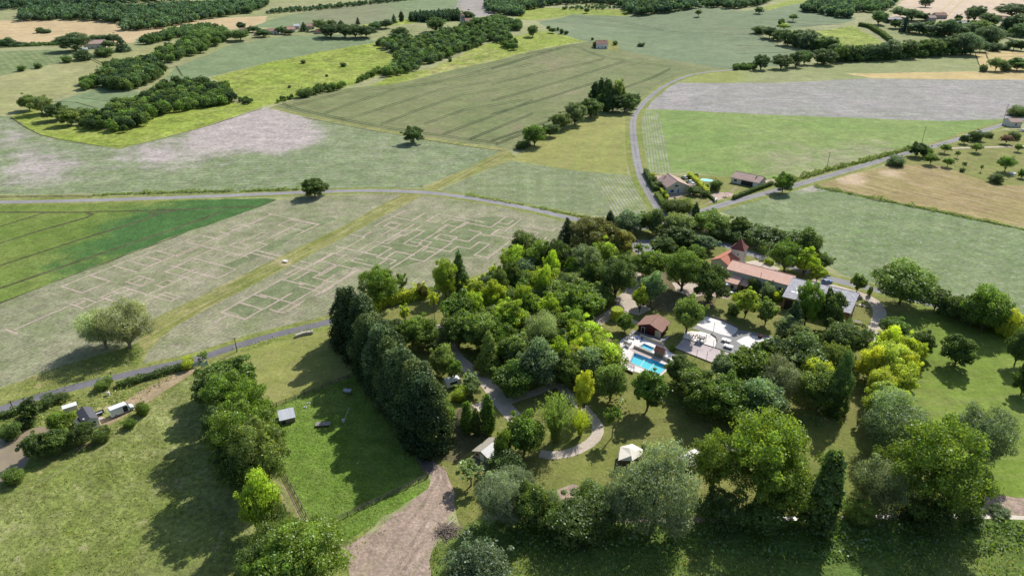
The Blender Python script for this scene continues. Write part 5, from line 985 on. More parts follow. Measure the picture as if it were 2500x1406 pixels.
rb = random.Random(3)
for (x, y, s, lab) in ((500, 540, 40, 'low bush on the bright slope, nearest the ridge field'), (850, 565, 46, 'darkest bush on the bright slope, nearest the wood'), (705, 660, 26, 'small bush in the middle of the bright slope'), (1780, 525, 34, 'lone bush on the dry meadow below the slope wood'), (380, 755, 30, 'low bush at the lower left of the bright slope')):
    tree(x, y-s*.45, y+s*.4, s, 's', 'dk', lab, 'bushes on the bright slope', Z2, 3.569)

def hedge(label, pts, width, height, tone, T=None, name='hedge', dens=26, size=.2, top=None, z0=0.0, cat='hedge', group=None, rough=.12):
    if T: pts = [T(p) for p in pts]
    w = [at(*p) for p in pts]; rng = np.random.default_rng(int(abs(w[0].x*100)) % 9973+3)
    P, N = [], []; core = MB()
    for a, b in zip(w, w[1:]):
        d = (b-a).to_2d(); L = d.length; d.normalize(); n = Vector((-d.y, d.x))
        k = int(L*(width+2*height)*dens)
        for _ in range(max(k, 6)):
            s = rng.uniform(-.3, L+.3); q = rng.uniform(0, width+2*height)
            if q < height: off, z, nn = -width/2, q, (-n.x, -n.y, .2)
            elif q < height+width: off, z, nn = q-height-width/2, height, (0, 0, 1)
            else: off, z, nn = width/2, q-height-width, (n.x, n.y, .2)
            bump = mnoise.noise(Vector((a.x+s*.5, off*.6, z*.5)))*rough*2
            if rough > .3:
                g = mnoise.noise(Vector((a.x+d.x*s*1.0, a.y+d.y*s, 3.3))*.22); z *= max(.15, .75+g*1.1)
                if g < rng.uniform(-.75, -.05): continue
            p = Vector((a.x, a.y, 0))+Vector((d.x, d.y, 0))*s+Vector((n.x, n.y, 0))*(off*(1+bump))
            zb = a.z+(b.z-a.z)*max(0, min(1, s/L))
            P.append((p.x+rng.normal(0, .07), p.y+rng.normal(0, .07), zb+z*(1+bump)+rng.normal(0, .07))); N.append(nn)
    P = np.array(P); N = np.array(N)
    col = rng.uniform(.7, 1.3, (len(P), 1))*np.ones(3)*TONE[tone]
    V = leafquads(P, N, size, rng, .65, .6)
    for a, b in (zip(w, w[1:]) if rough < .34 else ()):      # darker solid core, closes see-through gaps
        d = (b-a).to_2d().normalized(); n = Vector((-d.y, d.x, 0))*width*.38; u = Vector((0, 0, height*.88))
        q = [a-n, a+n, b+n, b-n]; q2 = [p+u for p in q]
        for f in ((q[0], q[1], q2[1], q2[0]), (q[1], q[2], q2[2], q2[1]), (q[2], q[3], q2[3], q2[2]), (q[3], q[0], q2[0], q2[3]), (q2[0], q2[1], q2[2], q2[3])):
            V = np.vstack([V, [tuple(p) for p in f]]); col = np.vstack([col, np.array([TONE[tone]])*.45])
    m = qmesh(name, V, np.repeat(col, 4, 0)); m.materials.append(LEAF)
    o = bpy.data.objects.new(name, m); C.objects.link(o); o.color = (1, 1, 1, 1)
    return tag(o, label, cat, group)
Hh = ZT(1560, 400, 6.25)
hedge('bright green clipped hedge between the two roadside gardens', [(760, 190), (880, 290), (1040, 460)], 1.9, 2.2, 'yb', Hh)
hedge('dark trimmed hedge along the road in front of the small house', [(1440, 545), (1700, 440), (2030, 320)], 1.6, 1.9, 'dk', Hh)
hedge('yellow-green hedge beside the lane at the large house garden', [(320, 395), (430, 545)], 1.4, 1.8, 'yb', Hh)
hedge('dark hedge along the lane left of the large house', [(100, 140), (180, 300), (260, 420)], 2.2, 2.4, 'dk', Hh)
hedge('dry olive hedge on the lane corner of the large house garden', [(270, 480), (390, 660)], 2.2, 1.8, 'ol', Hh)
hedge('low dark hedge beside the garden driveway wall', [(1050, 490), (1170, 585)], 1.0, 1.3, 'dk', Hh)
hedge('rough hedge bank along the climbing road', [(1936, 441), (2016, 417), (2101, 396), (2166, 379), (2226, 362)], 2.6, 1.5, 'ol', None, rough=.4, dens=14, size=.3)
hedge('long clipped dark hedge sloping beside the small yellow field', [(1060, 228), (1150, 245), (1260, 310), (1330, 365)], 5, 4.5, 'dk', Z4, dens=3, size=.6)
hedge('dark clipped hedge along the lower lane near the gate', [(1065, 312), (1250, 262), (1450, 205), (1630, 150)], 2.2, 1.5, 'dk', Z12, rough=.25)
hedge('rough dark hedge between lower lane and pond', [(-100, 640), (0, 600), (120, 565), (210, 530)], 2.2, 1.6, 'dk', Z12, rough=.3)
hedge('bright leafy hedge at the back of the camp clearing', [(905, 775), (930, 745), (985, 735), (1040, 722)], 3.6, 4.0, 'yb', None, rough=.3, dens=12, size=.28)
hedge('bright leafy hedge along the camp edge by the lane', [(1140, 712), (1190, 695), (1225, 685)], 3.0, 3.4, 'yb', None, rough=.3, dens=12, size=.28)
hedge('scrub hedge between the camp and the lane at the right of the conifers', [(1040, 722), (1085, 705), (1140, 690)], 2.6, 2.6, 'md', None, rough=.35, dens=12, size=.28)
hedge('low box hedge behind the farmhouse', [(1870, 640), (1886, 646)], 2.0, 1.8, 'br', None)
hedge('overgrown hedge between the road and the farm trees', [(1760, 580), (1830, 600), (1890, 630)], 3.4, 3.6, 'dk', None, rough=.35, dens=10, size=.34)
hedge('field edge hedge below the hay field', [(1990, 456), (2150, 489), (2300, 519), (2500, 561), (2640, 598)], 1.6, .9, 'ol', None, rough=.5, dens=12, size=.28)
hedge('sunny bank hedge along the middle lane at left', [(230, 477), (420, 471), (620, 466), (730, 463)], 2.0, 1.0, 'ol', None, rough=.5, dens=9, size=.32)
hedge('low scrub hedge beside the middle lane near the crossroads', [(1140, 477), (1290, 503), (1440, 533)], 1.2, .8, 'ol', None, rough=.5, dens=10, size=.25)
hedge('overgrown dark hedge at the right edge behind the lawn', [(2290, 760), (2400, 790), (2540, 830)], 5, 5, 'dk', None, rough=.3, dens=8, size=.4)
# clipped cylinder of topiary: hedge-like surface on a drum
def topiary(label, px, rad, h, tone):
    c = at(*px); rng = np.random.default_rng(5); n = 4200
    k = rng.random(n) < .7; a = rng.uniform(0, 6.283, n); r = np.where(k, rad, rad*np.sqrt(rng.random(n))); z = np.where(k, rng.uniform(.05, h, n), h)
    P = np.stack([np.cos(a)*r, np.sin(a)*r, z], 1)+rng.normal(0, .03, (n, 3)); N = np.where(k[:, None], np.stack([np.cos(a), np.sin(a), a*0+.1], 1), np.array([0, 0, 1.]))
    V = leafquads(P, N, .15, rng, .7, .35); col = np.repeat(rng.uniform(.75, 1.25, (n, 1))*np.ones(3), 4, 0)
    root = empty('topiary', c); m = qmesh('clipped_crown', V, col); m.materials.append(LEAF)
    o = bpy.data.objects.new('clipped_crown', m); C.objects.link(o); o.parent = root; o.color = (*TONE[tone], 1)
    MB().tube([(0, 0, -.2), (0, 0, h*.9)], [.25, rad*.8], 8).build('trunk', BARK, root)
    tag(root, label, 'topiary')
topiary('round clipped topiary drum beside the gravel path', (1505, 777), 2.0, 3.5, 'yb')

def cover(name, label, polys, dens, h, size, tones, aspect=.3, up=True, clump=.08, seed=1):
    rng = np.random.default_rng(seed); P = []; T_ = []
    for pg in polys:
        w = [at(*p) for p in pg]; pl = [(p.x, p.y) for p in w]
        xs = [p[0] for p in pl]; ys = [p[1] for p in pl]
        n = int((max(xs)-min(xs))*(max(ys)-min(ys))*dens)
        X = rng.uniform(min(xs), max(xs), n); Y = rng.uniform(min(ys), max(ys), n)
        for x, y in zip(X, Y):
            if not inside(pl, x, y): continue
            v = mnoise.noise(Vector((x*clump, y*clump, seed)))+.5*mnoise.noise(Vector((x*clump*3, y*clump*3, seed+9)))
            if v < rng.uniform(-.7, .5): continue
            P.append((x, y, rng.uniform(.02, 1)**.7*h*(.6+.8*max(0, v+.3)))); T_.append(tones[rng.integers(len(tones))])
    P = np.array(P)
    N = rng.normal(0, 1, P.shape); N[:, 2] = .25 if up else 1.2; N /= np.linalg.norm(N, axis=1, keepdims=True)
    V = leafquads(P, N, size, rng, aspect, .35 if up else .6, -2.2 if up else 0)
    col = np.array([TONE[t] for t in T_])*rng.uniform(.7, 1.35, (len(P), 1))
    m = qmesh(name, V, np.repeat(col, 4, 0)); m.materials.append(LEAF)
    o = bpy.data.objects.new(name, m); C.objects.link(o); o.color = (1, 1, 1, 1)
    tag(o, label, 'vegetation', None, 'stuff'); print(name, len(P))
TONE.update(g1=(.15, .22, .036), g2=(.23, .25, .085), g3=(.11, .18, .03), g4=(.3, .28, .13), g5=(.13, .235, .03), g6=(.08, .15, .03))
cover('meadow_grass', 'tufts of long grass over the lower left meadow', [[(-60, 1260), (130, 1160), (300, 1060), (420, 970), (480, 900), (600, 1250), (600, 1420), (-60, 1420)], [(600, 1250), (660, 1160), (745, 1310), (800, 1420), (600, 1420)]], 2.6, .32, .3, ['g1', 'g1', 'g2', 'g4', 'g3'], seed=2)
cover('paddock_grass', 'tufts of lush grass inside the fenced paddock', [[(655, 1005), (870, 920), (1040, 1164), (768, 1290), (700, 1170)], [(768, 1300), (1045, 1172), (960, 1250), (830, 1330)]], 4.5, .25, .24, ['g5', 'g5', 'g6', 'g3'], seed=3)
cover('rank_herbs', 'dense nettles and rank herbs along the bottom', [[(1130, 1300), (1200, 1262), (1420, 1275), (1700, 1285), (2060, 1275), (2560, 1275), (2560, 1340), (2000, 1370), (1500, 1340), (1300, 1350)]], 9, 1.3, .34, ['g6', 'g6', 'dk', 'g3', 'bl'], aspect=.7, up=False, clump=.13, seed=4)
cover('bottom_grass', 'tall grass at the bottom edge of the view', [[(1056, 1340), (1300, 1330), (1500, 1340), (2000, 1370), (2560, 1330), (2560, 1420), (1050, 1420)]], 5, .55, .36, ['g1', 'g2', 'g3', 'g4'], seed=5)
cover('lane_herbs', 'rough herbs between the lower lane and the cabin', [[(-40, 1030), (200, 955), (480, 890), (420, 930), (330, 975), (230, 1000), (120, 1040), (40, 1045)], [(250, 1050), (330, 1000), (420, 955), (330, 1030), (200, 1110), (130, 1130)]], 3.5, .6, .3, ['g1', 'g6', 'g2', 'g4'], aspect=.5, up=False, clump=.2, seed=6)
cover('verge_herbs', 'straw and herbs on the rough bank left of the maze', [[(0, 960), (130, 905), (335, 850), (345, 890), (200, 935), (60, 975)], [(560, 850), (660, 822), (790, 792), (800, 800), (660, 838), (580, 865)]], 2.2, .4, .3, ['g1', 'g2', 'g4', 'g4'], seed=7)
cover('undergrowth', 'shrubby undergrowth beneath the camp trees', [[(1110, 740), (1250, 690), (1420, 640), (1500, 720), (1480, 780), (1350, 940), (1250, 960), (1150, 880), (1110, 830)], [(1330, 930), (1500, 900), (1540, 1000), (1460, 1040), (1390, 960)], [(1560, 960), (1850, 930), (2080, 960), (2060, 1040), (1750, 1060)], [(1850, 880), (2150, 860), (2230, 950), (2100, 960), (1880, 930)]], 1.3, 1.8, .45, ['dk', 'g6', 'ol', 'md'], aspect=.7, up=False, clump=.12, seed=8)
cover('dirt_weeds', 'thin weeds over the edges of the dirt yard', [[(1050, 1340), (1120, 1240), (1130, 1160), (1180, 1160), (1190, 1250), (1130, 1300)], [(830, 1330), (960, 1250), (980, 1270), (860, 1360)]], 3, .4, .28, ['g1', 'g2', 'g3'], seed=9)
# ================================================================== BUILDINGS
def house(name, label, cat, P1, P2, he, W, rise, wallm, roofm, ridge=.5, over=.35, wins=(), chims=(), ridgecap=True, group=None, gable=None, base=0.0, back=True, thick=.16):
    """P1->P2: eave line of the front side (world xy of the wall foot); the house extends W to the left of it"""
    P1, P2 = Vector(P1).to_2d(), Vector(P2).to_2d()
    d = P2-P1; L = d.length; rz = math.atan2(d.y, d.x); c = (P1+P2)/2
    z = hz(c.x, c.y)
    root = tag(empty(name, (c.x, c.y, z), rz), label, cat, group)
    h = L/2; yr = W*ridge; zr = he+rise
    mb = MB(); mb.extr([(-h, 0, -.5), (-h, 0, he), (-h, yr, zr-.02), (-h, W, he), (-h, W, -.5)][::-1], (L, 0, 0)); mb.build('wall', wallm, root)
    mr = MB()
    s1 = rise/max(yr, .01); s2 = rise/max(W-yr, .01); o = over
    f0 = (-h-o, -o, he-o*s1+.03); r0 = (-h-o, yr, zr+.03); b0 = (-h-o, W+o, he-o*s2+.03)
    mr.extr([f0, r0, b0, (b0[0], b0[1], b0[2]+thick), (r0[0], r0[1], r0[2]+thick), (f0[0], f0[1], f0[2]+thick)], (L+2*o, 0, 0))
    rf = mr.build('roof', roofm, root)
    if ridgecap: MB().tube([(-h-o, yr, zr+thick+.02), (h+o, yr, zr+thick+.02)], .13, 6).build('ridge_cap', roofm, rf)
    for (x, y, hh) in chims:
        zc = he+(rise*min(y/yr, 1) if y <= yr else rise*(W-y)/max(W-yr, .1))
        cm = MB().box(x-.3, x+.3, y-.3, y+.3, zc-.3, zc+hh); cm.build('chimney', M['plaster'], rf)
    for wn in wins:
        side, a, z0, w, hh, kind = wn[:6]
        n = 'door' if kind == 'door' else ('garage_door' if kind == 'garage' else ('opening' if kind == 'open' else 'window'))
        def bx(m, x0, x1, za, zb, d0, d1):
            if side == 'f': m.box(x0, x1, -d1, -d0, za, zb)
            elif side == 'b': m.box(x0, x1, W+d0, W+d1, za, zb)
            elif side == 'l': m.box(-h-d1, -h-d0, x0, x1, za, zb)
            else: m.box(h+d0, h+d1, x0, x1, za, zb)
            return m
        if kind == 'open': bx(MB(), a-w/2, a+w/2, z0, z0+hh, .0, .03).build(n, M['dark'], root); continue  # flat dark panel stands in for the shade inside the opening
        fr = bx(MB(), a-w/2-.1, a+w/2+.1, z0-.1, z0+hh+.1, 0, .05).build(n, wn[6] if len(wn) > 6 else M['white'], root)
        if kind == 'win':
            bx(MB(), a-w/2, a+w/2, z0, z0+hh, .05, .07).build('pane', M['glass'], fr)
            if len(wn) > 7:
                for sx in (-1, 1): bx(MB(), a+sx*(w*.8)-w*.28, a+sx*(w*.8)+w*.28, z0-.05, z0+hh+.05, .05, .1).build('shutter', wn[7], fr)
        else:
            bx(MB(), a-w/2, a+w/2, z0, z0+hh, .05, .07).build('panel', wn[7] if len(wn) > 7 else M['glass'], fr)
    return root
def xy(T, p, h=0): v = at(*T(p), h); return v.to_2d()
FZ = ZT(1680, 570, 5)
FW = lambda p, h: xy(FZ, p, h)
# long farmhouse
A, B = FW((478, 432), 5.5), FW((1240, 632), 5.5)
farm = house('farmhouse', 'long farmhouse with pale orange tiled roof beside the grey barn', 'farmhouse', A, B, 5.4, 5.9, 1.5, M['plasterw'], M['tileo'], ridge=.9, over=.3,
 wins=[('f', 2.6, 2.9, .8, 1.0, 'win'), ('f', 8.2, 2.9, .8, 1.0, 'win'), ('f', 8.4, .2, 1.2, 2.0, 'door'), ('f', -.6, .4, 1.0, 1.2, 'win'), ('f', 4.6, .3, 1.0, 1.3, 'win'), ('f', -3.4, .3, 1.0, 2.0, 'door'), ('r', 3, 2.6, .8, 1, 'win')], chims=[])
MB().tube([(0.9, .6, 5.4), (0.9, .6, 7.2)], .06, 6).box(.6, 1.2, .55, .65, 6.9, 6.95).build('aerial_mast', M['dark'], farm)
MB().tube([(3.9, -.08, .1), (3.9, -.08, 5.2)], .06, 6).build('drainpipe', M['steel'], farm)
# annex in front of it (ridge parallel to the long house)
d = (B-A).normalized(); n = Vector((-d.y, d.x))
a0 = A-d*.6-n*4.6; a1 = a0+d*6.4
house('farm_annex', 'low annex with orange roof in front of the farmhouse left end', 'annex', a0, a1, 2.7, 4.5, 1.3, M['plaster'], M['tileo'], ridge=.97, over=.3, ridgecap=False,
 wins=[('f', -1.6, .9, 1.6, 1.3, 'win', M['tan']), ('f', 1.6, .2, 1.3, 2.0, 'door'), ('r', 2.2, .9, 1, 1, 'win')])
b0_ = a1+d*.15+n*1.5; b1_ = b0_+d*2.9
house('wooden_porch', 'small wooden porch with tiled roof against the farmhouse wall', 'porch', b0_, b1_, 2.3, 2.9, .9, M['woodw'], M['tileo'], ridge=.96, over=.25, ridgecap=False, wins=[('f', 0, .1, .9, 1.9, 'door', M['tan'])])
# barn
A, B = FW((1165, 765), 4.6), FW((1978, 968), 4.6)
barn = house('barn', 'long grey-roofed barn with plank end wall', 'barn', A, B, 4.5, 12.3, 2.3, M['woodw'], M['fibro'], ridge=.94, over=.35, thick=.1,
 wins=[('f', -6.5, .05, 6.5, 3.6, 'open'), ('r', 3, .1, 3.2, 3.2, 'garage', M['wood'], M['wood'])])
rl = barn.children[1]
for (x, y, w, h_) in ((-7.4, 6.3, 1.1, 1.7), (-8.3, 3.6, 1.3, .8), (-7.0, 3.8, .6, 1.4), (-6.1, 9.2, .9, .7)):
    s = 2.3/(12.3*.94); zz = 4.5+.03+.1+.03
    MB().quad((x-w/2, y-h_/2, zz+s*(y-h_/2)), (x+w/2, y-h_/2, zz+s*(y-h_/2)), (x+w/2, y+h_/2, zz+s*(y+h_/2)), (x-w/2, y+h_/2, zz+s*(y+h_/2))).build('skylight', M['white'], rl)
# old house with red roof: right eave near -> far
N_, F_ = FW((490, 388), 4.4), FW((668, 292), 4.4)
L_ = FW((240, 342), 4.4)
dd = (F_-N_).normalized(); wv = (L_-N_); Wd = abs(wv.dot(Vector((-dd.y, dd.x))))
house('old_house', 'old cottage with bright red tiled roof joined to the tower', 'house', N_, N_+dd*12.5, 4.3, Wd, 1.7, M['plaster'], M['tiler'], ridge=.5, over=.3, chims=[(2.5, 1.6, 1.0), (4.3, 3.0, .9)],
 wins=[('l', Wd*.5, 1.0, .9, 1.1, 'win'), ('f', 3, 1, .9, 1.2, 'win'), ('b', -2, 1, .9, 1.2, 'win')])
# dovecote tower
e1, e2, e3 = FW((520, 177), 8), FW((690, 215), 8), FW((745, 170), 8)
dv = (e2-e1).normalized(); sl = 4.6
tc = (e1+e2)/2+Vector((-dv.y, dv.x))*sl/2
tw = tag(empty('dovecote_tower', (tc.x, tc.y, hz(tc.x, tc.y)), math.atan2(dv.y, dv.x)), 'square dovecote tower with steep burgundy pyramid roof', 'tower')
s = sl/2
MB().box(-s, s, -s, s, -.4, 8).build('wall', M['plasterw'], tw)
mb = MB(); o = s+.5
mb.v = [(-o, -o, 7.9), (o, -o, 7.9), (o, o, 7.9), (-o, o, 7.9), (-o*.55, -o*.55, 9.3), (o*.55, -o*.55, 9.3), (o*.55, o*.55, 9.3), (-o*.55, o*.55, 9.3), (0, 0, 12.0)]
mb.f = [(3, 2, 1, 0), (0, 1, 5, 4), (1, 2, 6, 5), (2, 3, 7, 6), (3, 0, 4, 7), (4, 5, 8), (5, 6, 8), (6, 7, 8), (7, 4, 8)]
rt = mb.build('roof', M['tiled'], tw)
MB().tube([(0, 0, 11.8), (0, 0, 12.8)], [.09, .02], 6).build('finial', M['steel'], rt)
for q, (x, z0) in enumerate(((.4, 5.6), (-.9, 2.2))):
    f = MB().box(x-.35, x+.35, -s-.05, -s, z0, z0+.9).build('window', M['white'], tw); MB().box(x-.25, x+.25, -s-.08, -s-.05, z0+.1, z0+.8).build('pane', M['glass'], f)
f = MB().box(s, s+.05, -.35, .35, 5.2, 6.1).build('window', M['white'], tw); MB().box(s+.05, s+.08, -.25, .25, 5.3, 6.0).build('pane', M['glass'], f)
# red-walled toilet building
PW = lambda p, h: xy(P, p, h)
N_, F_ = PW((850, 372), 2.6), PW((960, 250), 2.6); L_ = PW((560, 247), 2.6)
dd = (F_-N_).normalized(); nn = Vector((-dd.y, dd.x)); Wd = abs((L_-N_).dot(nn))
tb = house('wash_house', 'oxblood-walled wash house with brown tiled roof near the pool', 'building', N_+nn*.3, N_+nn*.3+dd*6.4, 2.5, Wd-.6, 1.5, M['redwall'], M['tileb'], ridge=.5, over=.55,
 wins=[('l', Wd-2.2, .1, 1.0, 2.0, 'door', M['white']), ('f', 0, 1.2, 1.2, .7, 'win')])
MB().box(-3.32, -3.21, -.06, 1.9, -.2, 2.3).build('screen_panel', M['cream'], tb)
MB().box(-5.4, -3.25, -1.2, Wd+1.2, -.3, .1).build('boardwalk', M['greywood'], tb)
MB().box(-4.6, -1.0, -2.1, -1.25, -.3, .28).build('ramp', M['concrete'], tb)
# ------------------------------------------------------------------ pools
def pool(label, pts, depth, steps=()):
    c = sum(pts, Vector((0, 0)))/4
    root = tag(empty('swimming_pool', (c.x, c.y, 0)), label, 'pool')
    q = [Vector((p.x-c.x, p.y-c.y, 0)) for p in pts]
    if sum(q[i].x*q[(i+1) % 4].y-q[(i+1) % 4].x*q[i].y for i in range(4)) < 0: q = q[::-1]
    dn = Vector((0, 0, -depth))
    mw = MB()
    for i in range(4): mw.quad(q[i], q[i]+dn, q[(i+1) % 4]+dn, q[(i+1) % 4])
    mw.build('basin_wall', M['poolw'], root)
    MB().quad(*[p+dn for p in q]).build('basin_floor', M['poolt'], root)
    mc = MB()
    for i in range(4):
        a, b = q[i], q[(i+1) % 4]; t = (b-a).normalized(); nn_ = Vector((t.y, -t.x, 0))*.35
        mc.extr([a, b, b+nn_+t*.35, a+nn_-t*.35], (0, 0, .06))
    mc.build('coping', M['concrete'], root)
    MB().quad(*[p+Vector((0, 0, -.12)) for p in q]).build('water', POOLWATER, root)
    return root, q
pr, q = pool('large turquoise swimming pool on the white terrace', POOL1, .8)
# pale step lines across the floor
order = sorted(range(4), key=lambda i: 0)
p0, p1, p2, p3 = [Vector((p.x-pr.location.x, p.y-pr.location.y, 0)) for p in POOL1]
for t in (.33, .62):
    a = p0.lerp(p1, t); b = p3.lerp(p2, t); u = (p1-p0).normalized()*.22; z = Vector((0, 0, -.6))
    MB().extr([a-u+z, b-u+z, b+u+z, a+u+z], (0, 0, -.25)).build('floor_step', M['stepw'], pr)
pool('small paddling pool beside the large one', POOL2, .4)
PT = lambda p, h=0: at(*P(p), h)
def wall_run(label, pts, T, w, h, mat, name='low_wall', cap=None, cat='wall'):
    w_ = [at(*T(p)) for p in pts]; root = tag(empty(name, w_[0]), label, cat)
    mb = MB(); mc = MB()
    for a, b in zip(w_, w_[1:]):
        a = a-w_[0]; b = b-w_[0]; t = (b-a).normalized(); nn = Vector((-t.y, t.x, 0))*w/2; e = t*w/2
        mb.extr([a-nn-e, b-nn+e, b+nn+e, a+nn-e], (0, 0, h))
        k = 1.25; mc.extr([a-nn*k-e*k+Vector((0, 0, h)), b-nn*k+e*k+Vector((0, 0, h)), b+nn*k+e*k+Vector((0, 0, h)), a+nn*k-e*k+Vector((0, 0, h))], (0, 0, .07))
    mb.build('wall_body', mat, root); mc.build('coping', cap or M['concrete'], root)
wall_run('pale retaining wall between the two pools', [(525, 520), (1040, 735)], Q, .3, .7, M['plaster'])
wall_run('long terrace wall below the wash house', [(690, 235), (1300, 470), (1255, 520)], Q, .3, .9, M['cream'])
wall_run('terrace wall at the left of the paddling pool', [(480, 215), (350, 300)], Q, .3, .9, M['plaster'])
wall_run('low wall and steps at the left pool entrance', [(275, 395), (400, 470), (440, 440)], Q, .35, .8, M['plaster'])
wall_run('white planter wall at the left corner of the pool terrace', [(160, 590), (290, 490), (370, 540)], Q, .35, .7, M['white'])
wall_run('white wall at the right end of the pool terrace', [(1270, 790), (1430, 880)], Q, .3, .9, M['white'])
wall_run('brown plank skirting along the front of the pool terrace', [(190, 1060), (330, 1140), (480, 1210)], Q, .25, .6, M['woodw'])
# pump hut
a0 = xy(Q, (1045, 735)); a1 = xy(Q, (1250, 815))
house('pump_hut', 'plank-walled hut with red tiled lean-to roof between the pools', 'hut', a0, a1, 1.9, 1.9, 1.0, M['wood'], M['tiler'], ridge=.5, over=.2, wins=[('r', .95, .1, .8, 1.6, 'door', M['wood'], M['woodw'])])
def lounger(label, p, rz, mat):
    r = tag(empty('sun_lounger', p, rz), label, 'sun lounger', 'sun loungers on the pool terrace')
    MB().box(-.95, .95, -.3, .3, .22, .28).build('frame', M['white'], r)
    MB().box(-.9, .35, -.28, .28, .29, .34).build('cushion', mat, r)
    MB().extr([(.35, -.28, .3), (.95, -.28, .66), (.95, -.28, .72), (.35, -.28, .36)], (0, .56, 0)).build('backrest', mat, r)
    for x in (-.8, .75):
        for y in (-.25, .25): MB().box(x-.03, x+.03, y-.03, y+.03, 0, .22).build('leg', M['white'], r)
for i, (px, lab) in enumerate((((460, 290), 'white sun lounger in the far left corner of the pool terrace'), ((570, 275), 'blue-and-white sun lounger second from the far left terrace corner'), ((715, 335), 'blue sun lounger behind the paddling pool'), ((330, 1055), 'leftmost sun lounger on the boards below the big pool'), ((410, 1100), 'middle sun lounger on the boards below the big pool'), ((480, 1130), 'rightmost sun lounger on the boards below the big pool'))):
    lounger(lab, at(*Q(px)), (-.4, -.5, 1.2, 1.0, 1.0, 1.0)[i], M['blue'] if i in (1, 2) else M['white'])
# ------------------------------------------------------------------ playground
def pingpong(label, px):
    r = tag(empty('table_tennis_table', at(*P(px)), R(-36)), label, 'games table', 'outdoor table tennis tables')
    MB().box(-1.37, 1.37, -.76, .76, .7, .78).build('table_top', M['white'], r)
    MB().box(-.02, .02, -.8, .8, .78, .93).build('net', M['steel'], r)
    for sx in (-1, 1): MB().box(sx*.9-.08, sx*.9+.08, -.55, .55, 0, .7).build('leg', M['concrete'], r)
pingpong('white table tennis table nearer the sand pitch', (1700, 510)); pingpong('white table tennis table nearer the trees', (1728, 590))
r = tag(empty('climbing_tower', at(*P((1370, 500))), R(-36)), 'white-roofed climbing frame with slide in the sand pit', 'play frame')
for x in (-1.1, 1.1):
    for y in (-.9, .9): MB().box(x-.07, x+.07, y-.07, y+.07, -.1, 2.5).build('post', M['concrete'], r)
MB().box(-1.2, 1.2, -1.0, 1.0, 2.5, 2.58).build('canopy', M['white'], r)
MB().box(-1.1, 1.1, -.9, .9, 1.1, 1.18).build('platform', M['greywood'], r)
MB().extr([(-.3, -.9, 1.18), (-.3, -2.6, .1), (-.3, -2.6, .18), (-.3, -.9, 1.28)], (.6, 0, 0)).build('slide', M['steel'], r)
for i, (px, h, lab) in enumerate((((1308, 715), 2.6, 'left slim dark post at the front of the ball court'), ((1440, 745), 2.8, 'right slim dark post at the front of the ball court'), ((1525, 590), 2.6, 'slim dark post at the back of the ball court'), ((1690, 600), 3.2, 'dark post beside the table tennis tables'), ((1530, 380), 3.4, 'slim post at the edge of the upper sand pitch'))):
    r = tag(empty('court_post', at(*P(px))), lab, 'post', 'slim posts around the play areas')
    MB().tube([(0, 0, -.1), (0, 0, h)], .06, 6).build('shaft', M['dark'], r); MB().box(-.12, .12, -.12, .12, 0, .06).build('foot_plate', M['steel'], r)
wall_run('low timber kerb along the front of the ball court', [(1018, 602), (1608, 832)], P, .2, .22, M['wood'], 'timber_kerb', M['wood'], 'kerb')
wall_run('thin timber kerb between sand pit and ball court', [(1135, 470), (1400, 547), (1560, 594), (1800, 675)], P, .12, .12, M['wood'], 'timber_kerb', M['wood'], 'kerb')
wall_run('timber edging round the right side of the sand pit', [(1500, 412), (1568, 460), (1580, 520), (1558, 588)], P, .12, .3, M['wood'], 'timber_kerb', M['wood'], 'kerb')
wall_run('timber fence board along the upper sand pitch', [(1440, 165), (1640, 226), (1860, 330)], P, .1, .5, M['wood'], 'timber_kerb', M['wood'], 'kerb')
# spring toys
for px, lab in (((1255, 455), 'left spring rider in the sand pit'), ((1292, 455), 'right spring rider in the sand pit')):
    r = tag(empty('spring_rider', at(*P(px)), .6), lab, 'spring rider'); MB().tube([(0, 0, 0), (0, 0, .35)], .1, 8).build('spring', M['steel'], r); MB().box(-.4, .4, -.08, .08, .35, .6).box(.2, .45, -.1, .1, .6, .95).build('seat', M['red'], r)
r = tag(empty('play_house', at(*P((2150, 460))), .3), 'small dark red play house beside the right sand area', 'play house')
MB().box(-.5, .5, -.4, .4, 0, .9).build('wall', M['redwall'], r); MB().extr([(-.6, -.5, .88), (-.6, 0, 1.25), (-.6, .5, .88)], (1.2, 0, 0)).build('roof', M['tiled'], r)
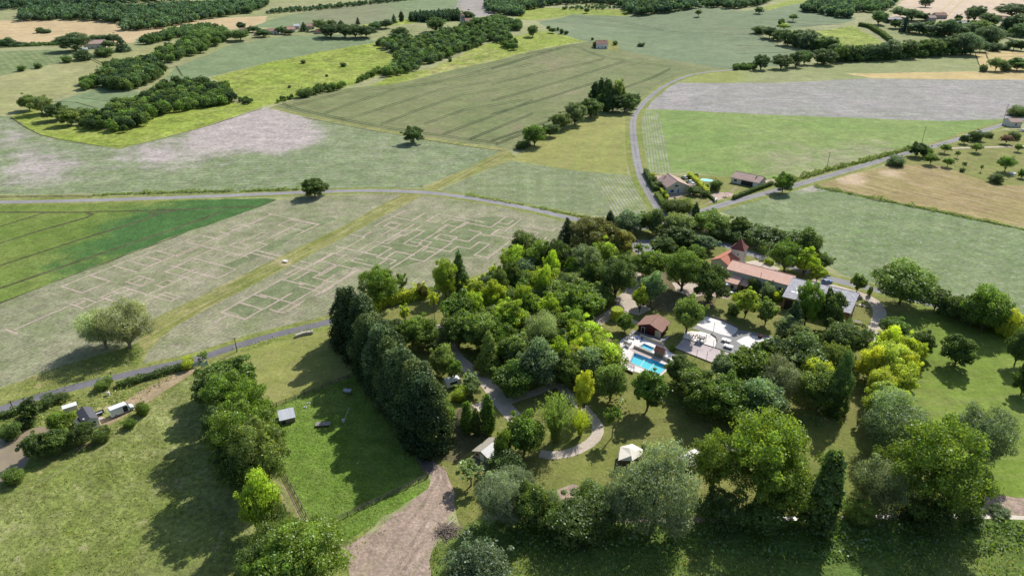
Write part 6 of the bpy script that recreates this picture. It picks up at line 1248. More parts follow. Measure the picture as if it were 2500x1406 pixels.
# terrace furniture at the farmhouse
def table_set(label, px, par):
    r = tag(empty('terrace_table', at(*FZ(px)), .5), label, 'table', 'terrace tables by the farmhouse')
    MB().box(-.8, .8, -.45, .45, .7, .75).build('table_top', M['white'], r)
    for x in (-.7, .7):
        for y in (-.35, .35): MB().box(x-.03, x+.03, y-.03, y+.03, 0, .7).build('leg', M['dark'], r)
    for i, (x, y) in enumerate(((-.4, -.85), (.4, -.85), (-.4, .85), (.4, .85))):
        ch = tag(empty('terrace_chair', Vector(r.location)+Matrix.Rotation(.5, 3, 'Z') @ Vector((x, y, 0)), .5+(0 if y < 0 else math.pi)), 'dark chair pushed up to one of the white terrace tables', 'chair', 'dark chairs round the terrace tables')
        MB().box(-.22, .22, -.22, .22, .42, .46).build('seat', M['dark'], ch); MB().box(-.22, .22, -.25, -.21, .46, .85).build('backrest', M['dark'], ch)
        for lx in (-.19, .19):
            for ly in (-.19, .19): MB().box(lx-.02, lx+.02, ly-.02, ly+.02, 0, .42).build('leg', M['dark'], ch)
    if par:
        u = tag(empty('parasol', Vector(r.location)+Vector((.0, 1.3, 0))), 'square white parasol open over the farmhouse terrace', 'parasol')
        MB().tube([(0, 0, 0), (0, 0, 2.7)], .04, 6).build('pole', M['steel'], u)
        mb = MB(); mb.v = [(-1.5, -1.5, 2.2), (1.5, -1.5, 2.2), (1.5, 1.5, 2.2), (-1.5, 1.5, 2.2), (0, 0, 2.8)]; mb.f = [(0, 1, 4), (1, 2, 4), (2, 3, 4), (3, 0, 4)]; mb.build('canopy', M['white'], u)
table_set('white terrace table under the white parasol', (495, 690), True); table_set('white terrace table at the lawn edge of the terrace', (520, 740), False); table_set('white terrace table nearest the annex wall', (555, 695), False)
# ------------------------------------------------------------------ tents
def ridge_tent(label, N_, F_, W, he, rise, roofm, wallm, over=.4):
    r = house('safari_tent', label, 'tent', N_, F_, he, W, rise, wallm, roofm, .5, over, wins=[('l', W*.5, .2, 1.2, 1.7, 'door', M['tan'], M['canvas']), ('l', W*.2, .9, .7, .6, 'win', M['tan']), ('l', W*.8, .9, .7, .6, 'win', M['tan'])], ridgecap=False, thick=.05)
    h = (F_-N_).length/2; MB().box(-h-1.6, h+.2, -.4, W+.4, -.3, .12).build('deck', M['wood'], r); return r
ZC = ZT(1000, 930, 2.954)
N_, F_ = xy(ZC, (580, 560), 2.0), xy(ZC, (690, 470), 2.0)
t1 = ridge_tent('ridge tent with olive and pale grey roof slopes beside the dirt yard', N_, F_, 5.0, 1.9, 1.15, M['canvasw'], M['tan'])
# darker canvas laid over the left slope
rf = [c for c in t1.children if c.name.startswith('roof')][0]; L2 = (F_-N_).length/2+.4; s_ = 1.15/2.5
MB().quad((-L2-.01, 2.5, 3.05+.03+.07), (L2+.01, 2.5, 3.05+.03+.07), (L2+.01, 5.42, 1.9-.4*s_+.03+.07), (-L2-.01, 5.42, 1.9-.4*s_+.03+.07)).build('left_slope_sheet', M['canvasg'], rf)
N_ = xy(ZC, (395, 300), 2.0); ridge_tent('dark brown tent in the shade of the conifer row', N_, N_+Vector((3.2, 4.4)), 4.4, 1.9, 1.0, M['brown'], M['brown'])
def pagoda_tent(label, poly, ridge, he, hr, canvas, wallm, deck=True):
    c = sum(poly, Vector((0, 0)))/len(poly); r = tag(empty('canvas_lodge', (c.x, c.y, 0)), label, 'tent')
    q = [p-c for p in poly]; inn = [p*.88 for p in q]
    MB().prism([tuple(p) for p in inn], -.1, he).build('wall', wallm, r)
    ra, rb = [p-c for p in ridge]; mb = MB(); k = len(q)
    mb.v = [(p.x, p.y, he-.1) for p in q]+[(ra.x, ra.y, hr), (rb.x, rb.y, hr)]
    best = [k if (p-ra).length < (p-rb).length else k+1 for p in q]
    for i in range(k):
        j = (i+1) % k
        mb.f.append((i, j, best[j], best[i]) if best[i] != best[j] else (i, j, best[i]))
    mb.build('canvas_roof', canvas, r)
    MB().prism([tuple(p*1.12) for p in q], -.3, .1).build('deck', M['wood'], r)
    f = MB().box(-.5, .5, min(p.y for p in inn)-.05, min(p.y for p in inn)+.1, .15, 1.8).build('door', M['canvas'], r)
W6 = [xy(ZC, p, 2.2) for p in ((1505, 570), (1520, 470), (1605, 449), (1684, 490), (1680, 528), (1605, 572))]
if sum(W6[i].x*W6[(i+1) % 6].y-W6[(i+1) % 6].x*W6[i].y for i in range(6)) < 0: W6 = W6[::-1]
pagoda_tent('white canvas lodge tent on the lawn behind the silver willow', W6, [xy(ZC, (1585, 480), 3.2), xy(ZC, (1600, 535), 3.2)], 2.2, 3.1, M['canvas'], M['brown'])
def pag_at(label, T, px, sz, rot, canvas, wallm):
    c = xy(T, px); q = [c+Matrix.Rotation(rot, 2) @ Vector(v) for v in ((-sz, -sz*.8), (sz, -sz*.8), (sz*1.15, 0), (sz, sz*.8), (-sz, sz*.8), (-sz*1.15, 0))]
    u = Matrix.Rotation(rot, 2) @ Vector((sz*.35, 0)); pagoda_tent(label, q, [c-u, c+u], 2.1, 3.0, canvas, wallm)
pag_at('pale grey canvas lodge half hidden left of the huge green tree', ZC, (2030, 600), 2.7, .5, M['canvasw'], M['tan'])
pag_at('cream canvas lodge behind the huge green tree', Z10, (330, 500), 2.6, .9, M['canvas'], M['brown'])
# caravans glimpsed between the camp trees
def caravan(label, px, rz, L=4.6):
    r = tag(empty('caravan', at(*px), rz), label, 'caravan', 'caravans under the camp trees'); h = L/2
    MB().extr([(-h, -1.05, .45), (h-.3, -1.05, .45), (h, -1.05, 1.2), (h-.5, -1.05, 2.5), (-h+.2, -1.05, 2.55), (-h, -1.05, 1.8)][::-1], (0, 2.1, 0)).build('body', M['vanw'], r)
    for s in (-1, 1):
        w = MB().tube([(0, s*.95-.1*s, .32), (0, s*1.07, .32)], .32, 14).build('wheel', M['black'], r)
        MB().box(-1.3, .9, s*1.06-.02, s*1.06+.02, 1.35, 2.0).build('window', M['glass'], r)
    MB().tube([(h-.2, 0, .45), (h+1.0, 0, .4)], .05, 6).build('drawbar', M['steel'], r)
caravan('white caravan beside the camp road under the conifer edge', (1106, 942), .5); caravan('white caravan in the middle of the camp wood', (1202, 768), 1.1)
# ------------------------------------------------------------------ two roadside houses
HW = lambda p, h: xy(Hh, p, h)
N_, F_ = HW((770, 352), 3.0), HW((530, 165), 3.2); L_ = HW((455, 322), 4.2)
dd = (F_-N_).normalized(); nn = Vector((-dd.y, dd.x))
Wd = 11.5
hA = house('large_house', 'larger roadside house with faded tiled roof and blue shutters', 'house', N_, N_+dd*13, 3.4, Wd, 2.9, M['plaster'], M['tilep'], ridge=.58, over=.4, chims=[(4.5, 8.5, 1.1)],
 wins=[('l', Wd*.60, 3.4, .9, 1.0, 'win', M['white'], M['blues']), ('l', Wd*.78, .6, .9, 1.4, 'win', M['white'], M['blues']), ('l', Wd*.5, .1, 1.0, 2.0, 'door', M['white'], M['blues']), ('f', 2, 1, 1, 1.2, 'win'), ('b', -3, 1, 1, 1.2, 'win')])
a0 = HW((640, 432), 0); house('garden_porch', 'low tiled porch with arches in front of the larger roadside house', 'porch', a0, a0+dd.normalized()*0+Vector((5.2, -.9)), 2.4, 4.0, .9, M['plaster'], M['tilep'], ridge=.9, over=.3, wins=[('f', -1.4, .1, .8, 1.7, 'door'), ('f', 1.2, .1, 2.2, 1.8, 'open')], ridgecap=False)
A, B = HW((1412, 205), 2.8), HW((1830, 292), 2.8)
hB = house('small_house', 'smaller white roadside house with faded tiled roof and covered terrace', 'house', A, B, 2.7, 9.0, 1.8, M['plasterw'], M['tilep'], ridge=.62, over=.35, chims=[(4.2, 4.4, 1.2)],
 wins=[('f', -5.0, 1.0, 1.6, 1.1, 'win'), ('f', 1.2, .05, 6.2, 2.3, 'open'), ('f', 6.0, .1, 2.2, 2.1, 'garage', M['white'], M['white']), ('r', 4, 1, 1, 1, 'win')])
MB().box(-1.8, 3.8, .6, 3.0, 3.05, 3.12).build('solar_strip', M['dark'], hB); hB.children[-1].rotation_euler.x = math.atan(1.8/(9*.62)); hB.children[-1].location.z = .2
# small oval pool
pc = at(*Hh((1035, 252))); r = tag(empty('garden_pool', pc, -.5), 'small turquoise oval garden pool beside the domed bush', 'pool')
ov = [(2.9*math.cos(i*math.pi/10), 1.9*math.sin(i*math.pi/10)) for i in range(20)]
MB().prism([(x*1.15, y*1.2) for x, y in ov], -.05, .05).build('coping', M['white'], r); MB().prism(ov, .05, .09).build('water', M['poolt'], r)
def car(label, p, rz, paint, group=None):
    r = tag(empty('parked_car', p, rz), label, 'car', group)
    MB().extr([(-2.0, -.85, .35), (2.0, -.85, .35), (2.05, -.85, .7), (1.2, -.85, .95), (.7, -.85, 1.0), (-1.75, -.85, 1.0), (-2.05, -.85, .75)][::-1], (0, 1.7, 0)).build('body', paint, r)
    MB().extr([(-1.7, -.74, 1.0), (.85, -.74, 1.0), (.3, -.7, 1.42), (-1.3, -.7, 1.42)][::-1], (0, 1.48, 0)).build('glasshouse', M['glass'], r)
    MB().box(-1.25, .25, -.7, .7, 1.42, 1.46).build('roof_panel', paint, r)
    for x in (-1.3, 1.3):
        for y in (-.82, .82):
            w = MB().tube([(x, y-.1, .32), (x, y+.1, .32)], .32, 14).build('wheel', M['black'], r); MB().tube([(x, y-.11, .32), (x, y+.11, .32)], .18, 10).build('rim', M['steel'], w)
    for y in (-.6, .6): MB().box(2.0, 2.07, y-.15, y+.15, .62, .75).build('headlight', M['white'], r)
car('white car parked between the larger house and the clipped hedge, nearer the road', at(*Hh((810, 325))), 1.95, M['vanw']); car('white car parked between the larger house and the clipped hedge, farther back', at(*Hh((772, 288))), 1.95, M['vanw']); car('silver car at the back of the larger roadside house', at(*Hh((690, 225))), 1.9, M['steel'])
car('pale blue car parked behind the barn roof by the road', at(*FZ((1690, 606))), .3, M['carblue']); car('dark car in the shade by the campsite entrance', at(*Z5((590, 868))), .2, M['dark'])
r = tag(empty('garden_canopy', at(*Hh((1330, 500))), .3), 'small pink-topped garden canopy on the gravel forecourt', 'canopy')
for x in (-.9, .9):
    for y in (-.7, .7): MB().box(x-.04, x+.04, y-.04, y+.04, 0, 1.7).build('post', M['dark'], r)
MB().extr([(-1.1, -.9, 1.7), (-1.1, 0, 2.0), (-1.1, .9, 1.7)], (2.2, 0, 0)).build('cloth_top', M['pink'], r)
wall_run('low white gate pier at the garden driveway', [(1160, 590), (1180, 570)], Hh, .5, 1.4, M['white'], 'gate_pier', M['white'], 'pier')
r = tag(empty('road_sign', at(*Hh((512, 770))), .2), 'blue and white road sign at the crossroads', 'road sign')
MB().tube([(0, 0, 0), (0, 0, 2.2)], .04, 6).build('post', M['steel'], r); MB().box(-.5, .5, -.06, -.04, 1.5, 2.2).build('panel', M['blues'], r); MB().box(-.45, .45, -.08, -.06, 1.15, 1.45).build('name_plate', M['white'], r)
for i in range(7):
    p = at(*Hh((1405+i*15, 430-i*14))); r = tag(empty('paving_slab', p, -.6), 'pink paving slab in the stepping path to the small house', 'paving slab', 'stepping slabs on the small house lawn')
    MB().box(-1.0, 1.0, -.3, .3, -.05, .06).build('slab', M['pink'] if False else M['tan'], r)
# ------------------------------------------------------------------ left cabin
CW = lambda p, h: xy(Z12, p, h)
N_, F_ = CW((882, 592), 2.7), CW((822, 498), 2.7); L_ = CW((752, 642), 2.7)
dd = (F_-N_).normalized(); Wd = abs((L_-N_).dot(Vector((-dd.y, dd.x))))
cb = house('cabin', 'white cabin with dark grey gabled roof beside the white van', 'cabin', N_, N_+dd*6.3, 2.6, Wd, .95, M['vanw'], M['slate'], .5, .2, wins=[('l', Wd*.62, 1.0, .5, 1.1, 'win', M['dark']), ('l', Wd*.3, 1.0, .5, 1.1, 'win', M['dark']), ('f', 1, .9, 1.0, 1.0, 'win')], ridgecap=False, thick=.08)
rf = [c for c in cb.children if c.name.startswith('roof')][0]; MB().box(-2.2, -1.8, Wd*.8, Wd*.8+.4, 2.8, 3.25).build('flue', M['white'], rf)
a0 = CW((830, 690), 0); house('cabin_annexe', 'low dark-roofed annexe in front of the white cabin', 'shed', a0, a0+dd*3.6, 1.9, 3.0, .4, M['vanw'], M['slate'], .5, .15, ridgecap=False, thick=.06)
a0 = CW((585, 565), 0); b0 = CW((710, 525), 0); house('lean_to', 'long white lean-to roof behind the cabin', 'lean-to', a0, b0, 1.8, 1.6, .2, M['plaster'], M['white'], .9, .1, ridgecap=False, thick=.05)
a0 = CW((665, 690), 0); house('small_shed', 'small pale flat-roofed shed left of the cabin', 'shed', a0, a0+Vector((2.6, -1.0)), 1.9, 2.2, .25, M['woodw'], M['vanw'], .9, .1, ridgecap=False, thick=.05)
# panel van
def van(label, p, rz):
    r = tag(empty('panel_van', p, rz), label, 'van')
    MB().extr([(-2.75, -.98, .4), (1.55, -.98, .4), (1.55, -.98, 1.9), (1.2, -.98, 2.55), (-2.65, -.98, 2.55), (-2.75, -.98, 2.4)][::-1], (0, 1.96, 0)).build('body', M['vanw'], r)
    MB().extr([(1.55, -.94, .4), (2.85, -.94, .4), (2.9, -.94, .85), (2.5, -.94, 1.15), (1.95, -.94, 1.3), (1.55, -.94, 1.95)][::-1], (0, 1.88, 0)).build('cab', M['vanw'], r)
    MB().extr([(1.56, -.8, 1.98), (1.98, -.8, 1.33), (1.98, .8, 1.33), (1.56, .8, 1.98)], (.03, 0, .03)).build('windscreen', M['glass'], r)
    MB().box(.25, 1.35, -1.0, -.985, .5, 2.2).build('side_door_shade', M['dark'], r)  # dark panel painted in place of the unlit van interior
    for s in (-1, 1): MB().extr([(1.6, s*.95, 1.3), (1.9, s*.95, 1.3), (1.6, s*.95, 1.85)], (0, s*.015, 0)).build('cab_window', M['glass'], r)
    MB().box(-2.78, -2.76, -.3, .3, 1.3, 2.1).build('rear_window', M['glass'], r)
    for x in (-1.7, 2.0):
        for y in (-.9, .9):
            w = MB().tube([(x, y-.12, .36), (x, y+.12, .36)], .36, 16).build('wheel', M['black'], r); MB().tube([(x, y-.13, .36), (x, y+.13, .36)], .2, 10).build('rim', M['steel'], w)
    for y in (-.65, .65): MB().box(2.86, 2.93, y-.18, y+.18, .75, .95).build('headlight', M['steel'], r)
    MB().box(2.82, 2.95, -.9, .9, .38, .58).build('bumper', M['dark'], r)
van('white panel van with its dark side door open on the sandy drive', at(*Z12((1105, 545))), R(44))
r = tag(empty('trailer', at(*Z12((905, 560))), R(40)), 'small grey box trailer between cabin and van', 'trailer')
MB().box(-1.0, 1.0, -.6, .6, .45, .52).build('bed', M['steel'], r)
for y in (-.6, .6): MB().box(-1, 1, y-.03, y+.03, .52, .85).build('side_board', M['dark'], r)
for x in (-1, 1): MB().box(x-.03, x+.03, -.57, .57, .52, .85).build('end_board', M['dark'], r)
for y in (-.72, .72): MB().tube([(0, y-.08, .3), (0, y+.08, .3)], .3, 14).build('wheel', M['black'], r)
MB().tube([(1, 0, .45), (2.0, 0, .42)], .04, 6).build('drawbar', M['steel'], r)
r = tag(empty('stone_slab', at(*Z12((915, 600))), .4), 'flat pale slab on the ground before the trailer', 'slab'); MB().box(-.6, .6, -.4, .4, -.05, .18).build('slab', M['concrete'], r)
r = tag(empty('water_tank', at(*Z12((982, 385)))), 'small white upright tank in the grass behind the van', 'tank'); MB().tube([(0, 0, 0), (0, 0, 1.0), (0, 0, 1.1)], [.4, .4, .2], 14).build('drum', M['white'], r); MB().tube([(0, 0, 1.1), (0, 0, 1.18)], .12, 10).build('lid', M['dark'], r)
for px, rz, lab in (((1765, 135), .5, 'pale green metal gate leaf left of the track entrance'), ((1850, 130), 1.0, 'pale green metal gate leaf right of the track entrance')):
    r = tag(empty('gate_leaf', at(*Z12(px)), rz), lab, 'gate'); MB().box(-1.0, 1.0, -.03, .03, .25, 1.6).build('panel', M['greenp'], r)
    for x in (-1.05, 1.05): MB().box(x-.06, x+.06, -.06, .06, -.1, 1.75).build('post', M['greenp'], r)
# ------------------------------------------------------------------ paddock things
def fence(label, A_, B_, rails=3, h=1.15, gap=2.4):
    A_, B_ = at(*A_), at(*B_); d = B_-A_; L = d.length; rz = math.atan2(d.y, d.x); r = tag(empty('rail_fence', A_, rz), label, 'fence')
    n = int(L/gap); p0 = MB().box(-.075, .075, -.075, .075, -.2, h+.12).build('post', M['post'], r)
    for i in range(1, n+1): inst(p0, r, (L*i/n, 0, 0))
    for k in range(rails): z = h*(k+1)/rails-.12; MB().box(-.1, L+.1, -.115, -.077, z, z+.14).build('rail', M['post'], r)
fence('far rail fence of the paddock along the mown grass', (652, 1000), (870, 915)); fence('right rail fence of the paddock below the conifers', (872, 914), (1046, 1163)); fence('near rail fence of the paddock above the dirt yard', (1045, 1166), (768, 1298)); fence('left rail fence of the paddock beside the wheel tracks', (766, 1298), (686, 1140))
ZP = ZT(640, 920, 5.857)
a0 = xy(ZP, (270, 690)); a1 = xy(ZP, (478, 640))
sh = house('goat_shed', 'plank goat shed with bright tin lean-to roof in the paddock', 'shed', a0, a1, 1.5, 3.9, .5, M['wood'], M['tin'], .97, .2, ridgecap=False, thick=.05, wins=[('f', -1.0, .1, .9, 1.0, 'open'), ('r', 2, .2, .8, 1.0, 'open')])
r = tag(empty('goat_platform', at(*ZP((875, 690))), .08), 'low pale plank platform in the paddock', 'platform'); MB().box(-1.9, 1.9, -.75, .75, .45, .55).build('plank_top', M['greywood'], r)
for x in (-1.7, 0, 1.7):
    for y in (-.6, .6): MB().box(x-.07, x+.07, y-.07, y+.07, -.1, .45).build('leg', M['post'], r)
MB().tube([(-.4, .1, .6), (.5, -.2, .6)], .06, 6).build('lying_branch', M['log'], r)
r = tag(empty('feeding_stump', at(*ZP((1165, 640)))), 'pale cut stump with a slanting pole beside the conifer shadow', 'stump'); MB().tube([(0, 0, -.1), (0, 0, .45), (0, 0, .75)], [.5, .45, .42], 14).build('stump', M['log'], r)
MB().tube([(.2, .2, .6), (.8, 1.2, 1.9), (1.3, 2.0, 3.0)], .07, 7).build('slanting_pole', M['log'], r); MB().tube([(1.3, 2.0, 3.0), (.5, 1.6, 2.7)], .03, 5).build('rope_arm', M['post'], r)
r = tag(empty('feeding_table', at(*ZP((1230, 235))), -.15), 'blue-grey roofed feeding rack in the conifer shadow', 'feeding rack')
MB().extr([(-1.1, -.7, 1.15), (-1.1, 0, 1.4), (-1.1, .5, 1.25)], (2.2, 0, 0)).build('rack_roof', M['tin'], r)
MB().box(-.95, .95, -.45, .4, .6, .72).build('trough', M['steel'], r)
for x in (-.9, .9):
    for y in (-.42, .38): MB().box(x-.05, x+.05, y-.05, y+.05, -.1, 1.15).build('leg', M['post'], r)
for px, lab in (((617, 435), 'pale tyre lying on the grass, nearer the goat shed'), ((665, 378), 'pale tyre lying on the grass, farther from the goat shed')):
    r = tag(empty('tyre', at(*ZP(px))), lab, 'tyre'); mb = MB(); n = 20
    for i in range(n):
        for j in range(6):
            a = 2*math.pi*i/n; b = 2*math.pi*j/6; q_ = .36+.11*math.cos(b); mb.v.append((q_*math.cos(a), q_*math.sin(a), .11+.11*math.sin(b)))
    for i in range(n):
        for j in range(6): mb.f.append((i*6+j, ((i+1) % n)*6+j, ((i+1) % n)*6+(j+1) % 6, i*6+(j+1) % 6))
    mb.build('rubber_ring', M['steel'], r, smooth=True)
r = tag(empty('hurdle', at(*ZP((1935, 800))), -.5), 'bleached wooden hurdle leaning on the right paddock fence', 'hurdle')
for k in range(3): MB().tube([(-1.0, k*.05, .3+k*.4), (1.0, .1, .5+k*.4)], .04, 5).build('bar', M['log'], r)
for x in (-.9, .9): MB().tube([(x, 0, 0), (x*.9, .1, 1.5)], .05, 5).build('upright', M['log'], r)
rb = random.Random(12)
r = tag(empty('brush_pile', at(1092, 1296)), 'heap of dry cut branches on the edge of the dirt yard', 'brush pile'); mb = MB()
for i in range(230):
    a = rb.uniform(0, 3.15); c = Vector((rb.gauss(0, 1.25), rb.gauss(0, 1.0), 0)); c.z = max(.08, 1.25*math.exp(-(c.x**2+c.y**2)/2.2)*rb.random()); l = rb.uniform(.5, 1.5); u = Vector((math.cos(a)*l, math.sin(a)*l, rb.uniform(-.3, .5)))
    mb.tube([c-u, c+Vector((0, 0, .08)), c+u], [rb.uniform(.03, .06), .045, .02], 4, False)
mb.build('branches', M['dry'], r); MB().tube([(-.2, .6, .8), (1.5, 2.4, 1.2)], [.16, .1], 7).build('pale_log', M['log'], r)
r = tag(empty('log_stack', at(743, 818), R(28)), 'curved stack of pale split logs beside the lower lane', 'log stack'); mb = MB()
for i in range(26):
    for k in range(3): x = -2.7+i*.215; mb.tube([(x, -.5+.25*math.cos(x*.9)+k*.02, .16+k*.3+.1*(i % 2)), (x+rb.uniform(-.06, .06), .5+.25*math.cos(x*.9), .2+k*.3+.1*(i % 2))], rb.uniform(.1, .16), 6)
mb.build('logs', M['log'], r)
r = tag(empty('white_table', at(697, 640), R(-20)), 'small white flat table on the grass strip between the maze halves', 'table'); MB().box(-1.1, 1.1, -.6, .6, .6, .68).build('table_top', M['white'], r)
for x in (-1, 1):
    for y in (-.5, .5): MB().box(x-.04, x+.04, y-.04, y+.04, 0, .6).build('leg', M['post'], r)
# ------------------------------------------------------------------ utility poles
def pole(label, b, topy, mat='post', arm=True, wires=None):
    p = at(*b); h = height_for(p, topy); r = tag(empty('utility_pole', p, .6), label, 'pole', 'wooden utility poles')
    MB().tube([(0, 0, -.3), (0, 0, h)], [.16, .11], 8).build('shaft', M[mat], r)
    if arm: MB().box(-.7, .7, -.05, .05, h-.5, h-.38).build('crossarm', M['dark'], r)
    for x in (-.6, .6): MB().tube([(x, 0, h-.38), (x, 0, h-.2)], .05, 6).build('insulator', M['white'], r)
    return p+Vector((0, 0, h))
q1 = pole('dark pole beside the climbing road, nearest the two houses', (2018, 413), 372); q2 = pole('dark pole beside the climbing road at the orchard corner', (2250, 350), 309); q3 = pole('dark leaning pole beside the climbing road at the right edge', (2448, 300), 254)
q4 = pole('tall dark pole at the driveway of the smaller house', (1712, 488), 446); q5 = pole('pale pole in the courtyard behind the farmhouse', FZ((970, 320)), FZ((0, 105))[1], 'concrete', False)
q6 = pole('pole beside the lower lane below the curved log stack', (579, 858), 824); q7 = pole('pole beside the lower lane above the white van', (276, 931), 908); q8 = pole('pole beside the lower lane near the pond', (32, 998), 978)
def wire(label, a, b, sag=.6, rad=.025):
    mid = [a.lerp(b, i/12)+Vector((0, 0, -sag*4*(i/12)*(1-i/12))) for i in range(13)]
    o = MB().tube(mid, rad, 4, False).build('wire', M['dark']); tag(o, label, 'wire')
wire('overhead wire between the two upper poles of the climbing road', q2, q3, 1.5); wire('overhead wire between the orchard and house poles', q1, q2, 1.5); wire('overhead wire from the house pole to the driveway pole', q4, q1, 1.5)
tpt = Vector((tc.x, tc.y, 6.5)); wire('wire from the courtyard pole to the dovecote tower', q5, tpt, .3, .04); wire('overhead wire along the lower lane by the maze', q6, q7, 1.0); wire('overhead wire along the lower lane by the pond', q7, q8, 1.0)
wire('thin cable slanting across the near corner of the paddock', at(944, 1137)+Vector((0, 0, .3)), at(1041, 1066)+Vector((0, 0, 5)), .1, .04)
# things behind the barn end
r = tag(empty('timber_pallets', at(*FZ((2130, 890))), -.6), 'jumble of pallets and boards beside the barn end', 'pallets')
for i in range(5): MB().box(-2+i*.8, -1.4+i*.8, -.6, .8, .1, .35+.1*(i % 3)).build('pallet', M['log'] if i % 2 else M['post'], r)
r = tag(empty('garden_table', at(*FZ((2055, 1095))), -.5), 'long grey bench table at the corner of the barn', 'table'); MB().box(-1.5, 1.5, -.5, .5, .65, .73).build('table_top', M['greywood'], r)
for x in (-1.2, 1.2): MB().box(x-.06, x+.06, -.4, .4, 0, .65).build('trestle', M['post'], r)
# ------------------------------------------------------------------ far houses
def far_house(label, T, p1, p2, he, W, rise, wallm, roofm, name='village_house', nwin=2, ch=True, ridge=.5, group=None):
    A, B = xy(T, p1), xy(T, p2); L = (B-A).length
    house(name, label, 'house', A, B, he, W, rise, M[wallm], M[roofm], ridge, .4, wins=[('f', -L/2+L*(i+.5)/nwin, 1.0, 1.1, 1.4, 'win') for i in range(nwin)]+([('f', L*.25, .1, 1.1, 2.1, 'door')] if nwin > 1 else []), chims=[(L*.3, W*.5, 1.0)] if ch else [], group=group)
ZV = ZT(560, 20, 6.25)
far_house('village house with red roof, leftmost in the ridge village', ZV, (150, 372), (290, 372), 2.8, 8, 2, 'plaster', 'tilev')
far_house('tiny red-roofed outbuilding left of the pink-roofed village house', ZV, (375, 425), (450, 425), 2.4, 5, 1.4, 'stone', 'tilev', nwin=1, ch=False)
far_house('pink-roofed village house with grey end wall', ZV, (590, 405), (740, 405), 4, 9, 2.2, 'plasterw', 'tilev')
far_house('long pink-roofed village house with pale extension', ZV, (848, 385), (1010, 375), 4, 10, 2.6, 'plaster', 'tilev', nwin=3)
far_house('pale grey-roofed barn behind the long village house', ZV, (990, 330), (1075, 325), 4, 9, 2, 'plasterw', 'steel', nwin=1, ch=False)
far_house('red-roofed village house right of the dark round tree', ZV, (1190, 330), (1300, 325), 4, 9, 2.4, 'plaster', 'tilev')
far_house('brown-roofed low barn at the left end of the clipped tree row', ZV, (1340, 400), (1440, 395), 3, 8, 2.2, 'stone', 'tiled', nwin=1, ch=False)
far_house('white-roofed shed right of the clipped tree row', ZV, (2245, 310), (2320, 310), 3, 7, 1.2, 'plasterw', 'white', nwin=1, ch=False)
far_house('long pale-walled farmhouse behind trees at far left', Z1, (735, 432), (925, 425), 5, 14, 3, 'plasterw', 'tilep', nwin=4, name='farmhouse')
far_house('pale greenish greenhouse-like shed in front of the far left farmhouse', Z1, (730, 462), (770, 460), 3, 6, 1.5, 'plasterw', 'steel', nwin=1, ch=False, name='shed')
far_house('white farmhouse with brown roof alone in the green wheat', Z3, (915, 425), (1012, 428), 5, 11, 3.2, 'white', 'tileb', nwin=3, name='farmhouse')
far_house('low white outbuilding beside the lone white farmhouse', Z3, (885, 405), (915, 408), 3, 6, 1.5, 'white', 'tileb', nwin=1, ch=False, name='outbuilding')
ZH = ZT(2100, 0, 6.25)
far_house('dark low barn at the left end of the far hamlet', ZH, (425, 360), (630, 355), 5, 10, 2.2, 'dark', 'fibro', nwin=1, ch=False, name='barn')
far_house('grey stone house with brown roof in the middle of the far hamlet', ZH, (1045, 345), (1150, 345), 6, 12, 2.8, 'stone', 'tilep')
far_house('wide brown-roofed farmhouse at the top of the far hamlet', ZH, (1150, 295), (1320, 292), 5, 12, 3, 'stone', 'tileb', nwin=3)
far_house('grey-roofed house among trees right of the hamlet cypress', ZH, (1490, 410), (1630, 405), 4, 10, 2.4, 'stone', 'fibro')
far_house('long pale-walled house below the dark wood at far right', ZH, (2085, 330), (2235, 330), 4, 9, 2, 'white', 'tilev')
far_house('white shed with red roof at the right edge beside the road', Z6, (2335, 292), (2450, 292), 3.4, 8, 1.6, 'plasterw', 'tilep', nwin=1, ch=False, name='shed')
car('white van-like car at the right edge by the orchard hedge', at(*Z6((2470, 335))), .2, M['vanw'])
r = tag(empty('garden_cover', at(*Z6((2365, 765))), .2), 'white oval covered tub on the orchard lawn', 'garden tub'); MB().tube([(0, 0, 0), (0, 0, .6), (0, 0, .85)], [1.6, 1.6, .9], 18).build('cover', M['white'], r)
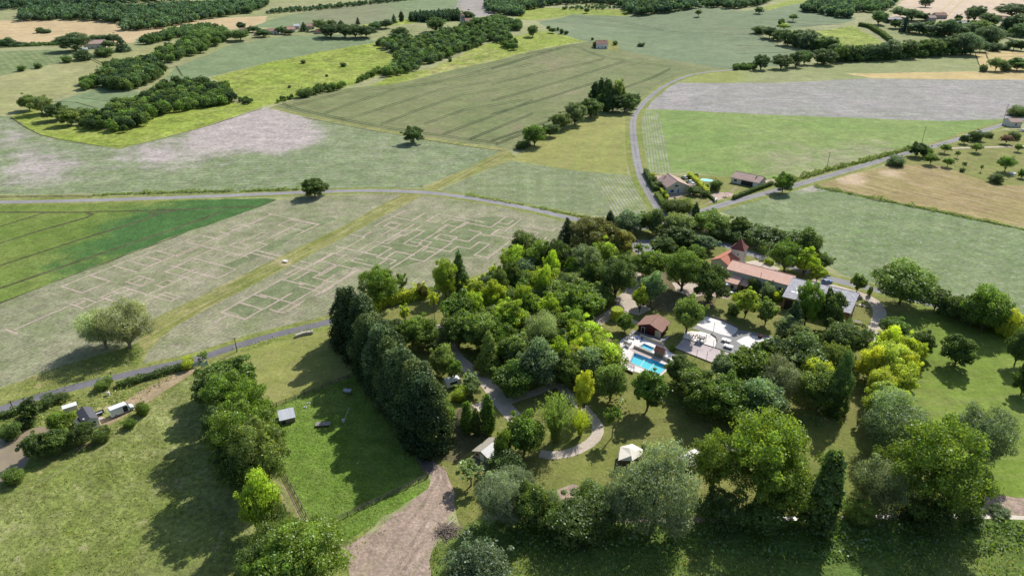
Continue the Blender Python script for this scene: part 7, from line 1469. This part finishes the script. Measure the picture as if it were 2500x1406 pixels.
# church
cp = at(*Z2((1890, 228))); ch = tag(empty('village_church', cp, .35), 'village church with square stone tower on the ridge', 'church')
MB().box(-2.6, 2.6, -2.6, 2.6, -.5, 13).build('tower_wall', M['stone'], ch)
mb = MB(); mb.v = [(-2.9, -2.9, 13), (2.9, -2.9, 13), (2.9, 2.9, 13), (-2.9, 2.9, 13), (0, 0, 15.5)]; mb.f = [(3, 2, 1, 0), (0, 1, 4), (1, 2, 4), (2, 3, 4), (3, 0, 4)]; mb.build('tower_roof', M['tilev'], ch)
MB().tube([(0, 0, 15.3), (0, 0, 17)], .08, 5).build('cross_finial', M['dark'], ch)
MB().extr([(2.6, -4, -.5), (2.6, -4, 6), (2.6, 0, 9), (2.6, 4, 6), (2.6, 4, -.5)], (14, 0, 0)).build('nave_wall', M['stone'], ch)
MB().extr([(2.55, -4.5, 5.7), (2.55, 0, 9.1), (2.55, 4.5, 5.7), (2.55, 4.5, 5.95), (2.55, 0, 9.35), (2.55, -4.5, 5.95)], (14.4, 0, 0)).build('nave_roof', M['tilev'], ch)
MB().box(-.6, .6, -2.64, -2.58, 9.5, 11.5).build('belfry_shade', M['dark'], ch)  # dark panel stands for the shade inside the belfry
# ================================================================== LIGHT
sun_dir = Vector((.57, .82, 0)).normalized()
ELEV = R(42)
sd = bpy.data.lights.new('sun', 'SUN'); sd.energy = 5.0; sd.angle = R(.53); sd.color = (1, .965, .91)
so = bpy.data.objects.new('sun', sd); C.objects.link(so)
v = Vector((sun_dir.x*math.cos(ELEV), sun_dir.y*math.cos(ELEV), math.sin(ELEV)))
so.rotation_euler = v.to_track_quat('Z', 'Y').to_euler(); so.location = (0, 0, 300)
wd = bpy.data.worlds.new('World'); bpy.context.scene.world = wd; wd.use_nodes = True
nt = wd.node_tree; bg = nt.nodes['Background']
sky = nt.nodes.new('ShaderNodeTexSky'); sky.sky_type = 'NISHITA'; sky.sun_disc = False
sky.sun_elevation = ELEV; sky.sun_rotation = math.atan2(sun_dir.x, sun_dir.y); sky.altitude = 100; sky.air_density = 1.0; sky.dust_density = 1.2
nt.links.new(sky.outputs[0], bg.inputs[0]); bg.inputs[1].default_value = .125
sc = bpy.context.scene
sc.view_settings.view_transform = 'Standard'; sc.view_settings.look = 'None'; sc.view_settings.exposure = 0
sc.cycles.max_bounces = 6; sc.cycles.diffuse_bounces = 2; sc.cycles.transparent_max_bounces = 8; sc.cycles.transmission_bounces = 4
sc.render.film_transparent = False
